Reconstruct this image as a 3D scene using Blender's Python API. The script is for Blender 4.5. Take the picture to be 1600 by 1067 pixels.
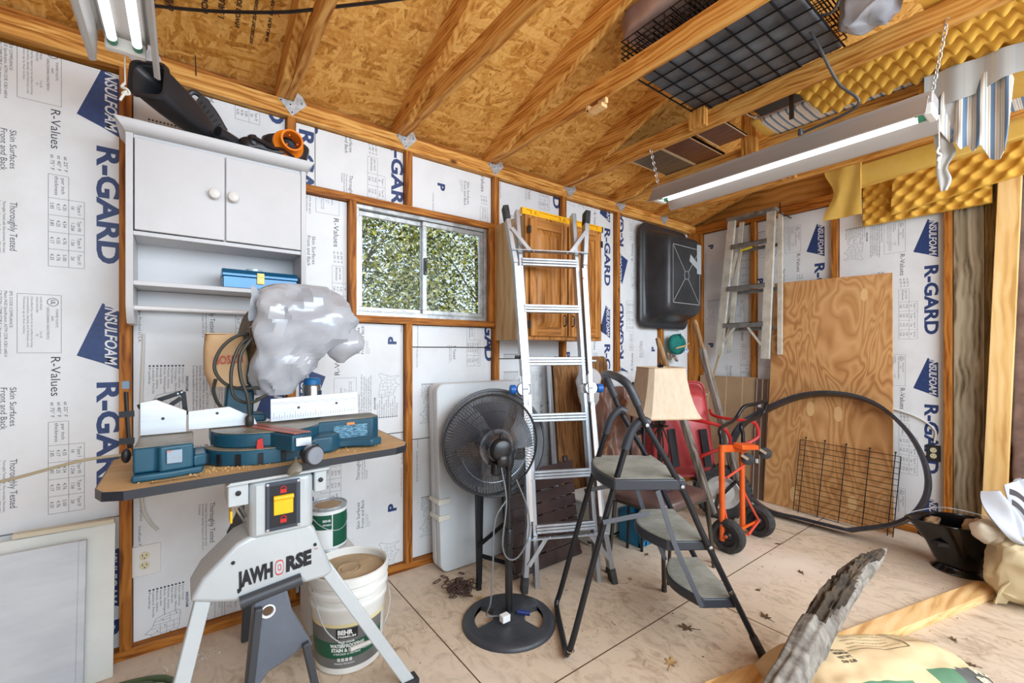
import bpy, bmesh, math, random
from mathutils import Vector, Matrix, noise as mnoise
random.seed(7)
for _o in list(bpy.data.objects): bpy.data.objects.remove(_o)
SC = bpy.context.scene
COL = SC.collection
def V(*a): return Vector(a if len(a) > 1 else a[0])
# ---------------------------------------------------------------- camera
cam = bpy.data.cameras.new('camera'); co = bpy.data.objects.new('camera', cam); COL.objects.link(co)
co.location = (0.18816, -2.3467, 1.24578)
co.rotation_euler = (math.pi/2, 0, -0.64423)
cam.sensor_width = 36; cam.lens = 683.08/1600*36; cam.shift_y = (549.2-533.5)/1600
cam.clip_start = 0.02
SC.camera = co
# ---------------------------------------------------------------- light
SC.view_settings.view_transform = 'Standard'; SC.view_settings.look = 'None'
SC.view_settings.exposure = 0.08; SC.view_settings.gamma = 1
wd = bpy.data.worlds.new('sky'); SC.world = wd; wd.use_nodes = True
_bg = wd.node_tree.nodes['Background']; _bg.inputs[0].default_value = (0.74, 0.87, 1.0, 1); _bg.inputs[1].default_value = 1.4
def area(name, loc, target, sx, sy, power, colr=(1, 1, 1)):
    l = bpy.data.lights.new(name, 'AREA'); l.shape = 'RECTANGLE'; l.size = sx; l.size_y = sy; l.energy = power; l.color = colr
    o = bpy.data.objects.new(name, l); COL.objects.link(o); o.location = loc
    o.rotation_euler = (V(target)-V(loc)).to_track_quat('-Z', 'Y').to_euler(); return o
sun = bpy.data.lights.new('sun', 'SUN'); sun.energy = 3.2; sun.angle = 0.01; sun.color = (1, .95, .86)
so = bpy.data.objects.new('sun', sun); COL.objects.link(so); so.rotation_euler = (math.radians(38), 0, math.radians(-25))
# daylight entering by the open garage door behind the photographer
area('door_daylight', (2.0, -3.9, 2.25), (1.9, -.7, .2), 4.6, 1.6, 195, (.78, .90, 1.0))
# ---------------------------------------------------------------- helpers
def lin(c):
    c /= 255.0
    return c/12.92 if c <= .04045 else ((c+.055)/1.055)**2.4
def s(r, g, b): return (lin(r), lin(g), lin(b), 1)
ORG = {}
class B:
    """collects shapes in world coordinates, becomes ONE mesh object"""
    def __init__(self): self.v = []; self.f = []; self.m = []
    def add(self, vs, fs, m=0):
        n = len(self.v); self.v += [tuple(p) for p in vs]
        for f in fs: self.f.append(tuple(i+n for i in f)); self.m.append(m)
        return self
    def box(self, lo, hi, m=0):
        (a, b, c), (d, e, f) = lo, hi
        return self.add([(a,b,c),(d,b,c),(d,e,c),(a,e,c),(a,b,f),(d,b,f),(d,e,f),(a,e,f)],
            [(0,3,2,1),(4,5,6,7),(0,1,5,4),(1,2,6,5),(2,3,7,6),(3,0,4,7)], m)
    def hexa(self, p, m=0):   # 8 points: bottom ring then top ring
        return self.add(p, [(0,3,2,1),(4,5,6,7),(0,1,5,4),(1,2,6,5),(2,3,7,6),(3,0,4,7)], m)
    def beam(self, p, q, w, h, up=(0,0,1), m=0):
        p, q = V(p), V(q); d = (q-p).normalized(); u = V(up)
        x = d.cross(u)
        if x.length < 1e-4: x = d.cross(V(1,0,0))
        x.normalize(); y = x.cross(d).normalized(); x = x*w/2; y = y*h/2
        return self.hexa([p-x-y, p+x-y, p+x+y, p-x+y, q-x-y, q+x-y, q+x+y, q-x+y], m)
    def prism(self, poly, vec, m=0):
        n = len(poly); vec = V(vec); P = [V(p) for p in poly]
        return self.add(P+[p+vec for p in P], [tuple(range(n))[::-1], tuple(range(n, 2*n))]+[(i, (i+1) % n, n+(i+1) % n, n+i) for i in range(n)], m)
    def quad(self, pts, m=0): return self.add(pts, [tuple(range(len(pts)))], m)
    def rings(self, R, m=0, closed=False, cap=True):
        n = len(R[0]); base = [p for r in R for p in r]; F = []
        k = len(R)
        for i in range(k if closed else k-1):
            a = i*n; b = ((i+1) % k)*n
            for j in range(n): F.append((a+j, a+(j+1) % n, b+(j+1) % n, b+j))
        if cap and not closed: F += [tuple(range(n))[::-1], tuple(range((k-1)*n, k*n))]
        return self.add(base, F, m)
    def tube(self, pts, r, seg=8, m=0, closed=False, cap=True, flat=1.0, up=None):
        P = [V(p) for p in pts]; n = len(P); R = []
        rr = r if isinstance(r, (list, tuple)) else [r]*n
        t0 = None; nx = None
        for i in range(n):
            if closed: t = P[(i+1) % n]-P[i-1]
            else: t = P[min(i+1, n-1)]-P[max(i-1, 0)]
            t.normalize()
            if nx is None:
                ref = V(up) if up else (V(0,0,1) if abs(t.z) < .9 else V(1,0,0))
                nx = ref-t*ref.dot(t); nx.normalize()
            else:
                nx = nx-t*nx.dot(t)
                if nx.length < 1e-5: nx = t.orthogonal()
                nx.normalize()
            ny = t.cross(nx)
            R.append([P[i]+(nx*math.cos(2*math.pi*j/seg)*flat+ny*math.sin(2*math.pi*j/seg))*rr[i] for j in range(seg)])
        return self.rings(R, m, closed, cap)
    def lathe(self, prof, c=(0,0,0), axis=(0,0,1), seg=24, m=0, cap=True, sx=1.0, xd=None):
        ax = V(axis).normalized(); x = V(xd) if xd else ax.orthogonal(); x = (x-ax*x.dot(ax)).normalized(); y = ax.cross(x); c = V(c)
        R = [[c+ax*z+(x*math.cos(2*math.pi*j/seg)*sx+y*math.sin(2*math.pi*j/seg))*r for j in range(seg)] for r, z in prof]
        return self.rings(R, m, False, cap)
    def disc(self, c, r, axis, m=0, seg=24):
        return self.lathe([(r, 0), (r, .0006)], c, axis, seg, m)
    def cyl(self, p, q, r, seg=16, m=0): return self.tube([p, q], r, seg, m)
    def ball(self, c, r, seg=14, m=0, rz=None):
        rx, ry, rz_ = (r if isinstance(r, (tuple, list)) else (r, r, r)); n = seg//2; R = []
        for i in range(n+1):
            a = math.pi*i/n; k = max(math.sin(a), .01)
            R.append([V(c)+V(rx*k*math.cos(2*math.pi*j/seg), ry*k*math.sin(2*math.pi*j/seg), rz_*math.cos(a)) for j in range(seg)])
        return self.rings(R, m)
    def sheet(self, f, nu, nv, m=0, th=0.0, mf=None):
        P = [[V(f(i/nu, j/nv)) for j in range(nv+1)] for i in range(nu+1)]
        base = [p for r in P for p in r]; w = nv+1
        F = [(i*w+j, (i+1)*w+j, (i+1)*w+j+1, i*w+j+1) for i in range(nu) for j in range(nv)]
        if not th:
            n = len(self.v); self.v += [tuple(p) for p in base]
            for k, q in enumerate(F): self.f.append(tuple(i+n for i in q)); self.m.append(mf((k//nv)/nu, (k % nv)/nv) if mf else m)
            return self
        N = []
        for i in range(nu+1):
            for j in range(nv+1):
                a = P[min(i+1, nu)][j]-P[max(i-1, 0)][j]; b = P[i][min(j+1, nv)]-P[i][max(j-1, 0)]
                c = a.cross(b); N.append(c.normalized() if c.length > 1e-9 else V(0,0,1))
        k = len(base); base2 = [p-N[i]*th for i, p in enumerate(base)]
        n = len(self.v); self.v += [tuple(p) for p in base+base2]
        for q_i, q in enumerate(F):
            mm = mf((q_i//nv)/nu, (q_i % nv)/nv) if mf else m
            self.f.append(tuple(i+n for i in q)); self.m.append(mm)
            self.f.append(tuple(i+n+k for i in q[::-1])); self.m.append(mm)
        edge = [(i, 0) for i in range(nu+1)]+[(nu, j) for j in range(1, nv+1)]+[(i, nv) for i in range(nu-1, -1, -1)]+[(0, j) for j in range(nv-1, 0, -1)]
        E = [i*w+j for i, j in edge]
        for a, b in zip(E, E[1:]+E[:1]): self.f.append((n+a, n+b, n+b+k, n+a+k)); self.m.append(mf(0, 0) if mf else m)
        return self
    def text(self, body, o, xd, yd, w=None, h=None, m=0, bold=0.0, shear=0.0, res=2, off=0.0006):
        vs, fs, (x0, y0, x1, y1) = textmesh(body, bold, shear, res)
        X, Y = V(xd).normalized(), V(yd).normalized(); N = X.cross(Y)
        cap = 0.7
        sy = h/cap if h else (w/(x1-x0)); sx = w/(x1-x0) if w else sy
        o = V(o)
        return self.add([o+X*((p[0]-x0)*sx)+Y*(p[1]*sy)+N*off for p in vs], fs, m)
    def obj(self, name, mats, parent=None, label=None, cat=None, group=None, kind=None, smooth=38, bev=0, bseg=2, sub=0, base=None, solid=0, recalc=True):
        me = bpy.data.meshes.new(name)
        if parent is not None: org = ORG[parent.name]
        elif base is not None: org = V(base)
        else:
            xs = [p[0] for p in self.v]; ys = [p[1] for p in self.v]; zs = [p[2] for p in self.v]
            org = V((min(xs)+max(xs))/2, (min(ys)+max(ys))/2, min(zs))
        me.from_pydata([(p[0]-org.x, p[1]-org.y, p[2]-org.z) for p in self.v], [], self.f)
        if not isinstance(mats, (list, tuple)): mats = [mats]
        for q in mats: me.materials.append(q)
        if any(self.m): me.polygons.foreach_set('material_index', self.m)
        if recalc:
            bm = bmesh.new(); bm.from_mesh(me); bmesh.ops.recalc_face_normals(bm, faces=bm.faces); bm.to_mesh(me); bm.free()
        me.update()
        if smooth:
            me.polygons.foreach_set('use_smooth', [True]*len(me.polygons))
            if smooth < 170: me.set_sharp_from_angle(angle=math.radians(smooth))
        o = bpy.data.objects.new(name, me); COL.objects.link(o)
        if parent is not None: o.parent = parent
        else: o.location = org
        ORG[o.name] = org
        if bev:
            k = o.modifiers.new('bevel', 'BEVEL'); k.width = bev; k.segments = bseg; k.limit_method = 'ANGLE'; k.angle_limit = math.radians(40)
        if sub:
            k = o.modifiers.new('sub', 'SUBSURF'); k.levels = sub; k.render_levels = sub
        return tag(o, label, cat, group, kind)
def tag(o, label=None, cat=None, group=None, kind=None):
    if label: o['label'] = label
    if cat: o['category'] = cat
    if group: o['group'] = group
    if kind: o['kind'] = kind
    return o
def thing(name, loc, label, cat, group=None):
    o = bpy.data.objects.new(name, None); COL.objects.link(o); o.location = loc; o.empty_display_size = .05
    ORG[o.name] = V(loc); return tag(o, label, cat, group)
def struct(b, name, mats, label=None, parent=None, **k):
    return b.obj(name, mats, parent, label=label, kind='structure' if parent is None else None, **k)
_tc = {}
def textmesh(body, bold=0.0, shear=0.0, res=2):
    key = (body, bold, shear, res)
    if key in _tc: return _tc[key]
    cu = bpy.data.curves.new('t', 'FONT'); cu.body = body; cu.size = 1; cu.offset = bold; cu.shear = shear; cu.resolution_u = res; cu.fill_mode = 'FRONT'
    ob = bpy.data.objects.new('t', cu); COL.objects.link(ob)
    dg = bpy.context.evaluated_depsgraph_get(); me = bpy.data.meshes.new_from_object(ob.evaluated_get(dg))
    vs = [tuple(v.co[:2]) for v in me.vertices]; fs = [tuple(p.vertices) for p in me.polygons]
    bpy.data.objects.remove(ob); bpy.data.curves.remove(cu); bpy.data.meshes.remove(me)
    xs = [p[0] for p in vs] or [0, 1]; ys = [p[1] for p in vs] or [0, 1]
    _tc[key] = (vs, fs, (min(xs), min(ys), max(xs), max(ys))); return _tc[key]
def arc(c, r, a0, a1, n, x=(1,0,0), y=(0,0,1)):
    c, x, y = V(c), V(x), V(y)
    return [c+x*(r*math.cos(a0+(a1-a0)*i/n))+y*(r*math.sin(a0+(a1-a0)*i/n)) for i in range(n+1)]
def smoothpath(P, n=6):
    P = [V(p) for p in P]; out = []
    for i in range(len(P)-1):
        a, b = P[i], P[i+1]; p0 = P[i-1] if i else a*2-b; p3 = P[i+2] if i+2 < len(P) else b*2-a
        for k in range(n):
            t = k/n
            out.append(.5*((2*a)+(b-p0)*t+(2*p0-5*a+4*b-p3)*t*t+(3*a-p0-3*b+p3)*t**3))
    return out+[P[-1]]
def clone(o, dloc, label=None):
    c = o.copy(); COL.objects.link(c); c.location = o.location+V(dloc)
    if label: c['label'] = label
    def kids(src, dst):
        for ch in [q for q in bpy.data.objects if q.parent == src]:
            k = ch.copy(); COL.objects.link(k); k.parent = dst; kids(ch, k)
    kids(o, c); return c
# ---------------------------------------------------------------- materials
MATS = {}
def mat(name, c, rough=.5, metal=0, c2=None, sc=8, st=(1,1,1), bump=0, bsc=60, lo=.35, hi=.65, coat=0, emit=None, es=0, trans=0, rand=False, spec=.5, sub=0):
    m = bpy.data.materials.new(name); m.use_nodes = True; nt = m.node_tree; N = nt.nodes; L = nt.links; b = N['Principled BSDF']
    b.inputs['Base Color'].default_value = c; b.inputs['Roughness'].default_value = rough; b.inputs['Metallic'].default_value = metal
    b.inputs['Specular IOR Level'].default_value = spec
    if coat: b.inputs['Coat Weight'].default_value = coat
    if emit: b.inputs['Emission Color'].default_value = emit; b.inputs['Emission Strength'].default_value = es
    if trans: b.inputs['Transmission Weight'].default_value = trans
    if sub: b.inputs['Subsurface Weight'].default_value = sub; b.inputs['Subsurface Scale'].default_value = .01
    tc = N.new('ShaderNodeTexCoord'); src = tc.outputs['Object']
    if rand:
        oi = N.new('ShaderNodeObjectInfo'); ad = N.new('ShaderNodeVectorMath'); ad.operation = 'MULTIPLY_ADD'
        ad.inputs[1].default_value = (37, 53, 71); L.new(oi.outputs['Random'], ad.inputs[0]); L.new(src, ad.inputs[2]); src = ad.outputs[0]
    if c2 is not None:
        mp = N.new('ShaderNodeMapping'); mp.inputs['Scale'].default_value = st; L.new(src, mp.inputs[0])
        nz = N.new('ShaderNodeTexNoise'); nz.inputs['Scale'].default_value = sc; nz.inputs['Detail'].default_value = 6; nz.inputs['Roughness'].default_value = .62
        L.new(mp.outputs[0], nz.inputs['Vector'])
        cr = N.new('ShaderNodeValToRGB'); cr.color_ramp.elements[0].position = lo; cr.color_ramp.elements[1].position = hi
        cr.color_ramp.elements[0].color = c; cr.color_ramp.elements[1].color = c2
        L.new(nz.outputs['Fac'], cr.inputs[0]); L.new(cr.outputs[0], b.inputs['Base Color'])
    if bump:
        n2 = N.new('ShaderNodeTexNoise'); n2.inputs['Scale'].default_value = bsc; n2.inputs['Detail'].default_value = 4; L.new(src, n2.inputs['Vector'])
        bp = N.new('ShaderNodeBump'); bp.inputs['Strength'].default_value = bump; bp.inputs['Distance'].default_value = .01
        L.new(n2.outputs['Fac'], bp.inputs['Height']); L.new(bp.outputs[0], b.inputs['Normal'])
    MATS[name] = m; return m
def wood(name, light, mid, dark, axis='z', sc=9, rough=.6, knots=True):
    m = bpy.data.materials.new(name); m.use_nodes = True; nt = m.node_tree; N = nt.nodes; L = nt.links; b = N['Principled BSDF']
    b.inputs['Roughness'].default_value = rough; b.inputs['Specular IOR Level'].default_value = .3
    tc = N.new('ShaderNodeTexCoord'); oi = N.new('ShaderNodeObjectInfo')
    ad = N.new('ShaderNodeVectorMath'); ad.operation = 'MULTIPLY_ADD'; ad.inputs[1].default_value = (17, 23, 31)
    L.new(oi.outputs['Random'], ad.inputs[0]); L.new(tc.outputs['Object'], ad.inputs[2])
    i = 'xyz'.index(axis); scl = [1.0, 1.0, 1.0]; scl[i] = .07
    mp = N.new('ShaderNodeMapping'); mp.inputs['Scale'].default_value = scl; L.new(ad.outputs[0], mp.inputs[0])
    # low distortion field bends the grain
    n0 = N.new('ShaderNodeTexNoise'); n0.inputs['Scale'].default_value = 3.0; n0.inputs['Detail'].default_value = 2; L.new(ad.outputs[0], n0.inputs['Vector'])
    mx = N.new('ShaderNodeVectorMath'); mx.operation = 'MULTIPLY_ADD'; mx.inputs[1].default_value = (.06, .06, .06); L.new(n0.outputs['Color'], mx.inputs[0]); L.new(mp.outputs[0], mx.inputs[2])
    n1 = N.new('ShaderNodeTexNoise'); n1.inputs['Scale'].default_value = sc*5; n1.inputs['Detail'].default_value = 5; L.new(mx.outputs[0], n1.inputs['Vector'])
    wv = N.new('ShaderNodeTexWave'); wv.wave_type = 'RINGS'; wv.rings_direction = axis.upper(); wv.inputs['Scale'].default_value = sc*2.2; wv.inputs['Distortion'].default_value = 3; wv.inputs['Detail'].default_value = 3
    L.new(mx.outputs[0], wv.inputs['Vector'])
    mixf = N.new('ShaderNodeMath'); mixf.operation = 'MULTIPLY_ADD'; mixf.inputs[1].default_value = .13
    L.new(wv.outputs['Fac'], mixf.inputs[0])
    mu = N.new('ShaderNodeMath'); mu.operation = 'MULTIPLY'; mu.inputs[1].default_value = .95; L.new(n1.outputs['Fac'], mu.inputs[0]); L.new(mu.outputs[0], mixf.inputs[2])
    cr = N.new('ShaderNodeValToRGB'); e = cr.color_ramp.elements; e[0].position = .36; e[0].color = dark; e[1].position = .70; e[1].color = light
    q = e.new(.5); q.color = mid
    L.new(mixf.outputs[0], cr.inputs[0]); colr = cr.outputs[0]
    if knots:
        vo = N.new('ShaderNodeTexVoronoi'); vo.inputs['Scale'].default_value = 2.6
        sk = [1.6, 1.6, 1.6]; sk[i] = .8
        m2 = N.new('ShaderNodeMapping'); m2.inputs['Scale'].default_value = sk; L.new(ad.outputs[0], m2.inputs[0]); L.new(m2.outputs[0], vo.inputs['Vector'])
        kr = N.new('ShaderNodeMapRange'); kr.inputs[1].default_value = .03; kr.inputs[2].default_value = .075; L.new(vo.outputs['Distance'], kr.inputs[0])
        mk = N.new('ShaderNodeMix'); mk.data_type = 'RGBA'; L.new(kr.outputs[0], mk.inputs['Factor']); mk.inputs['A'].default_value = tuple(x*.45 for x in dark[:3])+(1,); L.new(colr, mk.inputs['B']); colr = mk.outputs['Result']
    L.new(colr, b.inputs['Base Color'])
    bp = N.new('ShaderNodeBump'); bp.inputs['Strength'].default_value = .12; bp.inputs['Distance'].default_value = .004; L.new(n1.outputs['Fac'], bp.inputs['Height']); L.new(bp.outputs[0], b.inputs['Normal'])
    MATS[name] = m; return m
def flakes(name, light, mid, dark):
    """oriented strand board: layers of stretched cells turned different ways"""
    m = bpy.data.materials.new(name); m.use_nodes = True; nt = m.node_tree; N = nt.nodes; L = nt.links; b = N['Principled BSDF']
    b.inputs['Roughness'].default_value = .6; b.inputs['Specular IOR Level'].default_value = .25
    tc = N.new('ShaderNodeTexCoord')
    nd = N.new('ShaderNodeTexNoise'); nd.inputs['Scale'].default_value = 9; nd.inputs['Detail'].default_value = 3; L.new(tc.outputs['Object'], nd.inputs['Vector'])
    wp = N.new('ShaderNodeVectorMath'); wp.operation = 'MULTIPLY_ADD'; wp.inputs[1].default_value = (.05, .05, .05); L.new(nd.outputs['Color'], wp.inputs[0]); L.new(tc.outputs['Object'], wp.inputs[2])
    prev = None; layers = [(0.15, 58, 8, 0), (1.1, 46, 8, 3), (-.75, 52, 9, 7), (.35, 40, 7, 11), (-.3, 62, 10, 17), (1.7, 50, 9, 23)]
    for k, (rot, sx, sy, off) in enumerate(layers):
        mp = N.new('ShaderNodeMapping'); mp.vector_type = 'POINT'
        r = N.new('ShaderNodeVectorRotate'); r.rotation_type = 'Z_AXIS'; r.inputs['Angle'].default_value = rot; L.new(wp.outputs[0], r.inputs['Vector'])
        mp.inputs['Scale'].default_value = (sx, sy, 3); mp.inputs['Location'].default_value = (off, off*1.7, 0); L.new(r.outputs[0], mp.inputs[0])
        vo = N.new('ShaderNodeTexVoronoi'); vo.inputs['Scale'].default_value = 1.0; L.new(mp.outputs[0], vo.inputs['Vector'])
        sp = N.new('ShaderNodeSeparateColor'); L.new(vo.outputs['Color'], sp.inputs[0])
        if prev is None: prev = sp.outputs[0]
        else:
            gt = N.new('ShaderNodeMath'); gt.operation = 'GREATER_THAN'; gt.inputs[1].default_value = .58; L.new(sp.outputs[1], gt.inputs[0])
            mx = N.new('ShaderNodeMix'); mx.data_type = 'FLOAT'; L.new(gt.outputs[0], mx.inputs['Factor']); L.new(prev, mx.inputs['A']); L.new(sp.outputs[0], mx.inputs['B']); prev = mx.outputs['Result']
    nf = N.new('ShaderNodeTexNoise'); nf.inputs['Scale'].default_value = 60; nf.inputs['Detail'].default_value = 4; L.new(tc.outputs['Object'], nf.inputs['Vector'])
    sm = N.new('ShaderNodeMath'); sm.operation = 'MULTIPLY_ADD'; sm.inputs[1].default_value = .62; L.new(nf.outputs['Fac'], sm.inputs[0])
    s2 = N.new('ShaderNodeMath'); s2.operation = 'MULTIPLY'; s2.inputs[1].default_value = .52; L.new(prev, s2.inputs[0]); L.new(s2.outputs[0], sm.inputs[2])
    cr = N.new('ShaderNodeValToRGB'); e = cr.color_ramp.elements; e[0].position = .10; e[0].color = dark; e[1].position = .84; e[1].color = light
    q = e.new(.40); q.color = mid
    L.new(sm.outputs[0], cr.inputs[0]); L.new(cr.outputs[0], b.inputs['Base Color'])
    MATS[name] = m; return m
foam_w = mat('foam_board_white', s(228, 231, 234), .55, c2=s(212, 214, 214), sc=3, lo=.45, hi=.8)
navy = mat('navy_print', s(30, 54, 106), .5, c2=s(42, 66, 116), sc=60)
greyp = mat('grey_print', s(92, 96, 108), .6)
darkp = mat('dark_print', s(58, 62, 78), .6)
whitep = mat('white_print', s(225, 226, 228), .5)
PINE = (s(230, 178, 100), s(204, 142, 66), s(158, 94, 28))
FIR = (s(188, 122, 50), s(158, 94, 30), s(112, 58, 12))
pine_x = wood('pine_x', *PINE, 'x'); pine_y = wood('pine_y', *PINE, 'y'); pine_z = wood('pine_z', *PINE, 'z')
fir_x = wood('fir_x', *FIR, 'x'); fir_y = wood('fir_y', *FIR, 'y'); fir_z = wood('fir_z', *FIR, 'z')
newpine_z = wood('new_pine_z', s(242, 206, 146), s(230, 186, 118), s(205, 156, 90), 'z', sc=4)
newpine_x = wood('new_pine_x', s(240, 205, 152), s(226, 182, 122), s(196, 148, 92), 'x', sc=5)
grey_z = wood('weathered_z', s(182, 170, 146), s(148, 136, 112), s(96, 84, 62), 'z', sc=6, rough=.8)
osb = flakes('strand_board', s(238, 188, 108), s(204, 144, 66), s(120, 66, 14))
plyg = wood('gable_plywood', s(205, 152, 82), s(182, 126, 58), s(140, 88, 32), 'y', sc=3)
galv = mat('galvanized', s(206, 210, 214), .45, .5, c2=s(160, 165, 168), sc=30)
alu = mat('aluminium', s(188, 192, 197), .34, .8, c2=s(166, 170, 176), sc=14, st=(1, 1, .2))
alu_old = mat('old_aluminium', s(222, 217, 204), .5, .25, c2=s(192, 186, 172), sc=12)
white_enamel = mat('white_enamel', s(236, 237, 236), .35)
blackp = mat('black_plastic', s(34, 35, 38), .42, c2=s(48, 50, 54), sc=20)
blackm = mat('black_paint_metal', s(26, 27, 30), .3, .2)
rubber = mat('rubber', s(40, 40, 42), .8, c2=s(66, 64, 62), sc=30)
chrome = mat('chrome', s(200, 203, 208), .2, 1)
# ---------------------------------------------------------------- shell of the shed
def floor_mat():
    m = mat('floor_sheathing', s(216, 196, 172), .75, c2=s(196, 174, 148), sc=2.2, lo=.3, hi=.7)
    nt = m.node_tree; N = nt.nodes; L = nt.links; b = N['Principled BSDF']; src = b.inputs['Base Color'].links[0].from_socket
    tc = N.new('ShaderNodeTexCoord'); mp = N.new('ShaderNodeMapping'); mp.inputs['Scale'].default_value = (4, 2.2, 1); mp.inputs['Rotation'].default_value = (0, 0, .5)
    L.new(tc.outputs['Object'], mp.inputs[0]); n = N.new('ShaderNodeTexNoise'); n.inputs['Scale'].default_value = 4; n.inputs['Detail'].default_value = 8; n.inputs['Roughness'].default_value = .7; n.inputs['Distortion'].default_value = 1.5
    L.new(mp.outputs[0], n.inputs['Vector']); r = N.new('ShaderNodeMapRange'); r.inputs[1].default_value = .47; r.inputs[2].default_value = .74; L.new(n.outputs['Fac'], r.inputs[0])
    mx = N.new('ShaderNodeMix'); mx.data_type = 'RGBA'; L.new(r.outputs[0], mx.inputs['Factor']); L.new(src, mx.inputs['A']); mx.inputs['B'].default_value = s(146, 122, 98)
    n3 = N.new('ShaderNodeTexNoise'); n3.inputs['Scale'].default_value = 1.1; n3.inputs['Detail'].default_value = 6; L.new(tc.outputs['Object'], n3.inputs['Vector'])
    r3 = N.new('ShaderNodeMapRange'); r3.inputs[1].default_value = .42; r3.inputs[2].default_value = .68; L.new(n3.outputs['Fac'], r3.inputs[0])
    m3 = N.new('ShaderNodeMix'); m3.data_type = 'RGBA'; L.new(r3.outputs[0], m3.inputs['Factor']); L.new(mx.outputs['Result'], m3.inputs['A']); m3.inputs['B'].default_value = s(226, 210, 192)
    L.new(m3.outputs['Result'], b.inputs['Base Color']); return m
fl = floor_mat(); seam = mat('floor_seam', s(86, 62, 40), .9)
b = B(); b.box((-2.5, -5.2, -.04), (4.35, .14, 0))
for y in (-1.13, -2.35): b.box((-2.5, y-.0025, -.001), (4.2, y+.0025, .0006), 1)
for y0, y1, xs in ((-1.13, 0, (1.08, 3.52)), (-2.35, -1.13, (2.3, 4.2)), (-3.57, -2.35, (1.08, 3.52))):
    for x in xs: b.box((x-.0025, y0, -.001), (x+.0025, y1, .0006), 1)
struct(b, 'floor', [fl, seam], smooth=0)
# outer sheathing of the back wall, with the window opening
sheath = wood('wall_sheathing', s(150, 108, 60), s(120, 82, 42), s(84, 54, 24), 'x', sc=4)
b = B()
for lo, hi in (((-2.5, .09, -.04), (.90, .105, 2.6)), ((.90, .09, -.04), (1.79, .105, 1.42)), ((.90, .09, 2.06), (1.79, .105, 2.6)), ((1.79, .09, -.04), (4.35, .105, 2.6))): b.box(lo, hi)
struct(b, 'wall_back', sheath)
b = B(); b.box((4.294, -5.2, -.04), (4.31, .12, 2.47)); struct(b, 'wall_right', sheath)
b = B(); b.box((-2.52, -5.2, -.04), (-2.5005, .09, 2.48)); b.prism([(-2.52, .09, 2.4805), (-2.52, -2.35, 2.4805), (-2.52, -2.35, 3.38), (-2.52, .09, 2.505)], (.0195, 0, 0)); b.prism([(-2.52, -2.35, 2.4805), (-2.52, -4.7, 2.4805), (-2.52, -4.7, 2.54), (-2.52, -2.35, 3.38)], (.0195, 0, 0)); struct(b, 'wall_left', sheath)
# framing of the back wall
ST = [-.6096*3, -.6096*2, -.6096, 0, .6096, 1.2192, 1.829, 2.4384, 3.048, 3.6576]
def stud(x0, x1, y0, y1, z0, z1, lab, m=None):
    b = B(); b.box((x0, y0, z0), (x1, y1, z1)); return b.obj('wall_stud', m or fir_z, label=lab, kind='structure', bev=.002, smooth=0)
labs = {3: 'brown wall stud left of the white wall cabinet, running floor to top plate', 4: 'brown wall stud behind the right side of the white wall cabinet',
        5: 'brown wall stud below the window sill, right of the bucket', 6: 'brown wall stud between the window and the oak wall cabinet',
        7: 'brown wall stud behind the oak wall cabinet', 8: 'brown wall stud between the oak cabinet and the black tub', 9: 'brown wall stud behind the black mixing tub and teal cap'}
for i, x in enumerate(ST):
    lab = labs.get(i, 'brown wall stud out of sight left of the white cabinet')
    if i == 5:
        stud(x-.019, x+.019, 0, .089, .038, 1.403, lab); stud(x-.019, x+.019, 0, .089, 2.078, 2.39, 'short brown cripple stud above the window header')
    else: stud(x-.019, x+.019, 0, .089, .038, 2.39, lab)
stud(.886, .922, 0, .089, 1.441, 2.042, 'short trimmer stud at the left edge of the window')
stud(1.768, 1.806, 0, .089, 1.441, 2.042, 'short trimmer stud at the right edge of the window')
stud(4.13, 4.2035, -.038, .089, .038, 2.39, 'corner post where the back wall meets the right wall')
stud(4.2045, 4.294, -.06, .0, .038, 2.39, 'corner stud on the right wall')
b = B(); b.box((.63, 0, 2.042), (1.809, .089, 2.078)); b.obj('trim_1', fir_x, kind='structure', label='wooden header across the top of the window', bev=.002, smooth=0)
b = B(); b.box((.886, 0, 1.403), (1.809, .089, 1.441)); b.obj('trim_2', fir_x, kind='structure', label='wooden sill plate under the window', bev=.002, smooth=0)
for z0, z1, nm, lab in ((0, .038, 'baseboard_back', 'wooden bottom plate of the back wall'), (2.39, 2.4275, 'trim_3', 'lower top plate of the back wall'), (2.4285, 2.466, 'trim_4', 'upper top plate of the back wall')):
    b = B(); b.box((-2.5, 0, z0), (4.2035, .089, z1)); b.obj(nm, pine_x if z0 > 1 else fir_x, kind='structure', label=lab, bev=.002, smooth=0)
# framing of the right wall
for y, lab in ((-.537, 'brown wall stud behind the hanging step ladder'), (-1.14, 'brown wall stud above the leaning plywood sheet'), (-1.768, 'brown wall stud beside the weathered grey boards')):
    stud(4.2045, 4.294, y-.019, y+.019, .038, 2.39, lab)
for z0, z1, nm, lab in ((0, .038, 'baseboard_right', 'wooden bottom plate of the right wall'), (2.39, 2.466, 'trim_5', 'double top plate of the right wall')):
    b = B(); b.box((4.2045, -5.2, z0), (4.294, -.0005 if z0 > 1 else -.06, z1)); b.obj(nm, fir_y, kind='structure', label=lab, bev=.002, smooth=0)
stud(4.25, 4.294, -1.93, -1.79, .038, 2.39, 'wide weathered grey board right of the last stud', grey_z)
stud(4.235, 4.294, -1.985, -1.933, .038, 2.39, 'narrow olive brown stud beside the weathered grey board', wood('treated_z', s(140, 110, 58), s(112, 86, 40), s(80, 58, 24), 'z'))
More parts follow.
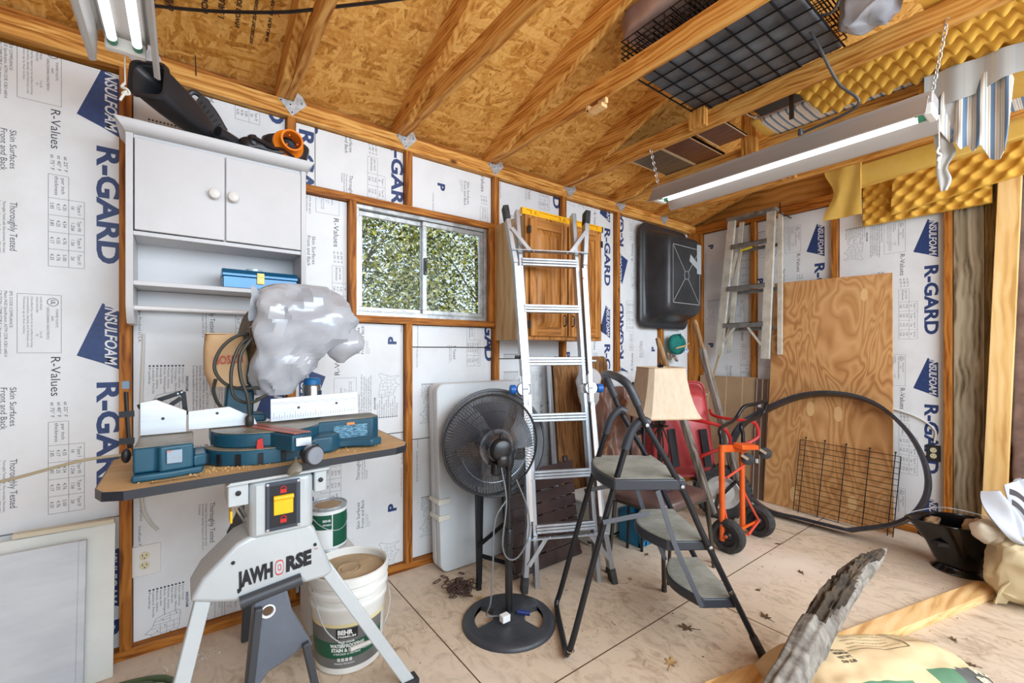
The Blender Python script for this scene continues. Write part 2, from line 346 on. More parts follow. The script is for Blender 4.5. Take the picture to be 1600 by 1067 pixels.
# roof: deck, rafters, joists with the slope 0.36
SL = .36
def deckz(y): return 2.545-SL*y if y > -2.35 else 2.545+SL*(y+4.7)
b = B()
for ya, yb in ((.25, -2.35), (-2.35, -4.95)):
    za, zb = (2.545-SL*ya if ya > -2.35 else deckz(ya)), (2.545+SL*2.35 if yb == -2.35 else 2.545+SL*(yb+4.7))
    if ya == -2.35: za = 2.545+SL*2.35
    b.hexa([(-2.5, ya, za), (4.4, ya, za), (4.4, yb, zb), (-2.5, yb, zb), (-2.5, ya, za+.012), (4.4, ya, za+.012), (4.4, yb, zb+.012), (-2.5, yb, zb+.012)])
ceil_ = struct(b, 'ceiling', osb, smooth=0)
ink_ = mat('mill_stamp_ink', s(62, 40, 22), .8)
b = B(); R = random.Random(5); xd = V(0, 1, -SL); yd = V(-1, 0, 0)
for k, (tx_, h_, l_) in enumerate((('SIZED FOR SPACING', .022, .22), ('RATED SHEATHING', .026, .22), ('24/16', .03, .10), ('7/16 INCH', .020, .16), ('EXPOSURE 1', .020, .17), ('THIS SIDE DOWN', .016, .20), ('STRENGTH AXIS THIS DIRECTION', .012, .22), ('PRP-108  HUD-UM-40', .012, .20))):
    x_ = .10+.055*k; y_ = -.34-.015*(k % 3); b.text(tx_, (x_, y_, deckz(y_)-.0012), (0, 1, -SL), (-1, 0, 0), l_, h_, 0, bold=.04, off=0)
b.obj('mill_stamp', ink_, ceil_, smooth=0, recalc=False)
# dark gaps between the roof sheets
gap = mat('gap_dark', s(70, 42, 18), .9)
b = B()
for y in (-.98, -2.2):
    z = deckz(y); b.hexa([(-2.5, y, z-.001), (4.29, y, z-.001), (4.29, y-.004, z+.001-.001), (-2.5, y-.004, z), (-2.5, y, z+.004), (4.29, y, z+.004), (4.29, y-.004, z+.005), (-2.5, y-.004, z+.005)])
struct(b, 'trim_6', gap, smooth=0, label='dark joint between roof sheets')
RX = [(-.62, -.582), (-.019, .019), (.542, .58), (1.129, 1.167), (1.745, 1.783), (2.42, 2.458), (3.0, 3.038), (3.61, 3.648)]
rl = ['roof rafter out of sight at the left', 'roof rafter above the left shop light', 'roof rafter above the orange collar bag', 'roof rafter above the window left half', 'roof rafter above the window right edge', 'roof rafter beside the joist holding the wire crate', 'roof rafter above the laminate planks', 'roof rafter nearest the right wall']
for (x0, x1), lab in zip(RX, rl):
    b = B(); b.prism([(x0, .088, 2.467), (x0, -.178, 2.467), (x0, -2.33, 2.402+SL*2.33), (x0, -2.33, 2.544+SL*2.33), (x0, .088, 2.544-SL*.088)], (x1-x0, 0, 0))
    b.obj('roof_rafter', pine_y, kind='structure', label=lab, bev=.002, smooth=0)
JX = [(.581, .619), (1.168, 1.206), (1.784, 1.822), (2.462, 2.5), (3.06, 3.098), (3.65, 3.688)]
jl = ['ceiling joist above the orange collar bag', 'ceiling joist nearest the white cabinet', 'ceiling joist on the left of the black wire crate', 'ceiling joist between the wire crate and the shop light', 'ceiling joist behind the long shop light', 'ceiling joist nearest the right wall']
for (x0, x1), lab in zip(JX, jl):
    b = B(); b.hexa([(x0, .085, 2.467), (x1, .085, 2.467), (x1, -4.6, 2.467), (x0, -4.6, 2.467), (x0, -.02, 2.556), (x1, -.02, 2.556), (x1, -4.6, 2.556), (x0, -4.6, 2.556)])
    b.obj('ceiling_joist', pine_y, kind='structure', label=lab, bev=.002, smooth=0)
for (x0, x1), lab in zip(JX[3:], ('short post on the joist beside the wire crate', 'short post on the joist behind the shop light', 'short post on the joist nearest the right wall')):
    b = B(); b.box((x0-.042, -1.09, 2.468), (x0-.001, -1.0, 2.402+.36*1.0-.001))
    b.obj('truss_web', pine_z, kind='structure', label=lab, bev=.002, smooth=0)
b = B(); b.box((-2.5, -2.369, 2.402+SL*2.33-.02), (4.29, -2.331, 2.545+SL*2.33-.004)); b.obj('ridge_beam', pine_x, kind='structure', label='ridge board at the top of the roof', smooth=0)
# blocking above the plate between rafters
xs = [-2.5]+[v for r in RX for v in r]+[4.2]
for i in range(0, len(xs)-1, 2):
    if xs[i+1]-xs[i] < .05: continue
    b = B(); b.box((xs[i]+.001, .05, 2.4665), (xs[i+1]-.001, .088, 2.512)); b.obj('eave_blocking', fir_x, kind='structure', label='blocking strip above the top plate between two rafters', group='eave blocking strips', smooth=0)
# gable above the right wall
b = B(); b.prism([(4.294, .09, 2.466), (4.294, -2.35, 2.466), (4.294, -2.35, deckz(-2.349)-.001), (4.294, .09, deckz(.09)-.001)], (.012, 0, 0)); b.prism([(4.294, -2.35, 2.466), (4.294, -4.7, 2.466), (4.294, -4.7, 2.544), (4.294, -2.35, deckz(-2.349)-.001)], (.012, 0, 0))
struct(b, 'wall_gable', plyg)
for y in (-1.14, -1.768, -2.35):
    stud(4.2045, 4.293, y-.019, y+.019, 2.467, deckz(y)-.15 if y > -2.3 else deckz(y)-.2, 'gable stud above the right wall')
b = B(); y0, y1 = .08, -2.33; x0, x1 = 4.2045, 4.2425
b.hexa([(x0, y0, 2.468), (x1, y0, 2.468), (x1, y1, 2.402-SL*y1), (x0, y1, 2.402-SL*y1), (x0, y0, 2.544-SL*y0), (x1, y0, 2.544-SL*y0), (x1, y1, 2.544-SL*y1), (x0, y1, 2.544-SL*y1)])
b.obj('roof_rafter', pine_y, kind='structure', label='roof rafter lying against the gable', smooth=0)
# galvanized ties at the rafter feet
for (x0, x1), lab in zip(RX[1:], ('behind the left shop light', 'above the orange collar bag', 'above the window left half', 'above the window right edge', 'above the yellow level', 'at the near end of the long shop light', 'above the black tub')):
    b = B(); x = x1-.032
    y = -.0015
    b.prism([(x, y, 2.464), (x+.070, y, 2.464), (x+.078, y, 2.515), (x+.108, y, 2.502), (x+.128, y, 2.462), (x+.062, y, 2.392)], (0, -.0015, 0))
    for dx, z in ((.014, 2.455), (.055, 2.445), (.062, 2.41), (.105, 2.465)): b.lathe([(.0035, 0), (.0035, .002)], (x+dx, y-.0015, z), (0, -1, 0), 8, 1)
    b.obj('rafter_tie', [galv, blackm], kind='structure', label='galvanized metal tie on the top plate '+lab, smooth=0)
# ---------------------------------------------------------------- printed foam boards
PER = .945
EL = []   # (material, verts(l,a), faces)
def e_text(t, l0, a, h, l1=None, bold=0., shear=0., m=1, res=2):
    vs, fs, (x0, y0, x1, y1) = textmesh(t, bold, shear, res); sy = h/.7; sx = (l1-l0)/(x1-x0) if l1 else sy
    EL.append((m, [(l0+(p[0]-x0)*sx, a-p[1]*sy) for p in vs], fs))
def e_poly(P, m=1): EL.append((m, list(P), [tuple(range(len(P)))]))
def e_line(p, q, w=.0012, m=2):
    p, q = V(*p).to_3d(), V(*q).to_3d(); d = (q-p).normalized(); n = V(-d.y, d.x, 0)*w/2
    EL.append((m, [tuple((p-n)[:2]), tuple((q-n)[:2]), tuple((q+n)[:2]), tuple((p+n)[:2])], [(0, 1, 2, 3)]))
e_text('R-GARD', 0, .070, .066, .468, bold=.035, res=3)
e_poly([(-.318, .056), (-.077, .056), (-.108, .13)]); e_poly([(-.318, .056), (-.285, .004), (-.05, .004), (-.077, .056)])
e_text('INSULFOAM', -.312, .048, .036, -.068, bold=.02, shear=.25, m=4, res=3)
e_text('R-Values', -.103, .20, .026, .046, m=3, res=3)
for t, a in (('at 25\u00b0 F', .165), ('at 40\u00b0 F', .183), ('at 75\u00b0 F', .201)): e_text(t, .07, a, .0105, .128, m=3)
e_text('per inch', .155, .172, .0105, .215, m=3); e_text('thickness', .150, .190, .0105, .222, m=3)
cl = [.235, .30, .365, .43, .496]
for l in cl: e_line((l, .108), (l, .207))
for a, l0 in ((.108, .235), (.152, .145), (.207, .145)): e_line((l0, a), (.496, a))
e_line((.145, .152), (.145, .207))
for k, (t1, t2, v3) in enumerate((('Type I', '1#', ('4.35', '4.17', '3.85')), ('Type VIII', '1.25#', ('4.54', '4.25', '3.85')), ('Type II', '1.5#', ('4.76', '4.55', '4.17')), ('Type IX', '2#', ('5.00', '4.76', '4.35')))):
    e_text(t1, cl[k]+.012, .127, .010, cl[k]+.052, m=3); e_text(t2, cl[k]+.022, .145, .010, m=3)
    for j, v in enumerate(v3): e_text(v, cl[k]+.018, (.168, .185, .202)[j], .0105, m=3)
for p, q in (((-.339, .172), (-.119, .172)), ((-.119, .172), (-.119, .287)), ((-.119, .287), (-.339, .287)), ((-.339, .287), (-.339, .172))): e_line(p, q)
cc = [(-.312+.015*math.cos(t*math.pi/8), .195+.015*math.sin(t*math.pi/8)) for t in range(17)]
for p, q in zip(cc, cc[1:]): e_line(p, q, .002, 3)
e_text('UL', -.321, .200, .012, -.303, bold=.02, m=3)
e_text('FOAMED PLASTIC', -.285, .187, .0065, -.215, m=3); e_text('AND', -.26, .199, .0065, m=3); e_text('SURFACE BURNING CHARACTERISTICS', -.292, .211, .0065, -.17, m=3)
for t, a, l1 in (('FLAME SPREAD', .229, -.28), ('SMOKE DEVELOPED', .239, -.27), ('Classified by report as to surface burning', .252, -.14), ('characteristics, density and thickness only', .262, -.14), ('Thickness up to four inches', .272, -.19)): e_text(t, -.33, a, .0055, l1, m=2)
e_text('5 to 20', -.2, .229, .006, m=2); e_text('20', -.19, .239, .006, m=2)
for t, a, l1 in (('EPS CODE COMPLIANCE:', .306, -.21), ('Meets HUD Specification, ASTM C578, ICBO #4014', .319, -.105), ('CAUTION: COMBUSTIBLE. Like many construction', .332, -.115), ('materials, this product is combustible and', .344, -.13), ('should not be exposed to any ignition source.', .356, -.12), ('It must be installed in accordance with codes', .368, -.11)): e_text(t, -.345, a, .008, l1, m=3)
e_text('Skin Surfaces', .008, .305, .0165, .150, m=3, res=3); e_text('Front and Back', .008, .328, .0165, .161, m=3, res=3)
for t, a in (('Skin surface facing may be', .341), ('used for printed boards', .350), ('both sides', .359)): e_text(t, .008, a, .005, m=2)
e_text('Thoroughly Tested', .272, .305, .0185, .451, m=3, res=3)
for t, a, l1 in (('Thoroughly Tested, safe, Non-corrosive, Non-toxic,', .322, .462), ('Environmentally responsible, Contains no CFC, HCFC, or', .334, .475), ('Formaldehyde.', .346, .32)): e_text(t, .272, a, .007, l1, m=3)
e_text('P', .062, .51, .046, .105, bold=.05, res=3)
e_text('a Premier Industries product', .13, .545, .008, .30, m=3); e_text('Insulfoam Product U.S.A.', .32, .55, .009, .50, m=3)
for k, t in enumerate(('Aurora, Colorado', 'Dixon, California', 'Chicago, Illinois', 'Mead, Nebraska', 'Phoenix, Arizona', 'Kent, Washington', 'Anchorage, Alaska', 'Boise, Idaho', 'Lakeland, Florida', 'Puyallup')):
    a = .405+k*.0125; e_text(t, -.338, a, .0068, -.27+.02*((k*7) % 3), m=3); e_poly([(-.350, a-.007), (-.343, a-.007), (-.343, a), (-.350, a)], 3)
e_text('INSULFOAM', -.30, .392, .009, -.235, bold=.03)
us = [(0, .1), (.02, .02), (.1, .0), (.3, .03), (.5, .04), (.62, .1), (.7, .16), (.8, .1), (.95, .0), (1, .1), (.93, .25), (.9, .4), (.85, .55), (.86, .72), (.9, .95), (.84, .98), (.8, .8), (.65, .78), (.55, .85), (.5, 1), (.4, .85), (.33, .78), (.22, .75), (.1, .68), (.04, .45), (0, .1)]
mp2 = lambda p: (-.235+p[0]*.135, .41+p[1]*.12)
for p, q in zip(us, us[1:]): e_line(mp2(p), mp2(q), .0013)
for p, q in (((.12, 0), (.12, .3)), ((0.03, .3), (.3, .3)), ((.3, .03), (.3, .78)), ((.1, .3), (.17, .6)), ((.3, .2), (.55, .2)), ((.3, .4), (.58, .4)), ((.3, .58), (.8, .58)), ((.45, .05), (.45, .6)), ((.55, .1), (.6, .58)), ((.6, .4), (.9, .4)), ((.7, .2), (.72, .58)), ((.55, .58), (.55, .83)), ((.67, .58), (.67, .78)), ((.78, .25), (.8, .4)), ((.4, .6), (.4, .84)), ((.2, .3), (.2, .74))): e_line(mp2(p), mp2(q), .0009)
for p in ((.08, .12), (.2, .5), (.38, .45), (.62, .3), (.75, .7), (.5, .66)): q = mp2(p); e_poly([(q[0]-.002, q[1]-.002), (q[0]+.002, q[1]-.002), (q[0]+.002, q[1]+.002), (q[0]-.002, q[1]+.002)], 3)
def board(wall, s0, s1, z0, z1, edge, down, zr, lab, skew=None, front=None, dz=None):
    """edge: coordinate of the lettering's R-GARD edge; down: text reads downward; zr: height where R-GARD starts"""
    b = B()
    if wall == 'A':
        F = .04 if front is None else front
        P = lambda sx, z, d=0.: (sx, F-d, z)
        b.box((s0, F, z0), (s1, F+.038, z1))
    else:
        F = 4.244 if front is None else front
        P = lambda sx, z, d=0.: (F-d, -sx, z)
        b.box((F, -s1, z0), (F+.038, -s0, z1))
    for k in range(-1, 5):
        for m, vs, fs in EL:
            T = [((edge-a) if down else (edge+a), (zr+PER*2-PER*k-l) if down else (zr-PER*2+PER*k+l)) for l, a in vs]
            xs = [t[0] for t in T]; zs = [t[1] for t in T]
            if max(xs) < s0 or min(xs) > s1 or max(zs) < z0 or min(zs) > z1: continue
            if min(xs) >= s0 and max(xs) <= s1 and min(zs) >= z0 and max(zs) <= z1:
                b.add([P(x, z, .0007 if m == 4 else .0004) for x, z in T], fs, m); continue
            bm = bmesh.new(); bv = [bm.verts.new((x, z, 0)) for x, z in T]
            for f in fs:
                try: bm.faces.new([bv[i] for i in f])
                except ValueError: pass
            for co_, no_ in (((s0, 0, 0), (-1, 0, 0)), ((s1, 0, 0), (1, 0, 0)), ((0, z0, 0), (0, -1, 0)), ((0, z1, 0), (0, 1, 0))):
                bmesh.ops.bisect_plane(bm, geom=bm.verts[:]+bm.edges[:]+bm.faces[:], plane_co=co_, plane_no=no_, clear_outer=True)
            bm.verts.index_update()
            if bm.faces: b.add([P(v.co.x, v.co.y, .0007 if m == 4 else .0004) for v in bm.verts], [tuple(v.index for v in f.verts) for f in bm.faces], m)
            bm.free()
    return b.obj('insulation_board', [foam_w, navy, greyp, darkp, whitep], label=lab, cat='insulation board', smooth=0, recalc=False)
G = .004
board('A', -.588, -.022, .578, 2.372, -.016, True, 2.067, 'white foam insulation board with blue lettering at far left, above the leaning panels')
board('A', -.588, -.022, .042, .572, -.016, True, 2.067-.02, 'white foam insulation board hidden behind the white panels at lower left')
board('A', .022, .586, 1.95, 2.386, .586, True, 2.82, 'white foam insulation board above the white cabinet behind the black blower tube')
board('A', .022, .588, .042, 1.944, .588, True, .838, 'white foam insulation board behind the white cabinet and mitre saw, holding the outlet')
board('A', .632, 1.197, .785, 1.399, .645, False, .28, 'white foam insulation board under the window left half, behind the covered saw')
board('A', .632, 1.197, .042, .779, .645, False, .28, 'white foam insulation board below the table top, right of the orange-yellow switch stand')
board('A', .632, .882, 1.445, 2.038, 1.015, True, 1.84, 'small white foam piece between the white cabinet and the window, with blue corner')
board('A', .632, .722, 2.083, 2.386, .722, True, 2.36, 'narrow white foam offcut with one blue letter above the toolbox cabinet end')
board('A', .726, 1.197, 2.083, 2.386, 1.2, True, 2.46-.945, 'white foam insulation board above the window left half')
board('A', 1.242, 1.806, 2.083, 2.386, 1.93, True, 2.33, 'white foam insulation board above the window right half')
board('A', 1.242, 1.806, 1.275, 1.399, 1.83, True, 2.5, 'narrow blank white foam strip just under the window sill right half')
board('A', 1.242, 1.806, .735, 1.269, 1.83, True, 1.65, 'white foam insulation board behind the top of the pedestal fan')
board('A', 1.242, 1.806, .042, .729, 1.83, True, .98, 'white foam insulation board behind the folded white table')
board('A', 1.852, 2.415, 1.2, 2.384, 2.43, True, 2.77, 'white foam insulation board behind the oak wall cabinet')
board('A', 1.852, 2.415, .042, 1.194, 2.43, True, .76, 'white foam insulation board behind the ladder and round dark table')
board('A', 2.462, 3.025, .042, 2.384, 2.992, True, 2.25, 'white foam insulation board with large blue lettering right of the oak cabinet')
board('A', 3.072, 3.634, .042, 2.384, 3.085, False, 2.13-.945, 'white foam insulation board left of the black tub, half behind it')
board('A', 3.68, 4.125, .042, 2.384, 3.42, False, .98, 'white foam insulation board in the corner behind the tub and teal cap')
board('B', .064, .512, .042, 2.384, .62, True, 2.334, 'white foam insulation board on the right wall beside the corner')
board('B', .562, 1.115, .042, 2.384, 1.07, True, 1.95, 'white foam insulation board behind the hanging step ladder')
board('B', 1.165, 1.744, .042, 2.384, 1.722, True, 1.83, 'white foam insulation board with large blue lettering right of the plywood sheet')
# ---------------------------------------------------------------- window and what grows outside
glassm = bpy.data.materials.new('window_glass'); glassm.use_nodes = True
_n = glassm.node_tree.nodes; _l = glassm.node_tree.links; _n.remove(_n['Principled BSDF'])
_t = _n.new('ShaderNodeBsdfTransparent'); _t.inputs[0].default_value = (.95, .97, .96, 1); _g = _n.new('ShaderNodeBsdfGlossy'); _g.inputs['Roughness'].default_value = .02
_x = _n.new('ShaderNodeMixShader'); _fr = _n.new('ShaderNodeFresnel'); _fr.inputs[0].default_value = 1.15
_l.new(_fr.outputs[0], _x.inputs[0]); _l.new(_t.outputs[0], _x.inputs[1]); _l.new(_g.outputs[0], _x.inputs[2]); _l.new(_x.outputs[0], _n['Material Output'].inputs[0])
win_al = mat('window_aluminium', s(196, 198, 198), .4, .7, c2=s(150, 152, 152), sc=20)
def ringframe(b, x0, x1, z0, z1, y0, y1, w, m=0):
    b.box((x0, y0, z0), (x1, y1, z0+w), m); b.box((x0, y0, z1-w), (x1, y1, z1), m); b.box((x0, y0, z0+w), (x0+w, y1, z1-w), m); b.box((x1-w, y0, z0+w), (x1, y1, z1-w), m)
b = B(); ringframe(b, .9225, 1.7675, 1.4415, 2.0415, .03, .088, .022); b.box((.944, .03, 1.4635), (1.746, .036, 1.47)); b.box((.944, .055, 1.4635), (1.746, .06, 1.475))
w1 = b.obj('window_1', win_al, kind='structure', label='sliding aluminium window looking out on green foliage', bev=.0015)
for nm, x0, x1, y, lab in (('sash', .945, 1.345, .062, 'left sliding sash'), ('sash', 1.32, 1.745, .04, 'right sliding sash')):
    b = B(); ringframe(b, x0, x1, 1.466, 2.017, y, y+.018, .026); sh = b.obj(nm, win_al, w1, label=lab, bev=.0015)
    b = B(); b.box((x0+.026, y+.007, 1.492), (x1-.026, y+.010, 1.991)); b.obj('pane', glassm, sh, smooth=0)
b = B(); b.box((1.326, .024, 1.70), (1.342, .0395, 1.80)); b.box((1.33, .014, 1.72), (1.338, .024, 1.78)); b.obj('sash_latch', mat('latch_dark', s(70, 70, 70), .4, .5), w1, bev=.002)
gravel = mat('pale_gravel', s(214, 206, 190), .9, c2=s(176, 166, 148), sc=5)
b = B(); b.box((-14, .14, -.30), (24, 26, -.26)); b.obj('ground_outside', gravel, kind='structure', label='pale ground outside the window', smooth=0)
leafA = mat('leaf_yellow_green', s(190, 188, 84), .5, c2=s(128, 138, 52), sc=2.5, rand=True)
leafB = mat('leaf_dark_green', s(92, 104, 54), .55, c2=s(54, 66, 34), sc=2.5, rand=True)
leafC = mat('leaf_pale', s(214, 210, 160), .5)
bark = mat('bark', s(96, 80, 64), .9, c2=s(62, 50, 40), sc=10)
def bush(name, c, rx, ry, rz, n, seed, lab):
    R = random.Random(seed); root = thing(name, (c[0], c[1], -.26), lab, 'tree', 'trees outside the window')
    b = B()
    for _ in range(n):
        while True:
            p = V(R.uniform(-1, 1), R.uniform(-1, 1), R.uniform(-1, 1))
            if .35 < p.length < 1: break
        k = mnoise.noise(p*2.6+V(seed, 0, 0))
        if k < -.36: continue
        q = V(c)+V(p.x*rx, p.y*ry, p.z*rz); a = R.uniform(.022, .05)
        d = V(R.uniform(-1, 1), R.uniform(-1, 1), R.uniform(-.7, .7)).normalized(); e = d.cross(V(R.uniform(-1, 1), R.uniform(-1, 1), R.uniform(-1, 1))).normalized()
        b.quad([q-d*a, q-e*a*.42, q+d*a, q+e*a*.42], R.choice((0, 0, 1, 1, 1, 2)))
    b.obj('foliage', [leafA, leafB, leafC], root, smooth=0, recalc=False)
    b = B(); b.tube([(c[0], c[1], -.26), (c[0]+.05, c[1], c[2]-.4*rz), (c[0], c[1]+.05, c[2]+.5*rz)], [.07, .06, .03], 8)
    for k in range(7):
        a = k*2.4; b.tube([(c[0]+.02, c[1], c[2]-.5*rz+k*.1*rz), (c[0]+rx*.4*math.cos(a), c[1]+ry*.4*math.sin(a), c[2]+(-.1+k*.1)*rz), (c[0]+rx*.75*math.cos(a), c[1]+ry*.7*math.sin(a), c[2]+(.1+k*.1)*rz)], [.016, .010, .004], 6)
    b.obj('trunk', bark, root)
bush('leafy_tree', (2.1, 3.9, 2.35), 1.5, 1.2, 1.75, 17000, 3, 'leafy green tree outside, seen through the left window sash')
bush('leafy_tree', (4.4, 4.3, 2.3), 1.6, 1.3, 1.9, 17000, 9, 'leafy green tree outside, seen through the right window sash')
bush('leafy_tree', (3.0, 7.2, 2.6), 3.2, 1.4, 2.8, 16000, 5, 'darker green tree standing behind the two nearer trees outside')
# ---------------------------------------------------------------- shop lights
tubem = mat('lamp_tube', s(250, 252, 255), .3, emit=(.93, .97, 1, 1), es=3.0)
tubem2 = mat('lamp_tube_warm', s(250, 252, 255), .3, emit=(.97, .98, 1, 1), es=1.3)
capm = mat('tube_end_green', s(60, 140, 110), .4); socket = mat('lamp_socket', s(238, 238, 236), .4)
cordw = mat('white_cord', s(226, 222, 212), .8); chainm = mat('chain', s(196, 192, 186), .35, .8)
reflm = mat('reflector_grey', s(176, 170, 166), .4, .25); reflw = mat('reflector_white', s(190, 190, 188), .35)
def shop_light(loc, L, wing, drop, lab, chains, pull):
    """runs along -Y from loc (its far end)"""
    x, y, z = loc; t = thing('shop_light', (x, y-L/2, z), lab, 'fluorescent light')
    b = B(); b.box((x-.055, y-L, z+.03), (x+.055, y, z+.075)); b.obj('housing', reflm, t, bev=.004)
    for sg in (-1, 1):
        b = B(); P = [(x+sg*.05, z+.055), (x+sg*.07, z+.05), (x+sg*wing, z-drop), (x+sg*(wing+.012), z-drop-.006), (x+sg*(wing+.006), z-drop-.009), (x+sg*(wing-.006), z-drop-.004), (x+sg*.068, z+.043), (x+sg*.05, z+.048)]
        b.prism([(a, y-.01, c) for a, c in P], (0, -(L-.02), 0)); b.obj('reflector_wing', reflm if wing > .1 else reflw, t)
    for sg in (-1, 1):
        b = B(); c = x+sg*.031
        b.tube([(c, y-.045, z+.008), (c, y-L+.045, z+.008)], .013, 12); tb = b.obj('tube', tubem if wing > .1 else tubem2, t)
        for ye, s2 in ((y-.045, 1), (y-L+.045, -1)):
            b = B(); b.tube([(c, ye-.012*s2, z+.008), (c, ye+.012*s2, z+.008)], .0135, 12); b.obj('tube_cap', capm, tb)
    for ye, s2 in ((y, 1), (y-L, -1)):
        b = B(); b.box((x-.052, ye-.03*s2 if s2 > 0 else ye, z-.012), (x+.052, ye if s2 > 0 else ye+.03, z+.032)); b.obj('socket', socket, t, bev=.006)
    for P in chains:
        a, c = V(P[0]), V(P[1]); n = max(4, int((c-a).length/.017)); b = B()
        for k in range(n):
            p = a.lerp(c, (k+.5)/n); d = (c-a).normalized(); e = d.orthogonal().normalized(); e = e if k % 2 else d.cross(e)
            b.tube([p+d*(.012*math.cos(u))+e*(.006*math.sin(u)) for u in [i*math.pi/5 for i in range(10)]], .0017, 5, closed=True)
        b.obj('chain', chainm, t)
    if pull:
        b = B(); p = V(pull[0]); l = pull[1]
        b.tube([p, p+V(.001, 0, -l*.6)], .0022, 6)
        b.tube(smoothpath([p+V(.001, 0, -l*.58), p+V(-.008, .004, -l*.68), p+V(.006, -.004, -l*.72), p+V(.012, 0, -l*.8), p+V(-.006, .003, -l*.83), p+V(.004, 0, -l*.76), p+V(-.006, 0, -l*.9), p+V(-.012, 0, -l)], 5), .004, 6)
        b.obj('pull_cord', cordw, t)
    return t
shop_light((2.572, -.70, 2.19), 1.27, .118, .03, 'long lit fluorescent shop light hanging on chains below the ceiling joists', [((2.459, -.728, 2.475), (2.555, -.72, 2.262)), ((2.459, -2.02, 2.482), (2.56, -1.96, 2.262))], ((2.60, -1.975, 2.19), .22))
shop_light((.035, -.40, 2.245), 1.22, .078, .055, 'lit twin-tube shop light in the top left corner above the blower tube', [], ((.03, -.392, 2.235), .15))
# cables
cblk = mat('black_cable', s(28, 28, 30), .35)
b = B(); b.tube(smoothpath([(0.072,-0.153,2.58), (0.274,-0.285,2.57), (0.49,-0.464,2.555), (0.638,-0.622,2.545), (0.849,-0.844,2.54), (1.0, -1.0, 2.56)], 8), .0062, 8); b.obj('power_cable', cblk, label='black power cable slung across the rafters at top left', cat='cable')
b = B(); b.tube(smoothpath([(2.22, -1.78, 2.75), (2.25,-1.73,2.60), (2.25,-1.636,2.619), (2.3,-1.668,2.49), (2.4,-1.698,2.379), (2.47,-1.745,2.287), (2.505, -1.52, 2.268)], 8), .0058, 8); b.lathe([(.012, 0), (.012, .012), (.007, .03)], (2.505, -1.52, 2.262), (-.3, 0, 1), 12); b.obj('power_cable', mat('grey_cord', s(70, 72, 76), .35), label='grey power cord running from the wire crate down to the long shop light', cat='cord')
# ---------------------------------------------------------------- collapsed wire crate on the joists
trayp = mat('crate_tray_plastic', s(68, 72, 80), .35, c2=s(108, 114, 122), sc=5)
wirem = mat('black_wire', s(20, 20, 22), .35, .3)
cx0, cx1, cy0, cy1, cz = 1.823, 2.498, -1.70, -1.02, 2.56
t = thing('dog_crate', (2.16, -1.36, cz), 'black folded wire crate with a plastic tray lying across the ceiling joists', 'wire crate')
b = B(); b.box((cx0+.012, cy0+.012, cz+.01), (cx1-.012, cy1-.012, cz+.032)); b.obj('tray', trayp, t, bev=.008)
def wgrid(b, z, r):
    nx, ny = 7, 8
    for i in range(nx+1): x = cx0+(cx1-cx0)*i/nx; b.tube([(x, cy0, z), (x, cy1, z)], r, 6)
    for j in range(ny+1): y = cy0+(cy1-cy0)*j/ny; b.tube([(cx0, y, z+.003), (cx1, y, z+.003)], r, 6)
for z, nm in ((cz, 'bottom_grid'), (cz+.05, 'side_grid'), (cz+.075, 'side_grid'), (cz+.10, 'end_grid'), (cz+.13, 'top_grid')):
    b = B(); wgrid(b, z, .0028 if z > cz else .004)
    if nm != 'bottom_grid':
        for k in range(14): y = cy0+(cy1-cy0)*(k+.5)/14; b.tube([(cx0-.002, y, z), (cx1, y, z)], .0016, 5)
    b.obj(nm, wirem, t)
for y in (-1.06, -1.25, -1.45, -1.64):
    for x in (cx0, cx1): b = B(); b.tube([(x, y, cz), (x, y, cz+.13)], .002, 5); b.obj('hook_rod', wirem, t)
# bags lying on the crate
pinkp = mat('mauve_plastic', s(188, 160, 150), .35, c2=s(160, 134, 126), sc=4); greypl = mat('grey_plastic_bag', s(176, 180, 190), .22, c2=s(140, 146, 158), sc=6, spec=.7)
def crumple(f, k, amp, seed=0):
    def g(u, v):
        p = V(f(u, v)); q = p*k+V(seed, seed*2, 0); return p+V(mnoise.noise(q), mnoise.noise(q+V(9, 0, 0)), mnoise.noise(q+V(0, 17, 0)))*amp+V(mnoise.noise(q*2.7), mnoise.noise(q*2.7+V(5, 1, 0)), mnoise.noise(q*2.7+V(2, 7, 0)))*amp*.4
    return g
def blob(c, r, k=8, amp=.03, seed=0, sq=.5):
    """rounded-box surface as a sheet parameterisation"""
    def f(u, v):
        a = 2*math.pi*u; e = math.pi*(v-.5)
        sp = lambda t: math.copysign(abs(t)**sq, t)
        return (c[0]+r[0]*sp(math.cos(a))*sp(math.cos(e)), c[1]+r[1]*sp(math.sin(a))*sp(math.cos(e)), c[2]+r[2]*sp(math.sin(e)))
    return crumple(f, k, amp, seed)
b = B(); b.sheet(blob((1.99, -1.22, 2.80), (.16, .26, .075), 7, .018, 3, .45), 56, 28); b.obj('plastic_sack', pinkp, label='mauve plastic sack lying on the left end of the wire crate', cat='sack', smooth=60)
b = B(); b.sheet(blob((2.36, -1.815, 2.69), (.10, .10, .15), 11, .03, 8, .6), 60, 30); b.obj('plastic_bag', greypl, label='shiny grey plastic bag on the right end of the wire crate', cat='plastic bag', smooth=60)
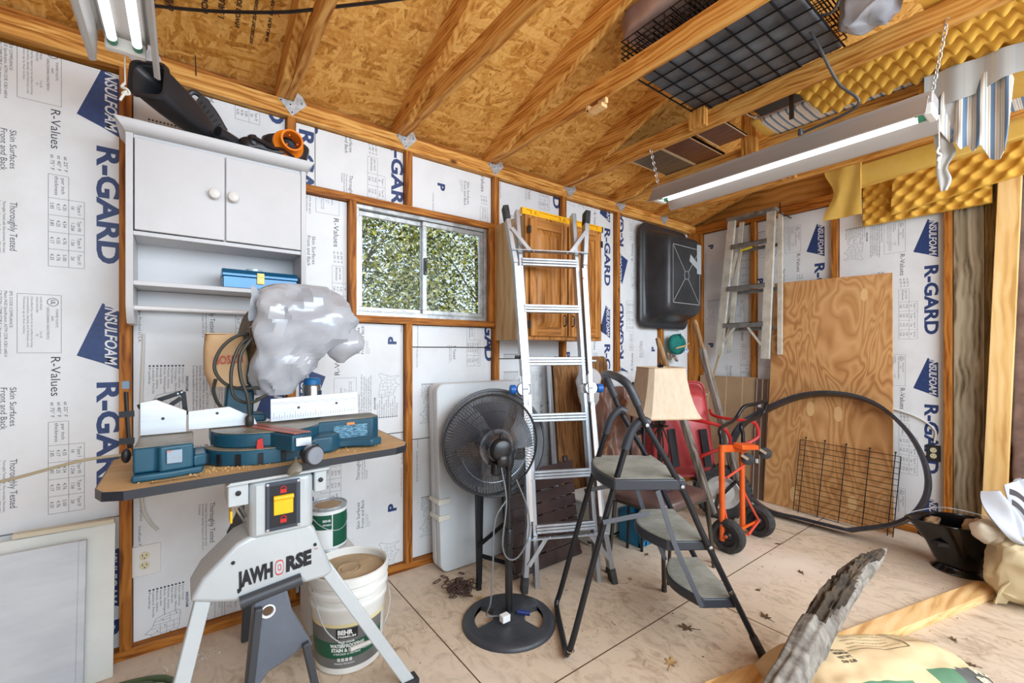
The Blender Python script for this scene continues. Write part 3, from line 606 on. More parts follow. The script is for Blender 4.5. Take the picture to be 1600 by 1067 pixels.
# ---------------------------------------------------------------- yellow convoluted foam
yf = mat('yellow_foam', s(226, 178, 74), .85, c2=s(210, 158, 56), sc=6)
yflat = mat('yellow_foam_skin', s(222, 182, 92), .85, c2=s(206, 162, 66), sc=4)
def eggpad(o, a, b_, n, la, lb, step, th, amp, na, nb):
    """convoluted pad: corner o, directions a,b_, bump normal n"""
    o, a, b_, n = V(o), V(a).normalized(), V(b_).normalized(), V(n).normalized(); bb = B()
    f = lambda u, v: o+a*(u*la)+b_*(v*lb)+n*(amp*(2*(.5+.5*math.sin(u*la*math.pi/step)*math.sin(v*lb*math.pi/step))**1.5))
    P = [[f(i/na, j/nb) for j in range(nb+1)] for i in range(na+1)]; w = nb+1
    top = [p for r in P for p in r]; bot = [o+a*(i/na*la)+b_*(j/nb*lb)-n*th for i in range(na+1) for j in range(nb+1)]; k = len(top)
    F = []
    for i in range(na):
        for j in range(nb): q = (i*w+j, (i+1)*w+j, (i+1)*w+j+1, i*w+j+1); F += [q, tuple(x+k for x in q[::-1])]
    E = [i*w for i in range(na+1)]+[na*w+j for j in range(1, w)]+[i*w+nb for i in range(na-1, -1, -1)]+[j for j in range(nb-1, 0, -1)]
    for x, y in zip(E, E[1:]+E[:1]): F.append((x, y, y+k, x+k))
    return bb.add(top+bot, F)
eggpad((2.515, -1.47, 2.533), (0, -1, -.01), (1, -.03, 0), (0, 0, -1), 1.2, .40, .05, .02, .028, 168, 60).obj('foam_pad', yf, label='yellow egg-crate foam pad lying bumps down over two ceiling joists', cat='foam pad', smooth=80)
eggpad((1.95, -1.95, 2.66), (0, -1, 0), (1, 0, 0), (0, 0, 1), .6, .55, .05, .09, .017, 72, 66).obj('foam_pad', yf, label='yellow egg-crate foam pad with bumps up, behind the grey plastic bag', cat='foam pad', smooth=80)
b = B(); b.box((2.90, -2.6, 2.4665-.062), (3.25, -1.86, 2.4665-.002)); b.obj('foam_slab', yflat, label='smooth yellow foam slab at the top right, behind the torn striped cloth', cat='foam slab', bev=.012)
eggpad((4.178, -1.33, 2.165), (0, -1, .0), (0, 0, 1), (-1, 0, 0), .64, .33, .042, .02, .019, 104, 56).obj('foam_pad', yf, label='yellow egg-crate foam pad hanging low in front of the right wall', cat='foam pad', smooth=80)
eggpad((4.118, -1.50, 2.195), (0, -1, .15), (0, -.05, 1), (-1, 0, 0), .95, .33, .052, .02, .022, 124, 48).obj('foam_pad', yf, label='larger yellow egg-crate foam pad overlapping the low one, below the striped cloth', cat='foam pad', smooth=80)
b = B(); b.sheet(lambda u, v: (3.708-.004*math.sin(v*3)+.006*math.sin(u*9+v*4), -1.262-.18*u+(.028*math.sin(v*7+1)-.02*v*(1-v) if u < .3 else 0)*(1-u*2), 2.50-.36*v), 16, 24, th=.012); b.obj('foam_sheet', yflat, label='torn flat yellow foam sheet hanging from the joist at the right wall', cat='foam sheet', smooth=60)
b = B(); b.hexa([(3.70, -1.42, 2.315), (3.755, -1.42, 2.315), (3.755, -2.5, 2.40), (3.70, -2.5, 2.40), (3.70, -1.42, 2.462), (3.755, -1.42, 2.462), (3.755, -2.5, 2.51), (3.70, -2.5, 2.51)]); b.obj('foam_slab', yflat, label='smooth yellow foam slab on edge behind the far joist, above the hanging pads', cat='foam slab', bev=.01)
# ---------------------------------------------------------------- striped cloth, folded loungers
def stripes(name):
    m = mat(name, s(222, 218, 208), .85); nt = m.node_tree; N = nt.nodes; L = nt.links; bs = N['Principled BSDF']
    tc = N.new('ShaderNodeTexCoord'); sp = N.new('ShaderNodeSeparateXYZ'); L.new(tc.outputs['Object'], sp.inputs[0])
    mu = N.new('ShaderNodeMath'); mu.operation = 'MULTIPLY'; mu.inputs[1].default_value = 25; L.new(sp.outputs['Y'], mu.inputs[0])
    fr = N.new('ShaderNodeMath'); fr.operation = 'FRACT'; L.new(mu.outputs[0], fr.inputs[0])
    cr = N.new('ShaderNodeValToRGB'); cr.color_ramp.interpolation = 'CONSTANT'; e = cr.color_ramp.elements
    e[0].position = 0; e[0].color = s(112, 140, 172); e[1].position = .30; e[1].color = s(232, 228, 218)
    for p, c in ((.40, s(198, 184, 160)), (.46, s(236, 232, 224)), (.60, s(150, 170, 190)), (.66, s(236, 232, 224)), (.85, s(204, 192, 168)), (.9, s(236, 232, 224))): q = e.new(p); q.color = c
    L.new(fr.outputs[0], cr.inputs[0]); L.new(cr.outputs[0], bs.inputs['Base Color']); return m
strp = stripes('striped_cloth'); strpf = mat('striped_cloth_faded', s(206, 202, 194), .85, c2=s(168, 176, 182), sc=14, st=(1, 1, .02))
b = B()
edge = [(-1.915, 2.30), (-1.925, 2.24), (-1.945, 2.20), (-1.965, 2.16), (-1.985, 2.15), (-2.0, 2.11), (-2.02, 2.13), (-2.04, 2.085), (-2.06, 2.11), (-2.085, 2.045), (-2.115, 2.03), (-2.13, 2.06), (-2.145, 2.33)]
n = len(edge)-1
def cl(u, v):
    k = u*n; i = min(int(k), n-1); f = k-i; y = edge[i][0]*(1-f)+edge[i+1][0]*f; zb = edge[i][1]*(1-f)+edge[i+1][1]*f
    ztop = 2.40+.02*u; return (2.885-.03*v+.014*math.sin(u*24+v*2), y+.006*math.sin(v*6), ztop+(zb-ztop)*v)
b.sheet(cl, 55, 22, 0, th=.002)
b.sheet(lambda u, v: (2.868+.008*math.sin(u*20), -1.885-.43*u, 2.487-.004*u-(.135+.02*math.sin(u*7))*v), 40, 8, 1, th=.002)
b.sheet(lambda u, v: (2.872+.004*math.sin(u*9+v*4), -1.905-.004*math.sin(v*14)*v-.03*v-(.10-.075*v+.008*math.sin(v*23))*u, 2.36-.405*v), 16, 26, 1, th=.002)
b.obj('torn_cloth', [strp, strpf], label='torn blue striped cloth hanging in tatters at the top right', cat='cloth', smooth=60)
blu = mat('lounger_blue', s(36, 62, 92), .5, c2=s(26, 44, 68), sc=8)
t = thing('folded_lounger', (2.62, -1.42, 2.56), 'folded dark blue lounger with silver frame resting on the joists behind the foam pad', 'folded lounger')
b = B(); b.sheet(blob((2.72, -1.36, 2.622), (.16, .14, .028), 9, .006, 2, .35), 30, 16); b.obj('cushion', blu, t, smooth=60)
b = B(); b.tube(smoothpath([(2.62, -1.75, 2.575), (2.62, -1.45, 2.575), (2.62, -1.24, 2.575), (2.66, -1.19, 2.575), (2.76, -1.19, 2.575), (2.80, -1.25, 2.575), (2.80, -1.75, 2.575)], 6), .011, 8); b.obj('frame', chrome, t)
b = B(); b.box((2.633, -1.74, 2.568), (2.787, -1.22, 2.58)); b.obj('slats', blackm, t, bev=.002)
b = B(); b.box((2.598, -1.455, 2.40), (2.606, -1.435, 2.57)); b.obj('strap_plate', mat('dark_steel', s(72, 64, 58), .4, .5), t)
t = thing('striped_cushion', (2.95, -1.5, 2.56), 'yellow edged striped cushion lying over the joist above the long shop light', 'cushion')
b = B(); b.sheet(blob((2.97, -1.6, 2.592), (.15, .42, .034), 6, .008, 5, .3), 40, 20); b.obj('cushion_cover', strp, t, smooth=60)
b = B(); b.sheet(blob((2.96, -1.165, 2.59), (.145, .03, .028), 6, .006, 6, .5), 24, 12); b.obj('cushion_end', yflat, t, smooth=60)
b = B(); b.sheet(blob((3.36, -1.75, 2.50), (.22, .5, .04), 6, .008, 15, .3), 40, 20); b.obj('striped_cushion', strp, label='second striped cushion showing below the far edge of the long shop light', cat='cushion', smooth=60)
# laminate planks across the joists
lam = mat('laminate_brown', s(126, 82, 58), .28, c2=s(98, 60, 42), sc=6, st=(6, 1, 1)); lamg = mat('laminate_grey', s(118, 104, 88), .35, c2=s(94, 80, 66), sc=6, st=(6, 1, 1)); lamedge = mat('laminate_edge', s(232, 210, 170), .6)
for k, (x0, y0, x1, y1, z, m_, lab) in enumerate(((2.50, -.66, 3.12, -.42, 2.559, lamg, 'grey brown laminate plank nearest the back wall on the joists'), (2.50, -.86, 3.12, -.665, 2.559, lam, 'red brown laminate plank in the middle of the joist stack'), (2.50, -.86, 3.09, -.67, 2.570, lam, 'upper red brown laminate plank lying on the middle plank'), (2.50, -1.08, 2.93, -.90, 2.559, lam, 'red brown laminate plank nearest the wire crate'))):
    b = B(); b.box((x0, y0, z), (x1, y1, z+.010), 0)
    for y in (y0, y1-.007): b.box((x0, y, z-.0008), (x1, y+.007, z+.0108), 1)
    b.obj('laminate_plank', [m_, lamedge], label=lab, cat='plank', smooth=0)
b = B(); b.beam((1.81, -.92, 2.4655), (1.81, -.92, 2.44), .02, .05, (0, 1, 0)); b.box((1.79, -.93, 2.425), (1.83, -.83, 2.445)); b.box((1.79, -.845, 2.43), (1.83, -.825, 2.4655)); b.obj('wooden_hook', newpine_x, label='small pale wooden hook screwed under the joist left of the wire crate', cat='hook', bev=.002)
# nails in the top plate
for x, z in ((-.043, 2.47), (.232, 2.475)):
    b = B(); b.tube([(x, -.001, z-.03), (x-.004, -.035, z+.04)], .0022, 6); b.obj('nail', blackm, label='long bent nail sticking out of the top plate, '+('left of the left shop light' if x < 0 else 'above the blower tube'), cat='nail')
# ---------------------------------------------------------------- white wall cabinet
cabw = mat('cabinet_white', s(206, 206, 208), .42, c2=s(198, 198, 200), sc=3)
knobw = mat('knob_white', s(226, 225, 222), .3); gapd = mat('door_gap_dark', s(40, 40, 42), .8)
t = thing('wall_cabinet', (.325, -.1, 1.35), 'white wall cabinet with two doors, an open niche and a towel rod', 'cabinet')
b = B()
for x0, x1 in ((.016, .038), (.612, .632)): b.prism([(x0, -.001, 1.352), (x0, -.15, 1.352), (x0, -.175, 1.375), (x0, -.2, 1.42), (x0, -.2, 2.06), (x0, -.001, 2.06)], (x1-x0, 0, 0))
b.box((.038, -.195, 1.682), (.612, -.001, 1.698)); b.box((.038, -.19, 2.046), (.612, -.001, 2.06)); b.box((.038, -.012, 1.512), (.612, -.001, 2.046)); b.box((.325-.006, -.19, 1.698), (.331, -.012, 2.046)); b.box((.038, -.022, 1.418), (.612, -.001, 1.494))
b.obj('body', cabw, t, bev=.0015)
b = B(); b.box((.038, -.198, 1.495), (.612, -.001, 1.512)); b.obj('shelf', cabw, t, bev=.0015)
b = B(); P = [(-.195, 2.06), (-.222, 2.066), (-.232, 2.078), (-.236, 2.092), (-.236, 2.098), (-.001, 2.098), (-.001, 2.06)]
def crown(b, x0, x1, inset):
    b.add([(x0+inset*(1-(z-2.06)/.038), y, z) for y, z in P]+[(x1-inset*(1-(z-2.06)/.038), y, z) for y, z in P], [tuple(range(7))[::-1], tuple(range(7, 14))]+[(i, (i+1) % 7, 7+(i+1) % 7, 7+i) for i in range(7)])
crown(b, -.014, .662, .03); b.obj('crown_top', cabw, t, smooth=50)
for x0, x1, kx in ((.042, .3225, .288), (.3275, .609, .352)):
    b = B(); b.box((x0, -.207, 1.701), (x1, -.191, 2.043)); d = b.obj('door', cabw, t, bev=.0015)
    b = B(); b.lathe([(.006, 0), (.0065, .008), (.018, .013), (.021, .020), (.018, .028), (.008, .033), (.001, .034)], (kx, -.207, 1.880), (0, -1, 0), 20); b.obj('knob', knobw, d)
b = B(); b.tube([(.038, -.165, 1.412), (.612, -.165, 1.412)], .0095, 14); b.obj('towel_rod', mat('rod_white', s(222, 221, 222), .3), t)
# blue toolbox with a glass lid on it
tbx = mat('toolbox_blue', s(22, 108, 152), .28, .25, c2=s(16, 92, 136), sc=4, coat=.3); brass = mat('brass_latch', s(176, 146, 84), .35, .8)
t = thing('toolbox', (.455, -.12, 1.5125), 'blue metal toolbox on the shelf of the white cabinet', 'toolbox')
b = B(); b.box((.318, -.185, 1.5125), (.598, -.07, 1.562)); b.obj('body', tbx, t, bev=.003)
b = B(); b.add([(x, y, z) for x in (.315, .601) for y, z in ((-.188, 1.5625), (-.188, 1.575), (-.165, 1.594), (-.09, 1.594), (-.067, 1.575), (-.067, 1.5625))], [(0, 1, 2, 3, 4, 5)[::-1], (6, 7, 8, 9, 10, 11)]+[(i, (i+1) % 6, 6+(i+1) % 6, 6+i) for i in range(6)]); b.obj('lid', tbx, t, bev=.002)
b = B(); b.box((.440, -.1925, 1.535), (.468, -.1885, 1.582)); b.box((.447, -.196, 1.538), (.461, -.1925, 1.560)); b.box((.444, -.196, 1.565), (.464, -.1925, 1.578)); b.obj('latch', brass, t, bev=.001)
clearp = mat('clear_plastic', s(200, 216, 222), .15, spec=.8, c2=s(176, 196, 204), sc=20)
b = B(); b.lathe([(.03, 0), (.032, .002), (.032, .012), (.029, .013), (.024, .010), (.002, .010)], (.437, -.115, 1.5945), (0, 0, 1), 24); b.obj('round_lid', clearp, label='small clear round lid lying on the blue toolbox', cat='lid')
# blower parts on the cabinet top
blow = mat('blower_black', s(46, 50, 56), .34, c2=s(36, 39, 44), sc=5); org_ = mat('collar_orange', s(240, 140, 20), .35, c2=s(222, 118, 10), sc=6); nyl = mat('black_nylon', s(30, 30, 36), .38, c2=s(46, 46, 54), sc=8, bump=.3, bsc=18)
t = thing('blower_tube', (.17, -.13, 2.0985), 'wide black blower tube with a square mouth on the white cabinet top', 'blower tube')
def sq_rings(path, sizes, k=24, e=.35, d0=None):
    R = []; P = [V(p) for p in path]
    for i, p in enumerate(P):
        d = (P[min(i+1, len(P)-1)]-P[max(i-1, 0)]).normalized()
        if d0 and i < 3: d = V(d0).normalized()
        x = d.cross(V(0, 0, 1)).normalized(); y = x.cross(d); w, h = sizes[i]
        sp = lambda c: math.copysign(abs(c)**e, c)
        R.append([p+x*(w*sp(math.cos(2*math.pi*j/k)))+y*(h*sp(math.sin(2*math.pi*j/k))) for j in range(k)])
    return R
p0, p1 = V((0.081,-0.26,2.249)), V((0.283,-0.075,2.165))
MN = (.42, .88, -.12)
path = [p0.lerp(p1, f) for f in (0, .04, .05, .36, .6, .85, 1)]
sz = [(.058, .066), (.059, .067), (.054, .062), (.052, .058), (.048, .050), (.042, .036), (.034, .026)]
sz2 = [(a-.005, b_-.005) for a, b_ in sz]
b = B(); R1 = sq_rings(path, sz, d0=MN); R2 = sq_rings(path, sz2, d0=MN); b.rings(R1+[R1[-1]]+R2[::-1], closed=True, cap=False); b.obj('tube_body', blow, t, smooth=50)
b = B(); b.rings(sq_rings([p0.lerp(p1, f) for f in (.0, .045)], [(.0615, .0695), (.0615, .0695)], d0=MN)+sq_rings([p0.lerp(p1, f) for f in (.045, .0)], [(.0575, .0655), (.0575, .0655)], d0=MN), closed=True, cap=False); b.obj('mouth_rim', blow, t, smooth=50)
t = thing('intake_guard', (.33, -.04, 2.0985), 'black slatted intake grille standing behind the blower tube', 'intake grille')
b = B(); a0, a1 = (0.186,-0.03,2.301), (0.336,-0.03,2.215); a2 = (0.217,-0.03,2.36); a3 = (0.336,-0.03,2.238)
b.tube(smoothpath([(0.188,-0.03,2.28), (0.199,-0.03,2.327), (0.221,-0.03,2.356), (0.253,-0.03,2.343), (0.296,-0.03,2.296), (0.336,-0.03,2.227)], 6), .011, 8); b.obj('handle', blow, t)
b = B(); b.prism([(0.212,-0.02,2.265), (0.246,-0.02,2.339), (0.273,-0.02,2.327), (0.332,-0.02,2.23), (.38, -.02, 2.0995), (.30, -.02, 2.0995)], (0, -.05, 0))
for k in range(7): f = k/6; b.beam(V((0.221,-0.075,2.249)).lerp(V((0.265,-0.075,2.165)), f), V((0.251,-0.075,2.308)).lerp(V((0.329,-0.075,2.217)), f), .005, .008, (0, 1, 0))
b.obj('grille', blow, t, bev=.002)
b = B(); q0, q1 = V((0.299,-0.19,2.146)), V(.42, -.10, 2.126); pp = [q0, q0.lerp(q1, .5), q1]
b.rings([*sq_rings(pp, [(.024, .024), (.026, .026), (.027, .027)], 18, .9), *sq_rings(pp[::-1], [(.023, .023), (.022, .022), (.020, .020)], 18, .9)], closed=True, cap=False); b.obj('hose_elbow', blow, label='short black round tube piece between the blower tube and the bag', cat='tube')
t = thing('collection_bag', (.53, -.12, 2.0985), 'black nylon blower bag with an orange plastic collar on the white cabinet', 'blower bag')
b = B(); b.sheet(blob((.50, -.12, 2.132), (.125, .085, .034), 14, .010, 4, .6), 48, 24); b.sheet(blob((.56, -.10, 2.165), (.095, .075, .068), 14, .013, 7, .7), 40, 24); b.obj('bag', nyl, t, smooth=70)
b = B(); b.sheet(lambda u, v: (.415+.17*u+.004*math.sin(u*30), -.222-.004*math.sin(u*19)+.01*v, 2.145-.035*u+.012*v+.006*math.sin(u*11)), 30, 2, th=.006); b.sheet(blob((.425, -.17, 2.145), (.02, .035, .03), 20, .006, 3, .6), 24, 12); b.obj('zip_flap', nyl, t, smooth=60)
ax = V(.10, -1, .02).normalized(); c = V(.560, -.178, 2.166)
b = B(); b.lathe([(.062, 0), (.065, .008), (.062, .02), (.046, .028), (.042, .036), (.042, .062), (.046, .064), (.046, .071), (.038, .071), (.036, .035), (.036, .005)], c, ax, 28, cap=False)
for k in range(3): a = k*2.1; x = ax.orthogonal().normalized(); y = ax.cross(x); p = c+ax*.045+(x*math.cos(a)+y*math.sin(a))*.026; b.beam(p-ax*.012, p+ax*.012, .006, .006)
b.obj('collar', org_, t)
# ---------------------------------------------------------------- oak wall cabinet with the level on it
oak_z = wood('oak_z', s(190, 130, 68), s(166, 108, 48), s(122, 72, 26), 'z', sc=7, rough=.42, knots=False); oak_x = wood('oak_x', s(186, 126, 66), s(162, 104, 46), s(120, 70, 26), 'x', sc=7, rough=.42, knots=False)
ply_side = wood('cabinet_side', s(206, 176, 132), s(190, 158, 112), s(166, 132, 88), 'z', sc=3, knots=False); iron = mat('dark_iron', s(52, 46, 42), .45, .6)
ox0, ox1, oz0, oz1, oy = 1.818, 2.488, 1.318, 2.068, -.29
t = thing('oak_cabinet', (2.15, -.14, oz0), 'brown oak wall cabinet with two raised panel doors behind the ladder', 'cabinet')
b = B(); b.box((ox0, oy, oz0), (ox0+.012, -.001, oz1)); b.obj('side_panel', ply_side, t)
b = B(); b.box((ox0+.012, oy, oz0), (ox1, -.001, oz0+.016)); b.box((ox0+.012, oy, oz1-.016), (ox1, -.001, oz1)); b.box((ox1-.012, oy, oz0+.016), (ox1, -.001, oz1-.016)); b.box((ox0+.012, -.012, oz0+.016), (ox1-.012, -.001, oz1-.016)); b.obj('carcass', oak_z, t)
b = B(); y0, y1 = oy-.019, oy-.0005
b.box((ox0, y0, oz0), (ox0+.04, y1, oz1)); b.box((ox1-.04, y0, oz0), (ox1, y1, oz1)); b.box((ox0+.04, y0, oz0), (ox1-.04, y1, oz0+.04)); b.box((ox0+.04, y0, oz1-.04), (ox1-.04, y1, oz1)); b.obj('face_frame', oak_z, t, bev=.001)
def raised_door(x0, x1, z0, z1, y, root, hinge_left):
    b = B(); w = .056; yb, yf = y, y-.019
    b.box((x0, yf, z0), (x0+w, yb, z1)); b.box((x1-w, yf, z0), (x1, yb, z1)); d = b.obj('door', oak_z, root, bev=.003)
    for za, zb in ((z0, z0+w), (z1-w, z1)):
        b = B(); b.box((x0+w, yf, za), (x1-w, yb, zb)); b.obj('rail', oak_x, d, bev=.003)
    b = B(); i0, i1, k0, k1 = x0+w, x1-w, z0+w, z1-w; e = .034
    o = [(i0, yf+.010, k0), (i1, yf+.010, k0), (i1, yf+.010, k1), (i0, yf+.010, k1)]; n_ = [(i0+e, yf+.002, k0+e), (i1-e, yf+.002, k0+e), (i1-e, yf+.002, k1-e), (i0+e, yf+.002, k1-e)]
    b.add(o+n_, [(4, 5, 6, 7)]+[(i, (i+1) % 4, 4+(i+1) % 4, 4+i) for i in range(4)]); b.box((i0, yf+.0105, k0), (i1, yb, k1)); b.obj('raised_panel', oak_z, d, smooth=0)
    for z in (z0+.07, z1-.07):
        b = B(); x = x0-.006 if hinge_left else x1+.006
        b.cyl((x, yf-.003, z-.02), (x, yf-.003, z+.02), .0045, 8); b.box((x-.011, yf-.0015, z-.022), (x+.011, yf+.0005, z+.022)); b.obj('hinge', iron, d)
    b = B(); x = x1-.03 if hinge_left else x0+.03; z = z0+.10
    b.tube([(x, yf-.001, z-.035), (x, yf-.02, z-.028), (x, yf-.022, z), (x, yf-.02, z+.028), (x, yf-.001, z+.035)], .0045, 8)
    for q in range(3): b.tube([(x-.006, yf-.021, z-.015+.012*q), (x+.006, yf-.021, z-.011+.012*q)], .004, 6)
    b.obj('handle', iron, d)
raised_door(ox0+.024, 2.147, oz0+.022, oz1-.022, oy-.0195, t, True); raised_door(2.159, ox1-.024, oz0+.022, oz1-.022, oy-.0195, t, False)
yel = mat('level_yellow', s(246, 190, 24), .4, c2=s(232, 168, 12), sc=6)
t = thing('spirit_level', (2.13, -.27, oz1), 'long yellow spirit level lying on top of the oak wall cabinet', 'spirit level')
b = B(); z = oz1+.0005; y = -.28
b.box((1.80, y-.024, z), (2.50, y+.0, z+.010)); b.box((1.80, y-.024, z+.032), (2.50, y, z+.04)); b.box((1.80, y-.015, z+.010), (2.50, y-.009, z+.032)); b.box((1.80, y-.024, z+.010), (1.83, y, z+.032)); b.box((2.455, y-.024, z+.010), (2.50, y, z+.032)); b.obj('beam', yel, t, bev=.0015)
for x in (1.90, 2.14):
    b = B(); b.box((x-.03, y-.026, z+.0105), (x+.03, y-.0155, z+.0315)); b.lathe([(.010, 0), (.010, .004), (.006, .004), (.006, 0)], (x, y-.026, z+.021), (0, -1, 0), 18); b.obj('vial_holder', yel, t, bev=.002)
b = B(); b.box((2.5, y-.024, z), (2.515, y, z+.04)); b.obj('end_cap', blackp, t, bev=.003)
# ---------------------------------------------------------------- black mixing tub hung bottom-out on the wall
tubp = mat('tub_plastic', s(40, 42, 45), .33, c2=s(56, 58, 62), sc=4, bump=.08, bsc=20); scr = mat('scuff_line', s(150, 152, 154), .6); tape = mat('tape_grey', s(168, 176, 180), .45)
def rrect(cx, cz, hw, hh, r, y, n=6):
    P = []
    for k, (sx_, sz_) in enumerate(((1, 1), (-1, 1), (-1, -1), (1, -1))):
        for i in range(n+1): a = k*math.pi/2+i/n*math.pi/2; P.append(V(cx+sx_*(hw-r)+r*math.cos(a), y, cz+sz_*(hh-r)+r*math.sin(a)))
    return P
TX, TZ = 3.66, 1.905
t = thing('mixing_tub', (TX, -.1, 1.44), 'black plastic mixing tub hung upside-down flat on the back wall near the corner', 'mixing tub')
b = B(); b.rings([rrect(TX, TZ, .352, .442, .075, -.004), rrect(TX, TZ, .356, .446, .075, -.022), rrect(TX, TZ, .345, .435, .07, -.030), rrect(TX, TZ, .315, .405, .07, -.030), rrect(TX, TZ, .300, .385, .08, -.06), rrect(TX+.01, TZ, .265, .345, .09, -.20), rrect(TX+.01, TZ, .245, .325, .085, -.222), rrect(TX+.01, TZ, .22, .30, .07, -.228)]); b.obj('shell', tubp, t, smooth=60, sub=1)
b = B(); b.tube(rrect(TX, TZ, .356, .446, .075, -.016), .010, 8, closed=True); b.obj('rim', tubp, t)
b = B(); xx, zz, y = .205, .245, -.2295
fl_ = lambda p, q: b.beam((TX+.01+p[0], y, TZ+p[1]), (TX+.01+q[0], y, TZ+q[1]), .006, .002, (0, 1, 0))
for p, q in (((-xx, -zz), (xx, -zz)), ((xx, -zz), (xx, zz)), ((xx, zz), (-xx, zz)), ((-xx, zz), (-xx, -zz)), ((-xx, -zz), (-.025, -.03)), ((xx, zz), (.025, .03)), ((-xx, zz), (-.025, .03)), ((xx, -zz), (.025, -.03))): fl_(p, q)
b.tube(arc((TX+.01, y, TZ), .036, 0, 2*math.pi, 20)[:-1], .003, 6, closed=True); b.obj('molded_ribs', scr, t)
b = B(); b.box((TX+.17, -.2312, TZ+.03), (TX+.24, -.2302, TZ+.29)); b.hexa([(TX+.05, -.2312, TZ+.13), (TX+.17, -.2312, TZ+.07), (TX+.17, -.2302, TZ+.07), (TX+.05, -.2302, TZ+.13), (TX+.07, -.2312, TZ+.19), (TX+.17, -.2312, TZ+.13), (TX+.17, -.2302, TZ+.13), (TX+.07, -.2302, TZ+.19)]); b.obj('tape_patch', tape, t, smooth=0)
# teal cap on a nail under the tub
teal = mat('teal_corduroy', s(18, 128, 116), .8, c2=s(12, 104, 98), sc=30, bump=.4, bsc=90); camo = mat('camo_cloth', s(176, 150, 132), .85, c2=s(84, 72, 64), sc=40, lo=.45, hi=.55)
t = thing('baseball_cap', (3.80, -.06, 1.20), 'teal cap hanging on the wall below the black mixing tub', 'cap')
b = B(); b.sheet(blob((3.80, -.055, 1.312), (.118, .045, .098), 6, .008, 2, .9), 36, 18); b.obj('crown', teal, t, smooth=70)
b = B(); b.sheet(lambda u, v: (3.70+.20*u, -.105-.03*math.sin(u*math.pi)-.012*v, 1.268+.045*u+.012*v), 12, 2, th=.006); b.obj('strap', mat('cap_strap', s(214, 190, 140), .7), t, smooth=60)
b = B(); b.box((3.80, -.132, 1.232), (3.86, -.125, 1.268)); b.obj('label_patch', mat('cap_label', s(206, 214, 230), .7, c2=s(60, 90, 170), sc=60, lo=.5, hi=.55), t, bev=.001)
b = B(); b.tube(smoothpath([(3.80, -.08, 1.392), (3.785, -.095, 1.405), (3.795, -.1, 1.375), (3.805, -.095, 1.35)], 5), .006, 6); b.obj('hang_loop', teal, t)
b = B(); b.sheet(crumple(lambda u, v: (3.70+.14*u, -.015-.03*v, 1.225-.055*v+.02*math.sin(u*6)), 20, .012, 4), 20, 8, th=.004); b.obj('camo_glove', camo, label='patterned glove tucked under the teal cap on the wall', cat='glove', smooth=60)
# ---------------------------------------------------------------- old step ladder hung on the right wall
t = thing('step_ladder', (4.15, -.55, 1.2), 'old aluminium step ladder hanging folded on the right wall', 'step ladder')
LX = 4.055
def ubeam(b, p, q, w, d, th=.003):
    """C-channel rail from p to q, web facing -X"""
    p, q = V(p), V(q); dr = (q-p).normalized(); y = V(1, 0, 0).cross(dr).normalized()
    for o, ww, hh in ((V(0, 0, 0), w, th),): b.beam(p, q, w, th, (1, 0, 0))
    for sg in (-1, 1): b.beam(p+y*(sg*w/2)+V(d/2, 0, 0), q+y*(sg*w/2)+V(d/2, 0, 0), th, d, (1, 0, 0))
for p, q, nm in (((LX, -.425, 2.40), (LX, -.305, 1.215), 'front_rail'), ((LX, -.748, 2.40), (LX, -.700, 1.185), 'front_rail')):
    b = B(); ubeam(b, p, q, .062, .024); b.obj(nm, alu_old, t)
for p, q in (((LX+.045, -.49, 2.38), (LX+.045, -.375, 1.26)), ((LX+.045, -.80, 2.38), (LX+.045, -.795, 1.22))):
    b = B(); ubeam(b, p, q, .032, .02); b.obj('rear_rail', alu_old, t)
b = B(); b.box((LX-.02, -.79, 2.40), (LX+.065, -.385, 2.428)); b.obj('top_cap', mat('worn_alu_cap', s(168, 164, 156), .5, .6, c2=s(120, 116, 108), sc=18), t, bev=.004)
for z, y0, y1 in ((2.165, -.425, -.72), (1.80, -.39, -.705), (1.478, -.355, -.69)):
    b = B(); b.box((LX-.012, y1, z-.022), (LX-.007, y0, z+.018)); b.box((LX-.012, y1, z+.014), (LX+.05, y0, z+.018)); b.obj('step', mat('step_grey', s(150, 150, 148), .5, .6, c2=s(120, 118, 112), sc=20) if z > 2 else MATS['step_grey'], t)
    b = B(); b.box((LX+.055, y1-.07, z-.05), (LX+.062, y0-.06, z-.02)); b.obj('rear_brace', MATS['step_grey'], t)
for p, q in (((LX-.004, -.335, 1.31), (LX-.004, -.455, 1.455)), ((LX-.004, -.675, 1.30), (LX-.004, -.565, 1.455))):
    b = B(); b.beam(p, q, .018, .004, (1, 0, 0)); b.obj('knee_brace', alu_old, t)
b = B(); b.beam((LX, -.50, 2.12), (LX, -.60, 2.135), .016, .004, (1, 0, 0)); b.obj('warning_label', mat('label_yellow', s(226, 204, 40), .5), t)
for y in (-.46, -.50):
    b = B(); b.beam((LX+.02, y, 2.12), (LX+.02, y+.05, 1.9), .022, .004, (1, 0, 0)); b.obj('spreader', alu_old, t)
b = B(); b.tube([(4.24, -.83, 2.36), (LX-.03, -.83, 2.36), (LX-.035, -.83, 2.44)], .005, 6); b.obj('wall_hook', iron, label='small iron hook holding the old step ladder', cat='hook')
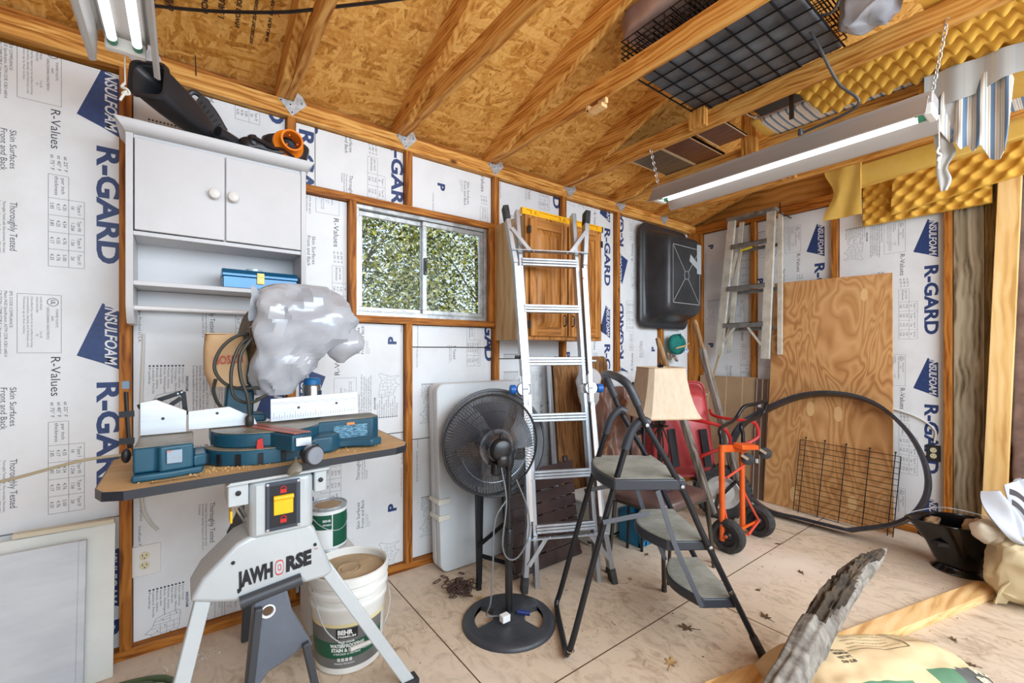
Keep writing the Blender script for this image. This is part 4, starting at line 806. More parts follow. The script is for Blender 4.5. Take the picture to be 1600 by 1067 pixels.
# cords and outlets
ivory = mat('outlet_ivory', s(222, 214, 178), .4); plate = mat('outlet_plate', s(232, 232, 230), .4); slot = mat('slot_dark', s(30, 30, 30), .6)
def outlet(o, xd, n, lab, pm, pw, ph):
    o, xd, n = V(o), V(xd), V(n); t = thing('power_outlet', o-V(0, 0, ph/2), lab, 'power outlet'); z = V(0, 0, 1)
    def pl(b, c, hw, hh, d0, d1, m=0): p = o+xd*c[0]+z*c[1]; b.hexa([p+xd*(sx_*hw)+z*(sz_*hh)+n*d for d in (d0, d1) for sx_, sz_ in ((-1, -1), (1, -1), (1, 1), (-1, 1))], m)
    b = B(); pl(b, (0, 0), pw/2, ph/2, -.03, .005); b.obj('cover_plate', pm, t, bev=.002)
    for dz in (-.0195, .0195):
        b = B(); b.lathe([(.017, .005), (.0165, .008), (.001, .008)], o+z*dz, n, 20); k = b.obj('socket_face', ivory, t)
        b = B(); pl(b, (-.0065, dz+.004), .0012, .0045, .008, .0086); pl(b, (.0065, dz+.004), .0012, .004, .008, .0086); b.lathe([(.0025, .008), (.0025, .0086)], o+z*(dz-.008), n, 10); b.obj('slots', slot, k)
outlet((0.058,0.036,0.374), (1, 0, 0), (0, -1, 0), 'white power outlet on the foam board beside the stud, under the mitre saw table', plate, .105, .125)
outlet((4.243, -1.695, .56), (0, -1, 0), (-1, 0, 0), 'uncovered power outlet box at the right end of the right wall boards', blackp, .07, .11)
rom = mat('cable_white', s(214, 212, 206), .5)
b = B(); b.tube(smoothpath([(.055, .037, 1.32), (.045, .03, .9), (.05, .03, .62), (.075, .034, .53), (.10, .037, .49)], 6), .006, 8); b.obj('house_cable', rom, label='grey-white cable running down the stud to the left power outlet', cat='cable')
b = B(); b.tube(smoothpath([(4.238, -1.18, .93), (4.235, -1.4, .86), (4.235, -1.6, .80), (4.236, -1.7, .72), (4.236, -1.70, .63)], 6), .006, 8); b.obj('house_cable', rom, label='white cable curving across the board to the right power outlet', cat='cable')
# ---------------------------------------------------------------- clamping stand
jg = mat('stand_grey', s(196, 203, 206), .38, .15, c2=s(184, 191, 194), sc=4); jd = mat('stand_blue_grey', s(100, 108, 120), .4, c2=s(88, 95, 106), sc=6); jk = mat('stand_dark', s(58, 62, 68), .45); redp = mat('print_red', s(196, 32, 32), .5); yelp = mat('switch_yellow', s(250, 190, 24), .35); inkb = mat('ink_black', s(24, 25, 32), .5)
t = thing('clamp_stand', (.43, -.5, 0), 'grey three-legged clamping work stand with a yellow switch carrying the saw table', 'work stand')
FY = -.78
b = B(); hp = [(.352, .672), (.512, .690), (.540, .655), (.600, .492), (.573, .478), (.505, .478), (.49, .50), (.332, .478), (.262, .498), (.200, .522), (.232, .58), (.318, .66)]
b.prism([(x, FY, z) for x, z in hp], (0, .16, 0)); b.obj('head_housing', jg, t, bev=.012, bseg=3)
b = B(); b.text('JAWH', (.318, FY-.0012, .527), (.99, 0, .07), (-.07, 0, 1), .100, .044, 0, bold=.06, shear=.1); b.text('RSE', (.452, FY-.0012, .537), (.99, 0, .07), (-.07, 0, 1), .080, .044, 0, bold=.06, shear=.1)
b.text('TM', (.536, FY-.0012, .582), (1, 0, 0), (0, 0, 1), .012, .006, 1)
for r0, r1, m_ in ((1.0, .86, 1), (.86, .42, 2), (.42, .30, 1)):
    P = [(.4335+.0125*math.copysign(abs(math.cos(a*math.pi/12))**.6, math.cos(a*math.pi/12)), .555+.024*math.copysign(abs(math.sin(a*math.pi/12))**.8, math.sin(a*math.pi/12))) for a in range(24)]
    sc_ = lambda p, r: (.4335+(p[0]-.4335)*r, FY-.0012, .555+(p[1]-.555)*(r if r == 1 else r*.97))
    b.add([sc_(p, r0) for p in P]+[sc_(p, r1) for p in P], [(i, (i+1) % 24, 24+(i+1) % 24, 24+i) for i in range(24)], m_)
b.obj('lettering', [inkb, redp, jg], t, smooth=0)
for x, z in ((.308, .606), (.54, .60)):
    b = B(); b.lathe([(.0055, 0), (.005, .003), (.001, .0035)], (x, FY-.001, z), (0, -1, 0), 12); b.obj('bolt', inkb, t)
b = B(); b.tube([(.325, FY-.006, .481), (.496, FY-.006, .501)], .019, 16); b.obj('foot_bar', jk, t)
b = B(); b.beam((.34, -.62, .60), (.46, -.12, .62), .08, .10); b.obj('rear_beam', jk, t, bev=.01)
# column with the switch
b = B(); cs = [(.368, -.79), (.518, -.79), (.535, -.775), (.535, -.64), (.350, -.64), (.350, -.775)]; b.prism([(x, y, .665) for x, y in cs], (0, 0, .175)); b.obj('column', jg, t, bev=.012, bseg=3)
b = B(); b.hexa([(.392, -.797, .68), (.492, -.797, .68), (.492, -.789, .68), (.392, -.789, .68), (.392, -.797, .834), (.492, -.797, .834), (.492, -.789, .834), (.392, -.789, .834)]); pl_ = b.obj('switch_plate', mat('switch_plate_grey', s(58, 66, 80), .4), t, bev=.004)
b = B(); b.box((.404, -.7985, .692), (.480, -.797, .822)); b.obj('switch_recess', inkb, pl_)
b = B(); b.box((.414, -.803, .730), (.470, -.7988, .780)); b.tube([(.413, -.803, .784), (.471, -.803, .784)], .008, 10); b.obj('rocker', yelp, pl_, bev=.002)
b = B()
for z, op in ((.797, 1), (.703, 0)):
    b.box((.433, -.8, z), (.451, -.7987, z+.012)); b.tube(arc((.442, -.7994, z+.013), .008, -.2 if op else 0, math.pi*(1.2 if op else 1), 12), .0015, 6)
b.obj('lock_symbols', redp, pl_)
for x, z in ((.398, .686), (.486, .686), (.398, .828), (.486, .828)):
    b = B(); b.lathe([(.005, 0), (.0045, .002), (.001, .0025)], (x, -.797, z), (0, -1, 0), 12); b.obj('screw', chrome, pl_)
for x0, x1 in ((.294, .348), (.537, .576)):
    b = B(); b.box((x0, -.785, .775), (x1, -.65, .845)); e_ = b.obj('jaw_bracket', jg, t, bev=.004)
    b = B(); b.lathe([(.008, 0), (.007, .004), (.001, .005)], ((x0+x1)/2, -.786, .815), (0, -1, 0), 14); b.obj('bracket_bolt', inkb, e_)
b = B(); b.prism([(.288, -.80, .842), (.575, -.80, .848), (.585, -.80, .856), (.30, -.80, .852)], (0, .16, 0)); b.obj('jaw_plate', jg, t, bev=.002)
for x0, z0, x1, z1 in ((.31, .775, .345, .70), (.325, .775, .348, .72)):
    b = B(); b.tube([(x0, -.74, z0), (x1, -.72, z1)], .004, 8); b.obj('spring_rod', chrome, t)
b = B(); b.box((.302, -.75, .715), (.309, -.70, .752)); b.obj('release_tab', yelp, t, bev=.002)
# legs
for p, q, nm in (((.236, -.755, .52), (.112, -.815, 0), 'front_leg'), ((.580, -.755, .50), (.868, -.80, 0), 'front_leg')):
    b = B(); p, q = V(p), V(q); k = V(q)-V(p); b.beam(p+k*-.02, q, .042, .030, (0, 1, 0)); L_ = b.obj('leg', jg, t, bev=.004)
    b = B(); b.box((q.x-.03, q.y-.025, 0), (q.x+.03, q.y+.025, .02)); b.obj('leg_foot', rubber, L_, bev=.004)
b = B(); b.beam((.43, -.16, .60), (.402, -.148, .0), .034, .03, (0, 1, 0)); b.obj('leg', jk, t, bev=.003)
# foot pedal hanging below the bar
b = B(); P = [(.362, .475), (.452, .49), (.468, .41), (.53, .275), (.505, .285), (.455, .262), (.40, .245), (.375, .215), (.338, .20)]
b.prism([(x, -.80, z) for x, z in P], (0, .05, 0)); pd_ = b.obj('foot_pedal', jd, t, bev=.005)
for x0, z0, x1, z1 in ((.372, .46, .345, .19), (.345, .2, .34, .02), (.505, .30, .56, .02)):
    b = B(); b.beam((x0, -.80, z0), (x1, -.80, z1), .022, .04, (0, 1, 0)); b.obj('pedal_frame', jk, pd_, bev=.004)
b = B(); b.lathe([(.019, 0), (.021, .004), (.017, .005), (.015, 0)], (.398, -.801, .438), (0, -1, 0), 20, cap=False); b.obj('pedal_ring', white_enamel, pd_)
b = B(); b.lathe([(.013, 0), (.013, .0012)], (.398, -.8005, .438), (0, -1, 0), 20); b.obj('pedal_hole', mat('hole_dark', s(92, 70, 48), .9), pd_)
# ---------------------------------------------------------------- plywood saw table
plytop = mat('table_plywood', s(206, 172, 122), .6, c2=s(190, 150, 98), sc=3, st=(1, 5, 1)); edgeb = mat('table_edge_black', s(38, 42, 50), .35)
b = B(); tp = [(.065, -.822), (.83, -.757), (.875, -.735), (.905, -.68), (.915, -.30), (.88, -.26), (.04, -.32), (.0, -.36), (.002, -.75), (.02, -.80)]
b.prism([(x, y, .858) for x, y in tp], (0, 0, .022), 0)
ed = [(p, q) for p, q in zip(tp, tp[1:]+tp[:1])]
t = thing('saw_table', (.45, -.55, .858), 'long plywood table top with a black edge band on the grey work stand', 'table top')
b.obj('top', plytop, t, smooth=0)
b = B()
k = len(tp); c_ = V(.45, -.55, 0)
o_ = [V(x, y, 0)+(V(x, y, 0)-c_).normalized()*.003 for x, y in tp]
b.add([V(p.x, p.y, .856) for p in o_]+[V(p.x, p.y, .8805) for p in o_]+[V(x, y, .8805) for x, y in tp]+[V(x, y, .856) for x, y in tp], [(i, (i+1) % k, k+(i+1) % k, k+i) for i in range(k)]+[(k+i, k+(i+1) % k, 2*k+(i+1) % k, 2*k+i) for i in range(k)]+[(3*k+i, 3*k+(i+1) % k, (i+1) % k, i) for i in range(k)])
b.obj('edge_band', edgeb, t, smooth=0)
b = B(); b.text('ROCKWELL', (.115, -.785, .8802), (1, .09, 0), (-.09, 1, 0), .12, .012, 0, bold=.03); b.obj('stamped_lettering', mat('stamp_ink', s(112, 86, 54), .7), t, smooth=0)
dust = mat('sawdust', s(206, 166, 112), .9)
b = B(); R_ = random.Random(4)
for k in range(700):
    x = R_.choice((R_.uniform(.2, .52), R_.uniform(.24, .50), R_.uniform(.05, .85))); y = -.735+.07*x+R_.gauss(0, .018); a = R_.uniform(.0015, .004); an = R_.uniform(0, 6.3); h_ = R_.uniform(.0005, .004)
    b.add([(x+a*math.cos(an), y+a*math.sin(an), .8805), (x-a*math.sin(an), y+a*math.cos(an), .8805), (x-a*math.cos(an), y-a*math.sin(an), .8806+h_), (x, y, .8812+h_)], [(0, 1, 2), (0, 1, 3), (1, 2, 3), (0, 2, 3)])
b.obj('sawdust', dust, kind='stuff', label='sawdust scattered along the saw base on the plywood table', cat='sawdust', smooth=0)
# ---------------------------------------------------------------- mitre saw
teal_s = mat('saw_blue', s(32, 86, 108), .38, c2=s(24, 72, 94), sc=5); tealL = mat('saw_deck_worn', s(142, 134, 116), .55, c2=s(108, 108, 100), sc=14); sawal = mat('saw_fence_alu', s(222, 226, 230), .34, .7, c2=s(206, 210, 215), sc=10, st=(.3, 1, 3)); kerf = mat('kerf_red', s(184, 112, 98), .6, c2=s(160, 92, 80), sc=20)
t = thing('mitre_saw', (.45, -.55, .8805), 'blue mitre saw with an aluminium fence on the plywood table', 'mitre saw')
Z0 = .8812
b = B()   # left base wing
b.prism([(.072, -.755, Z0), (.155, -.752, Z0), (.235, -.732, Z0), (.245, -.60, Z0), (.245, -.50, Z0), (.072, -.50, Z0)], (0, 0, .02))
b.prism([(.074, -.735, Z0+.0205), (.125, -.735, Z0+.0205), (.135, -.752, Z0+.0205), (.212, -.735, Z0+.0205), (.212, -.60, Z0+.0205), (.215, -.50, Z0+.0205), (.074, -.50, Z0+.0205)], (0, 0, .072))
b.prism([(.212, -.735, Z0+.0205), (.245, -.72, Z0+.0205), (.245, -.60, Z0+.0205), (.212, -.60, Z0+.0205)], (0, 0, .035))
b.obj('left_base', teal_s, t, bev=.006, bseg=3)
b = B(); b.prism([(.078, -.732, .9735), (.212, -.730, .9735), (.212, -.51, .9735), (.078, -.51, .9735)], (0, 0, .003)); b.obj('left_deck', tealL, t)
b = B(); b.box((.150, -.7555, .925), (.185, -.7535, .962)); b.obj('warning_label', mat('label_pale', s(150, 170, 186), .5, c2=s(206, 120, 90), sc=40, lo=.55, hi=.6), t)
# turntable
tc_ = V(.43, -.585, 0)
def tt(a0, a1, r0, r1, z0, z1, m=0, n=28):
    P = [(tc_.x+r1*math.cos(a0+(a1-a0)*i/n), tc_.y+r1*.82*math.sin(a0+(a1-a0)*i/n)) for i in range(n+1)]+[(tc_.x+r0*math.cos(a1-(a1-a0)*i/n), tc_.y+r0*.82*math.sin(a1-(a1-a0)*i/n)) for i in range(n+1)]
    return P
b = B(); P = tt(math.pi, 2*math.pi, .001, .19, 0, 0); b.prism([(x, y, Z0) for x, y in P[:29]], (0, 0, .048)); b.obj('mitre_scale_base', teal_s, t, bev=.004)
b = B(); b.prism([(x, y, Z0+.0485) for x, y in P[:29]], (0, 0, .003)); b.obj('mitre_scale', tealL, t)
b = B()
for i in range(2, 27):
    a = math.pi+i*math.pi/28; x, y = tc_.x+.192*math.cos(a), tc_.y+.192*.82*math.sin(a)
    if i % 3 == 0: b.beam((x, y+.002, Z0+.004), (x, y+.002, Z0+.038), .014, .012, (math.cos(a), math.sin(a), 0))
b.obj('scale_slots', inkb, t)
b = B(); P = [(tc_.x+.165*math.cos(math.pi+i*math.pi/24), tc_.y+.165*.8*math.sin(math.pi+i*math.pi/24)) for i in range(25)]
b.prism([(x, y, Z0+.052) for x, y in P], (0, 0, .045)); b.box((tc_.x-.17, tc_.y-.001, Z0+.052), (tc_.x+.17, -.45, Z0+.097)); b.obj('turntable', teal_s, t, bev=.005)
b = B(); b.prism([(x, y, Z0+.0975) for x, y in P], (0, 0, .0025)); b.box((tc_.x-.168, tc_.y, Z0+.0975), (tc_.x+.168, -.46, Z0+.1)); b.obj('turntable_deck', tealL, t)
arm_d = V(.10, -.245, 0).normalized(); side = V(arm_d.y, -arm_d.x, 0)
a0_, a1_ = V(.41, -.60, 0), V(.497, -.805, 0)
b = B(); w_ = .042; Pp = [a0_-side*w_, a1_-side*w_*.85, a1_+side*w_*.85, a0_+side*w_]
b.prism([(p.x, p.y, Z0+.045) for p in Pp], (0, 0, .053)); b.obj('mitre_arm', teal_s, t, bev=.005)
b = B(); Pk = [a0_-side*.03-arm_d*.12, a1_-side*.03, a1_+side*.03, a0_+side*.03-arm_d*.12]; b.prism([(p.x, p.y, Z0+.1003) for p in Pk], (0, 0, .002), 0)
Pk = [a0_-side*.003-arm_d*.12, a1_-side*.003, a1_+side*.003, a0_+side*.003-arm_d*.12]; b.prism([(p.x, p.y, Z0+.1024) for p in Pk], (0, 0, .0005), 1); b.obj('kerf_plate', [kerf, inkb], t)
b = B(); b.box((.474, -.8225, Z0+.062), (.520, -.806, Z0+.088)); b.obj('arm_face_plate', sawal, t, bev=.001)
b = B(); kc = a1_+arm_d*.02+V(0, 0, Z0+.035); b.lathe([(.012, -.02), (.012, .012), (.029, .016), (.033, .022), (.033, .042), (.028, .047)], kc, arm_d, 28); kn = b.obj('mitre_knob', blackp, t, bev=.001)
b = B(); b.lathe([(.028, .047), (.026, .0505), (.001, .053)], kc, arm_d, 28, cap=False); b.obj('knob_face', mat('knob_grey', s(130, 136, 146), .4), kn)
b = B(); b.lathe([(.004, 0), (.006, .02), (.022, .04), (.024, .055), (.018, .062)], kc-V(.03, -.005, .006), (-.15, -.5, -.5), 12, sx=.5); b.obj('lock_lever', tealL, t)
b = B(); b.prism([(.375, -.725, Z0+.05), (.395, -.728, Z0+.05), (.392, -.728, Z0+.085), (.378, -.725, Z0+.08)], (0, -.006, 0)); b.obj('scale_pointer', mat('pointer_red', s(190, 40, 36), .4), t)
# right base wing
b = B(); b.prism([(.585, -.52, Z0), (.585, -.60, Z0), (.80, -.60, Z0), (.835, -.56, Z0), (.835, -.45, Z0), (.585, -.45, Z0)], (0, 0, .098)); b.obj('right_base', teal_s, t, bev=.005)
b = B(); b.prism([(.586, -.46, Z0+.0985), (.586, -.598, Z0+.0985), (.798, -.598, Z0+.0985), (.832, -.56, Z0+.0985), (.832, -.46, Z0+.0985)], (0, 0, .002)); b.obj('right_deck', tealL, t)
b = B(); b.box((.645, -.6025, Z0+.03), (.775, -.6008, Z0+.078)); b.obj('info_label', mat('label_blue', s(110, 158, 182), .5, c2=s(40, 88, 112), sc=60, st=(1, 1, 4), lo=.45, hi=.55), t)
b = B(); b.box((.695, -.6035, Z0+.079), (.725, -.6012, Z0+.088)); b.obj('orange_tag', mat('tag_orange', s(226, 140, 70), .5), t)
b = B(); b.prism([(.545, -.70, Z0), (.62, -.695, Z0), (.655, -.66, Z0), (.655, -.601, Z0), (.56, -.601, Z0)], (0, 0, .062)); b.obj('pivot_block', teal_s, t, bev=.01)
b = B(); b.prism([(.64, -.655, Z0+.005), (.70, -.665, Z0+.005), (.76, -.70, Z0+.005), (.805, -.68, Z0+.005), (.805, -.655, Z0+.005), (.75, -.645, Z0+.005), (.68, -.61, Z0+.005)], (0, 0, .028)); b.obj('table_lock_handle', teal_s, t, bev=.006)
# fences
b = B(); y = -.545; b.prism([(.078, y, .98), (.078, y, 1.085), (.118, y, 1.092), (.196, y, 1.05), (.196, y, .98)], (0, .012, 0)); b.lathe([(.005, 0), (.004, .003)], (.135, y-.001, 1.03), (0, -1, 0), 12, 1); b.obj('sliding_fence', [sawal, jk], t, bev=.0015)
b = B(); b.prism([(.200, y, .985), (.200, y, 1.048), (.315, y, 1.055), (.39, y, 1.01), (.40, y, .985)], (0, .012, 0)); b.lathe([(.005, 0), (.004, .003)], (.28, y-.001, 1.035), (0, -1, 0), 12, 1); b.obj('fence', [sawal, jk], t, bev=.0015)
b = B(); b.prism([(.442, y, .99), (.442, y, 1.072), (.752, y, 1.082), (.755, y, .995)], (0, .012, 0), 0)
for i in range(33):
    x = .452+i*.009; h_ = .022 if i % 4 == 0 else (.015 if i % 2 == 0 else .010); z = .998+(x-.44)*.02; b.box((x-.0004, y-.0006, z), (x+.0004, y-.0002, z+h_), 1)
for x, z in ((.535, 1.035), (.672, 1.042)): b.lathe([(.005, 0), (.0045, .002)], (x, y-.0008, z), (0, -1, 0), 12, 1)
for z in (1.052, 1.058): b.box((.444, y-.0005, z), (.75, y-.0002, z+.0008), 1)
b.obj('ruler_fence', [sawal, jk], t, smooth=0)
# column behind the fence, motor head under the bag
b = B(); b.prism([(.30, -.45, .982), (.44, -.47, .982), (.43, -.36, .982), (.30, -.36, .982)], (0, 0, .03)); b.hexa([(.305, -.43, 1.0), (.40, -.43, 1.0), (.40, -.36, 1.0), (.305, -.36, 1.0), (.32, -.42, 1.17), (.41, -.42, 1.17), (.41, -.36, 1.17), (.32, -.36, 1.17)]); b.obj('arm_column', teal_s, t, bev=.008)
b = B(); b.tube([(.37, -.40, 1.12), (.45, -.45, 1.22), (.55, -.50, 1.32)], [.045, .05, .06], 12); b.obj('saw_arm', teal_s, t)
b = B(); b.sheet(blob((.54, -.50, 1.36), (.115, .07, .085), 4, 0, 1, .6), 24, 14); b.obj('motor_head', jk, t, smooth=60)
b = B(); b.lathe([(.125, -.004), (.125, .004)], (.40, -.47, 1.28), (1, .35, 0), 30); b.obj('blade_guard', mat('guard_grey', s(128, 118, 96), .5, c2=s(96, 88, 72), sc=8), t)
bg = mat('dust_bag_tan', s(206, 172, 132), .8, c2=s(190, 154, 114), sc=5)
b = B(); b.sheet(crumple(lambda u, v: (.325+(.058+.012*math.sin(v*3.1))*math.copysign(abs(math.cos(2*math.pi*u))**.5, math.cos(2*math.pi*u))-.02*v, -.42+.045*math.copysign(abs(math.sin(2*math.pi*u))**.5, math.sin(2*math.pi*u)), 1.12+.19*v), 9, .008, 3), 32, 12)
b.prism([(.265, -.46, 1.12), (.38, -.46, 1.12), (.38, -.38, 1.12), (.265, -.38, 1.12)], (0, 0, .004)); b.prism([(.25, -.46, 1.308), (.355, -.46, 1.308), (.355, -.385, 1.308), (.25, -.385, 1.308)], (0, 0, .004)); db = b.obj('dust_bag', bg, t, smooth=60)
b = B(); b.text('BOSCH', (.278, -.476, 1.20), (1, 0, .08), (-.08, 0, 1), .085, .030, 0, bold=.01); b.obj('handwritten_mark', mat('marker_red', s(176, 52, 40), .6), db, smooth=0)
# plastic bag over the saw head: shaped from outline pairs
bagm = mat('white_grocery_bag', s(160, 165, 174), .2, c2=s(184, 188, 194), sc=4, spec=.7, coat=.2)
def ribs(u, v):
    # u around, v from bottom to top
    prof = [(.462, -.50, 1.085, .055, .045), (.475, -.51, 1.15, .085, .07), (.50, -.51, 1.22, .115, .085), (.555, -.52, 1.29, .175, .10), (.572, -.52, 1.36, .175, .11), (.572, -.52, 1.42, .168, .10), (.565, -.51, 1.47, .15, .085), (.555, -.50, 1.497, .10, .06), (.555, -.50, 1.505, .005, .005)]
    k = v*(len(prof)-1); i = min(int(k), len(prof)-2); f = k-i; q = [a*(1-f)+c*f for a, c in zip(prof[i], prof[i+1])]
    a = 2*math.pi*u; sp = lambda c: math.copysign(abs(c)**.7, c)
    x, y_, z = q[0]+q[3]*sp(math.cos(a)), q[1]+q[4]*sp(math.sin(a)), q[2]
    return (x, y_, z)
def fold(f, amp, seed):
    def g(u, v):
        p = V(f(u, v)); q = V(p.x*7+p.z*3, p.y*7, p.z*4.5-p.x*3)+V(seed, 0, 0)
        r1 = 1-2*abs(mnoise.noise(q)); r2 = .7-1.6*abs(mnoise.noise(q*2.3+V(7, 3, 1)))
        c = V(.555, -.51, p.z); d = (p-c); d.z = 0
        return p+d.normalized()*((r1*.6+r2*.35-.5)*amp) if d.length > .02 else p
    return g
b = B(); b.sheet(fold(ribs, .055, 5), 64, 42)
b.sheet(crumple(lambda u, v: (.385+.075*u-.012*v, -.545+.02*math.sin(u*5)-.01*v, 1.485-.05*u-.13*v*(1-.5*u)), 14, .012, 2), 20, 20)
b.sheet(fold(lambda u, v: (.69+.075*math.cos(2*math.pi*u)*math.sin(math.pi*(.05+.9*v))+.03*v, -.54+.06*math.sin(2*math.pi*u)*math.sin(math.pi*(.05+.9*v)), 1.20+.15*v), .03, 11), 22, 12)
b.obj('plastic_bag', bagm, label='pale grey plastic bag pulled over the mitre saw head', cat='plastic bag', smooth=20)
# saw cord, looped
crd = mat('saw_cord', s(50, 50, 44), .5)
b = B()
b.tube(smoothpath([(0.398,-0.52,1.314), (0.338,-0.53,1.3), (0.291,-0.54,1.255), (0.272,-0.55,1.19), (0.299,-0.55,1.138), (0.347,-0.54,1.115), (0.407,-0.53,1.114), (0.439,-0.52,1.091), (0.398,-0.52,1.07)], 7), .0058, 8)
b.tube(smoothpath([(0.393,-0.53,1.309), (0.346,-0.55,1.266), (0.321,-0.56,1.189), (0.321,-0.56,1.112), (0.34,-0.555,1.077), (0.386,-0.54,1.065), (0.448,-0.53,1.098)], 7), .0058, 8)
b.tube(smoothpath([(0.387,-0.55,1.303), (0.346,-0.57,1.233), (0.346,-0.575,1.156), (0.365,-0.575,1.092), (0.373,-0.57,1.02)], 7), .0062, 8)
b.tube(smoothpath([(0.278,-0.5,1.15), (0.272,-0.5,1.105), (0.293,-0.49,1.051), (0.331,-0.48,1.029)], 7), .0058, 8)
b.obj('power_lead', crd, t)
b = B(); b.lathe([(.004, 0), (.013, .012), (.014, .035), (.008, .045)], (0.373,-0.57,0.979), (0, 0, 1), 12); b.obj('plug', crd, t)
b = B(); q = V((0.39,-0.54,1.313))
for k in range(5): b.tube(arc(q+V(.004*k-.008, -.006*(k % 2), -.014*k+.02), .012, 0, 2*math.pi, 12, (1, .3*k, 0), (0, .2, 1))[:-1], .0045, 6, closed=True)
b.obj('cord_knot', mat('rope_dark', s(84, 66, 50), .8), t)
# black fence clamp arm, side clamp, can, paper
t2 = thing('fence_clamp', (.17, -.50, 1.0), 'black folding clamp arm behind the left saw fence', 'clamp')
for p, q, nm in (((0.07,-0.5,1.067), (0.187,-0.5,1.11), 'upper_arm'), ((0.187,-0.5,1.11), (0.194,-0.5,1.032), 'link'), ((0.194,-0.5,1.032), (0.146,-0.5,1.036), 'lower_arm'), ((0.136,-0.51,1.055), (0.181,-0.51,1.09), 'brace')):
    b = B(); b.beam(p, q, .014, .007, (0, 1, 0)); b.obj(nm, blackm, t2, bev=.001)
for p in ((0.173,-0.506,1.105), (0.183,-0.506,1.109), (0.187,-0.506,1.037)):
    b = B(); b.lathe([(.004, 0), (.003, .003)], p, (0, -1, 0), 10); b.obj('rivet', chrome, t2)
t2 = thing('hold_down_clamp', (.05, -.62, .96), 'small dark screw clamp sticking up at the left end of the saw', 'clamp')
b = B(); b.tube([(0.059,-0.62,0.958), (0.054,-0.62,1.044), (0.051,-0.62,1.126)], .0055, 8); b.obj('rod', iron, t2)
b = B(); b.box(V((0.043,-0.62,1.136))-V(0, .01, .0), V((0.059,-0.62,1.158))+V(0, .01, 0)); b.obj('rod_cap', mat('cap_blue_grey', s(96, 120, 140), .4), t2)
for c0, c1 in (((0.036,-0.625,1.06), (0.071,-0.625,1.061)), ((0.036,-0.625,0.981), (0.071,-0.625,0.98))):
    b = B(); b.beam(c0, c1, .018, .006, (0, 1, 0)); b.obj('cross_arm', blackm, t2)
b = B(); b.ball(V((0.052,-0.63,0.938)), (.012, .012, .022), 12); b.obj('thumb_screw', blackp, t2)
b = B(); b.tube(smoothpath([(.05, -.63, .942), (-.05, -.62, .935), (-.2, -.6, .90), (-.35, -.58, .885), (-.5, -.56, .88)], 6), .0042, 8); b.obj('extension_cord', mat('cord_tan', s(156, 144, 116), .6), label='tan cord running from the saw out of the left edge of the photo', cat='cord')
canb = mat('can_steel', s(150, 152, 156), .2, .9); canl = mat('can_lid_blue', s(20, 96, 150), .4); canr = mat('can_label_dark', s(36, 56, 78), .4)
t2 = thing('glue_can', (.60, -.46, .985), 'small silver can with a blue lid behind the ruler fence', 'can')
b = B(); b.lathe([(.034, 0), (.034, .125), (.030, .132)], (.60, -.46, .982), (0, 0, 1), 24); b.obj('body', canb, t2)
b = B(); b.lathe([(.031, .132), (.031, .150), (.024, .158), (.002, .159)], (.60, -.46, .982), (0, 0, 1), 24); b.obj('lid', canl, t2)
b = B(); b.prism([(.618, -.4896, 1.0), (.632, -.474, 1.0), (.632, -.474, 1.09), (.618, -.4896, 1.09)], (.0015, -.0015, 0)); b.obj('label_strip', canr, t2)
# ---------------------------------------------------------------- buckets, panels and hose at the left
pailw = mat('pail_white', s(232, 232, 228), .4, c2=s(222, 220, 214), sc=4); paild = mat('dried_stain', s(190, 164, 130), .85, c2=s(168, 140, 106), sc=9); labg = mat('label_grey', s(116, 116, 114), .45, c2=s(98, 98, 98), sc=8); labgr = mat('label_green', s(16, 86, 62), .45); laby = mat('label_cream', s(226, 212, 158), .5); bluebadge = mat('badge_blue', s(70, 168, 216), .45)
def wrap(b, c, r0, r1, z0, z1, a0, a1, m, n=40, off=.0006, wave=0):
    """patch on a tapered pail; r0 radius at z=c.z, r1 per metre of height"""
    P = []
    for k in range(2):
        for i in range(n+1):
            a = a0+(a1-a0)*i/n; z = (z0 if k == 0 else z1)+wave*math.cos((a-(a0+a1)/2)*1.2); r = r0+(r1*z)+off; P.append((c[0]+r*math.cos(a), c[1]+r*math.sin(a), c[2]+z))
    b.add(P, [(i, i+1, n+2+i, n+1+i) for i in range(n)], m)
def wraptext(b, body, c, r0, r1, zc, h, ac, w, m, bold=.03, off=.0014):
    vs, fs, (x0, y0, x1, y1) = textmesh(body, bold, 0, 2); sx = w/(x1-x0); sy = h/.7; P = []
    for p in vs:
        z = zc+p[1]*sy; r = r0+r1*z+off; a = ac+((p[0]-(x0+x1)/2)*sx)/r; P.append((c[0]+r*math.cos(a), c[1]+r*math.sin(a), c[2]+z))
    b.add(P, fs, m)
PC = (.735, -.50, 0); pr0, pr1 = .128, .055
t = thing('plastic_pail', PC, 'white plastic pail of deck sealer with a green and grey label under the work stand', 'pail')
b = B(); R = lambda z: pr0+pr1*z
prof = [(.118, 0), (R(0), .006), (R(.02), .02), (R(.235), .235), (R(.24)+.006, .245), (R(.26)+.006, .26), (R(.265), .268), (R(.29), .29), (R(.295)+.008, .297), (R(.31)+.008, .31), (R(.315), .318), (R(.335), .335), (R(.34)+.008, .342), (R(.372)+.006, .375), (R(.372), .378), (R(.372)-.006, .372), (R(.35)-.006, .345)]
b.lathe(prof, PC, (0, 0, 1), 56); b.obj('body', pailw, t)
b = B(); b.lathe([(R(.34)-.006, .348), (.12, .348), (.116, .352), (.10, .350), (.05, .351), (.045, .354), (.035, .350), (.03, .353), (.02, .350), (.001, .350)], PC, (0, 0, 1), 48, cap=False); b.obj('lid', paild, t)
am = -math.pi/2-.28
b = B(); wrap(b, PC, pr0, pr1, .030, .190, am-1.45, am+1.05, 0); wrap(b, PC, pr0, pr1, .190, .203, am-1.45, am+1.25, 1)
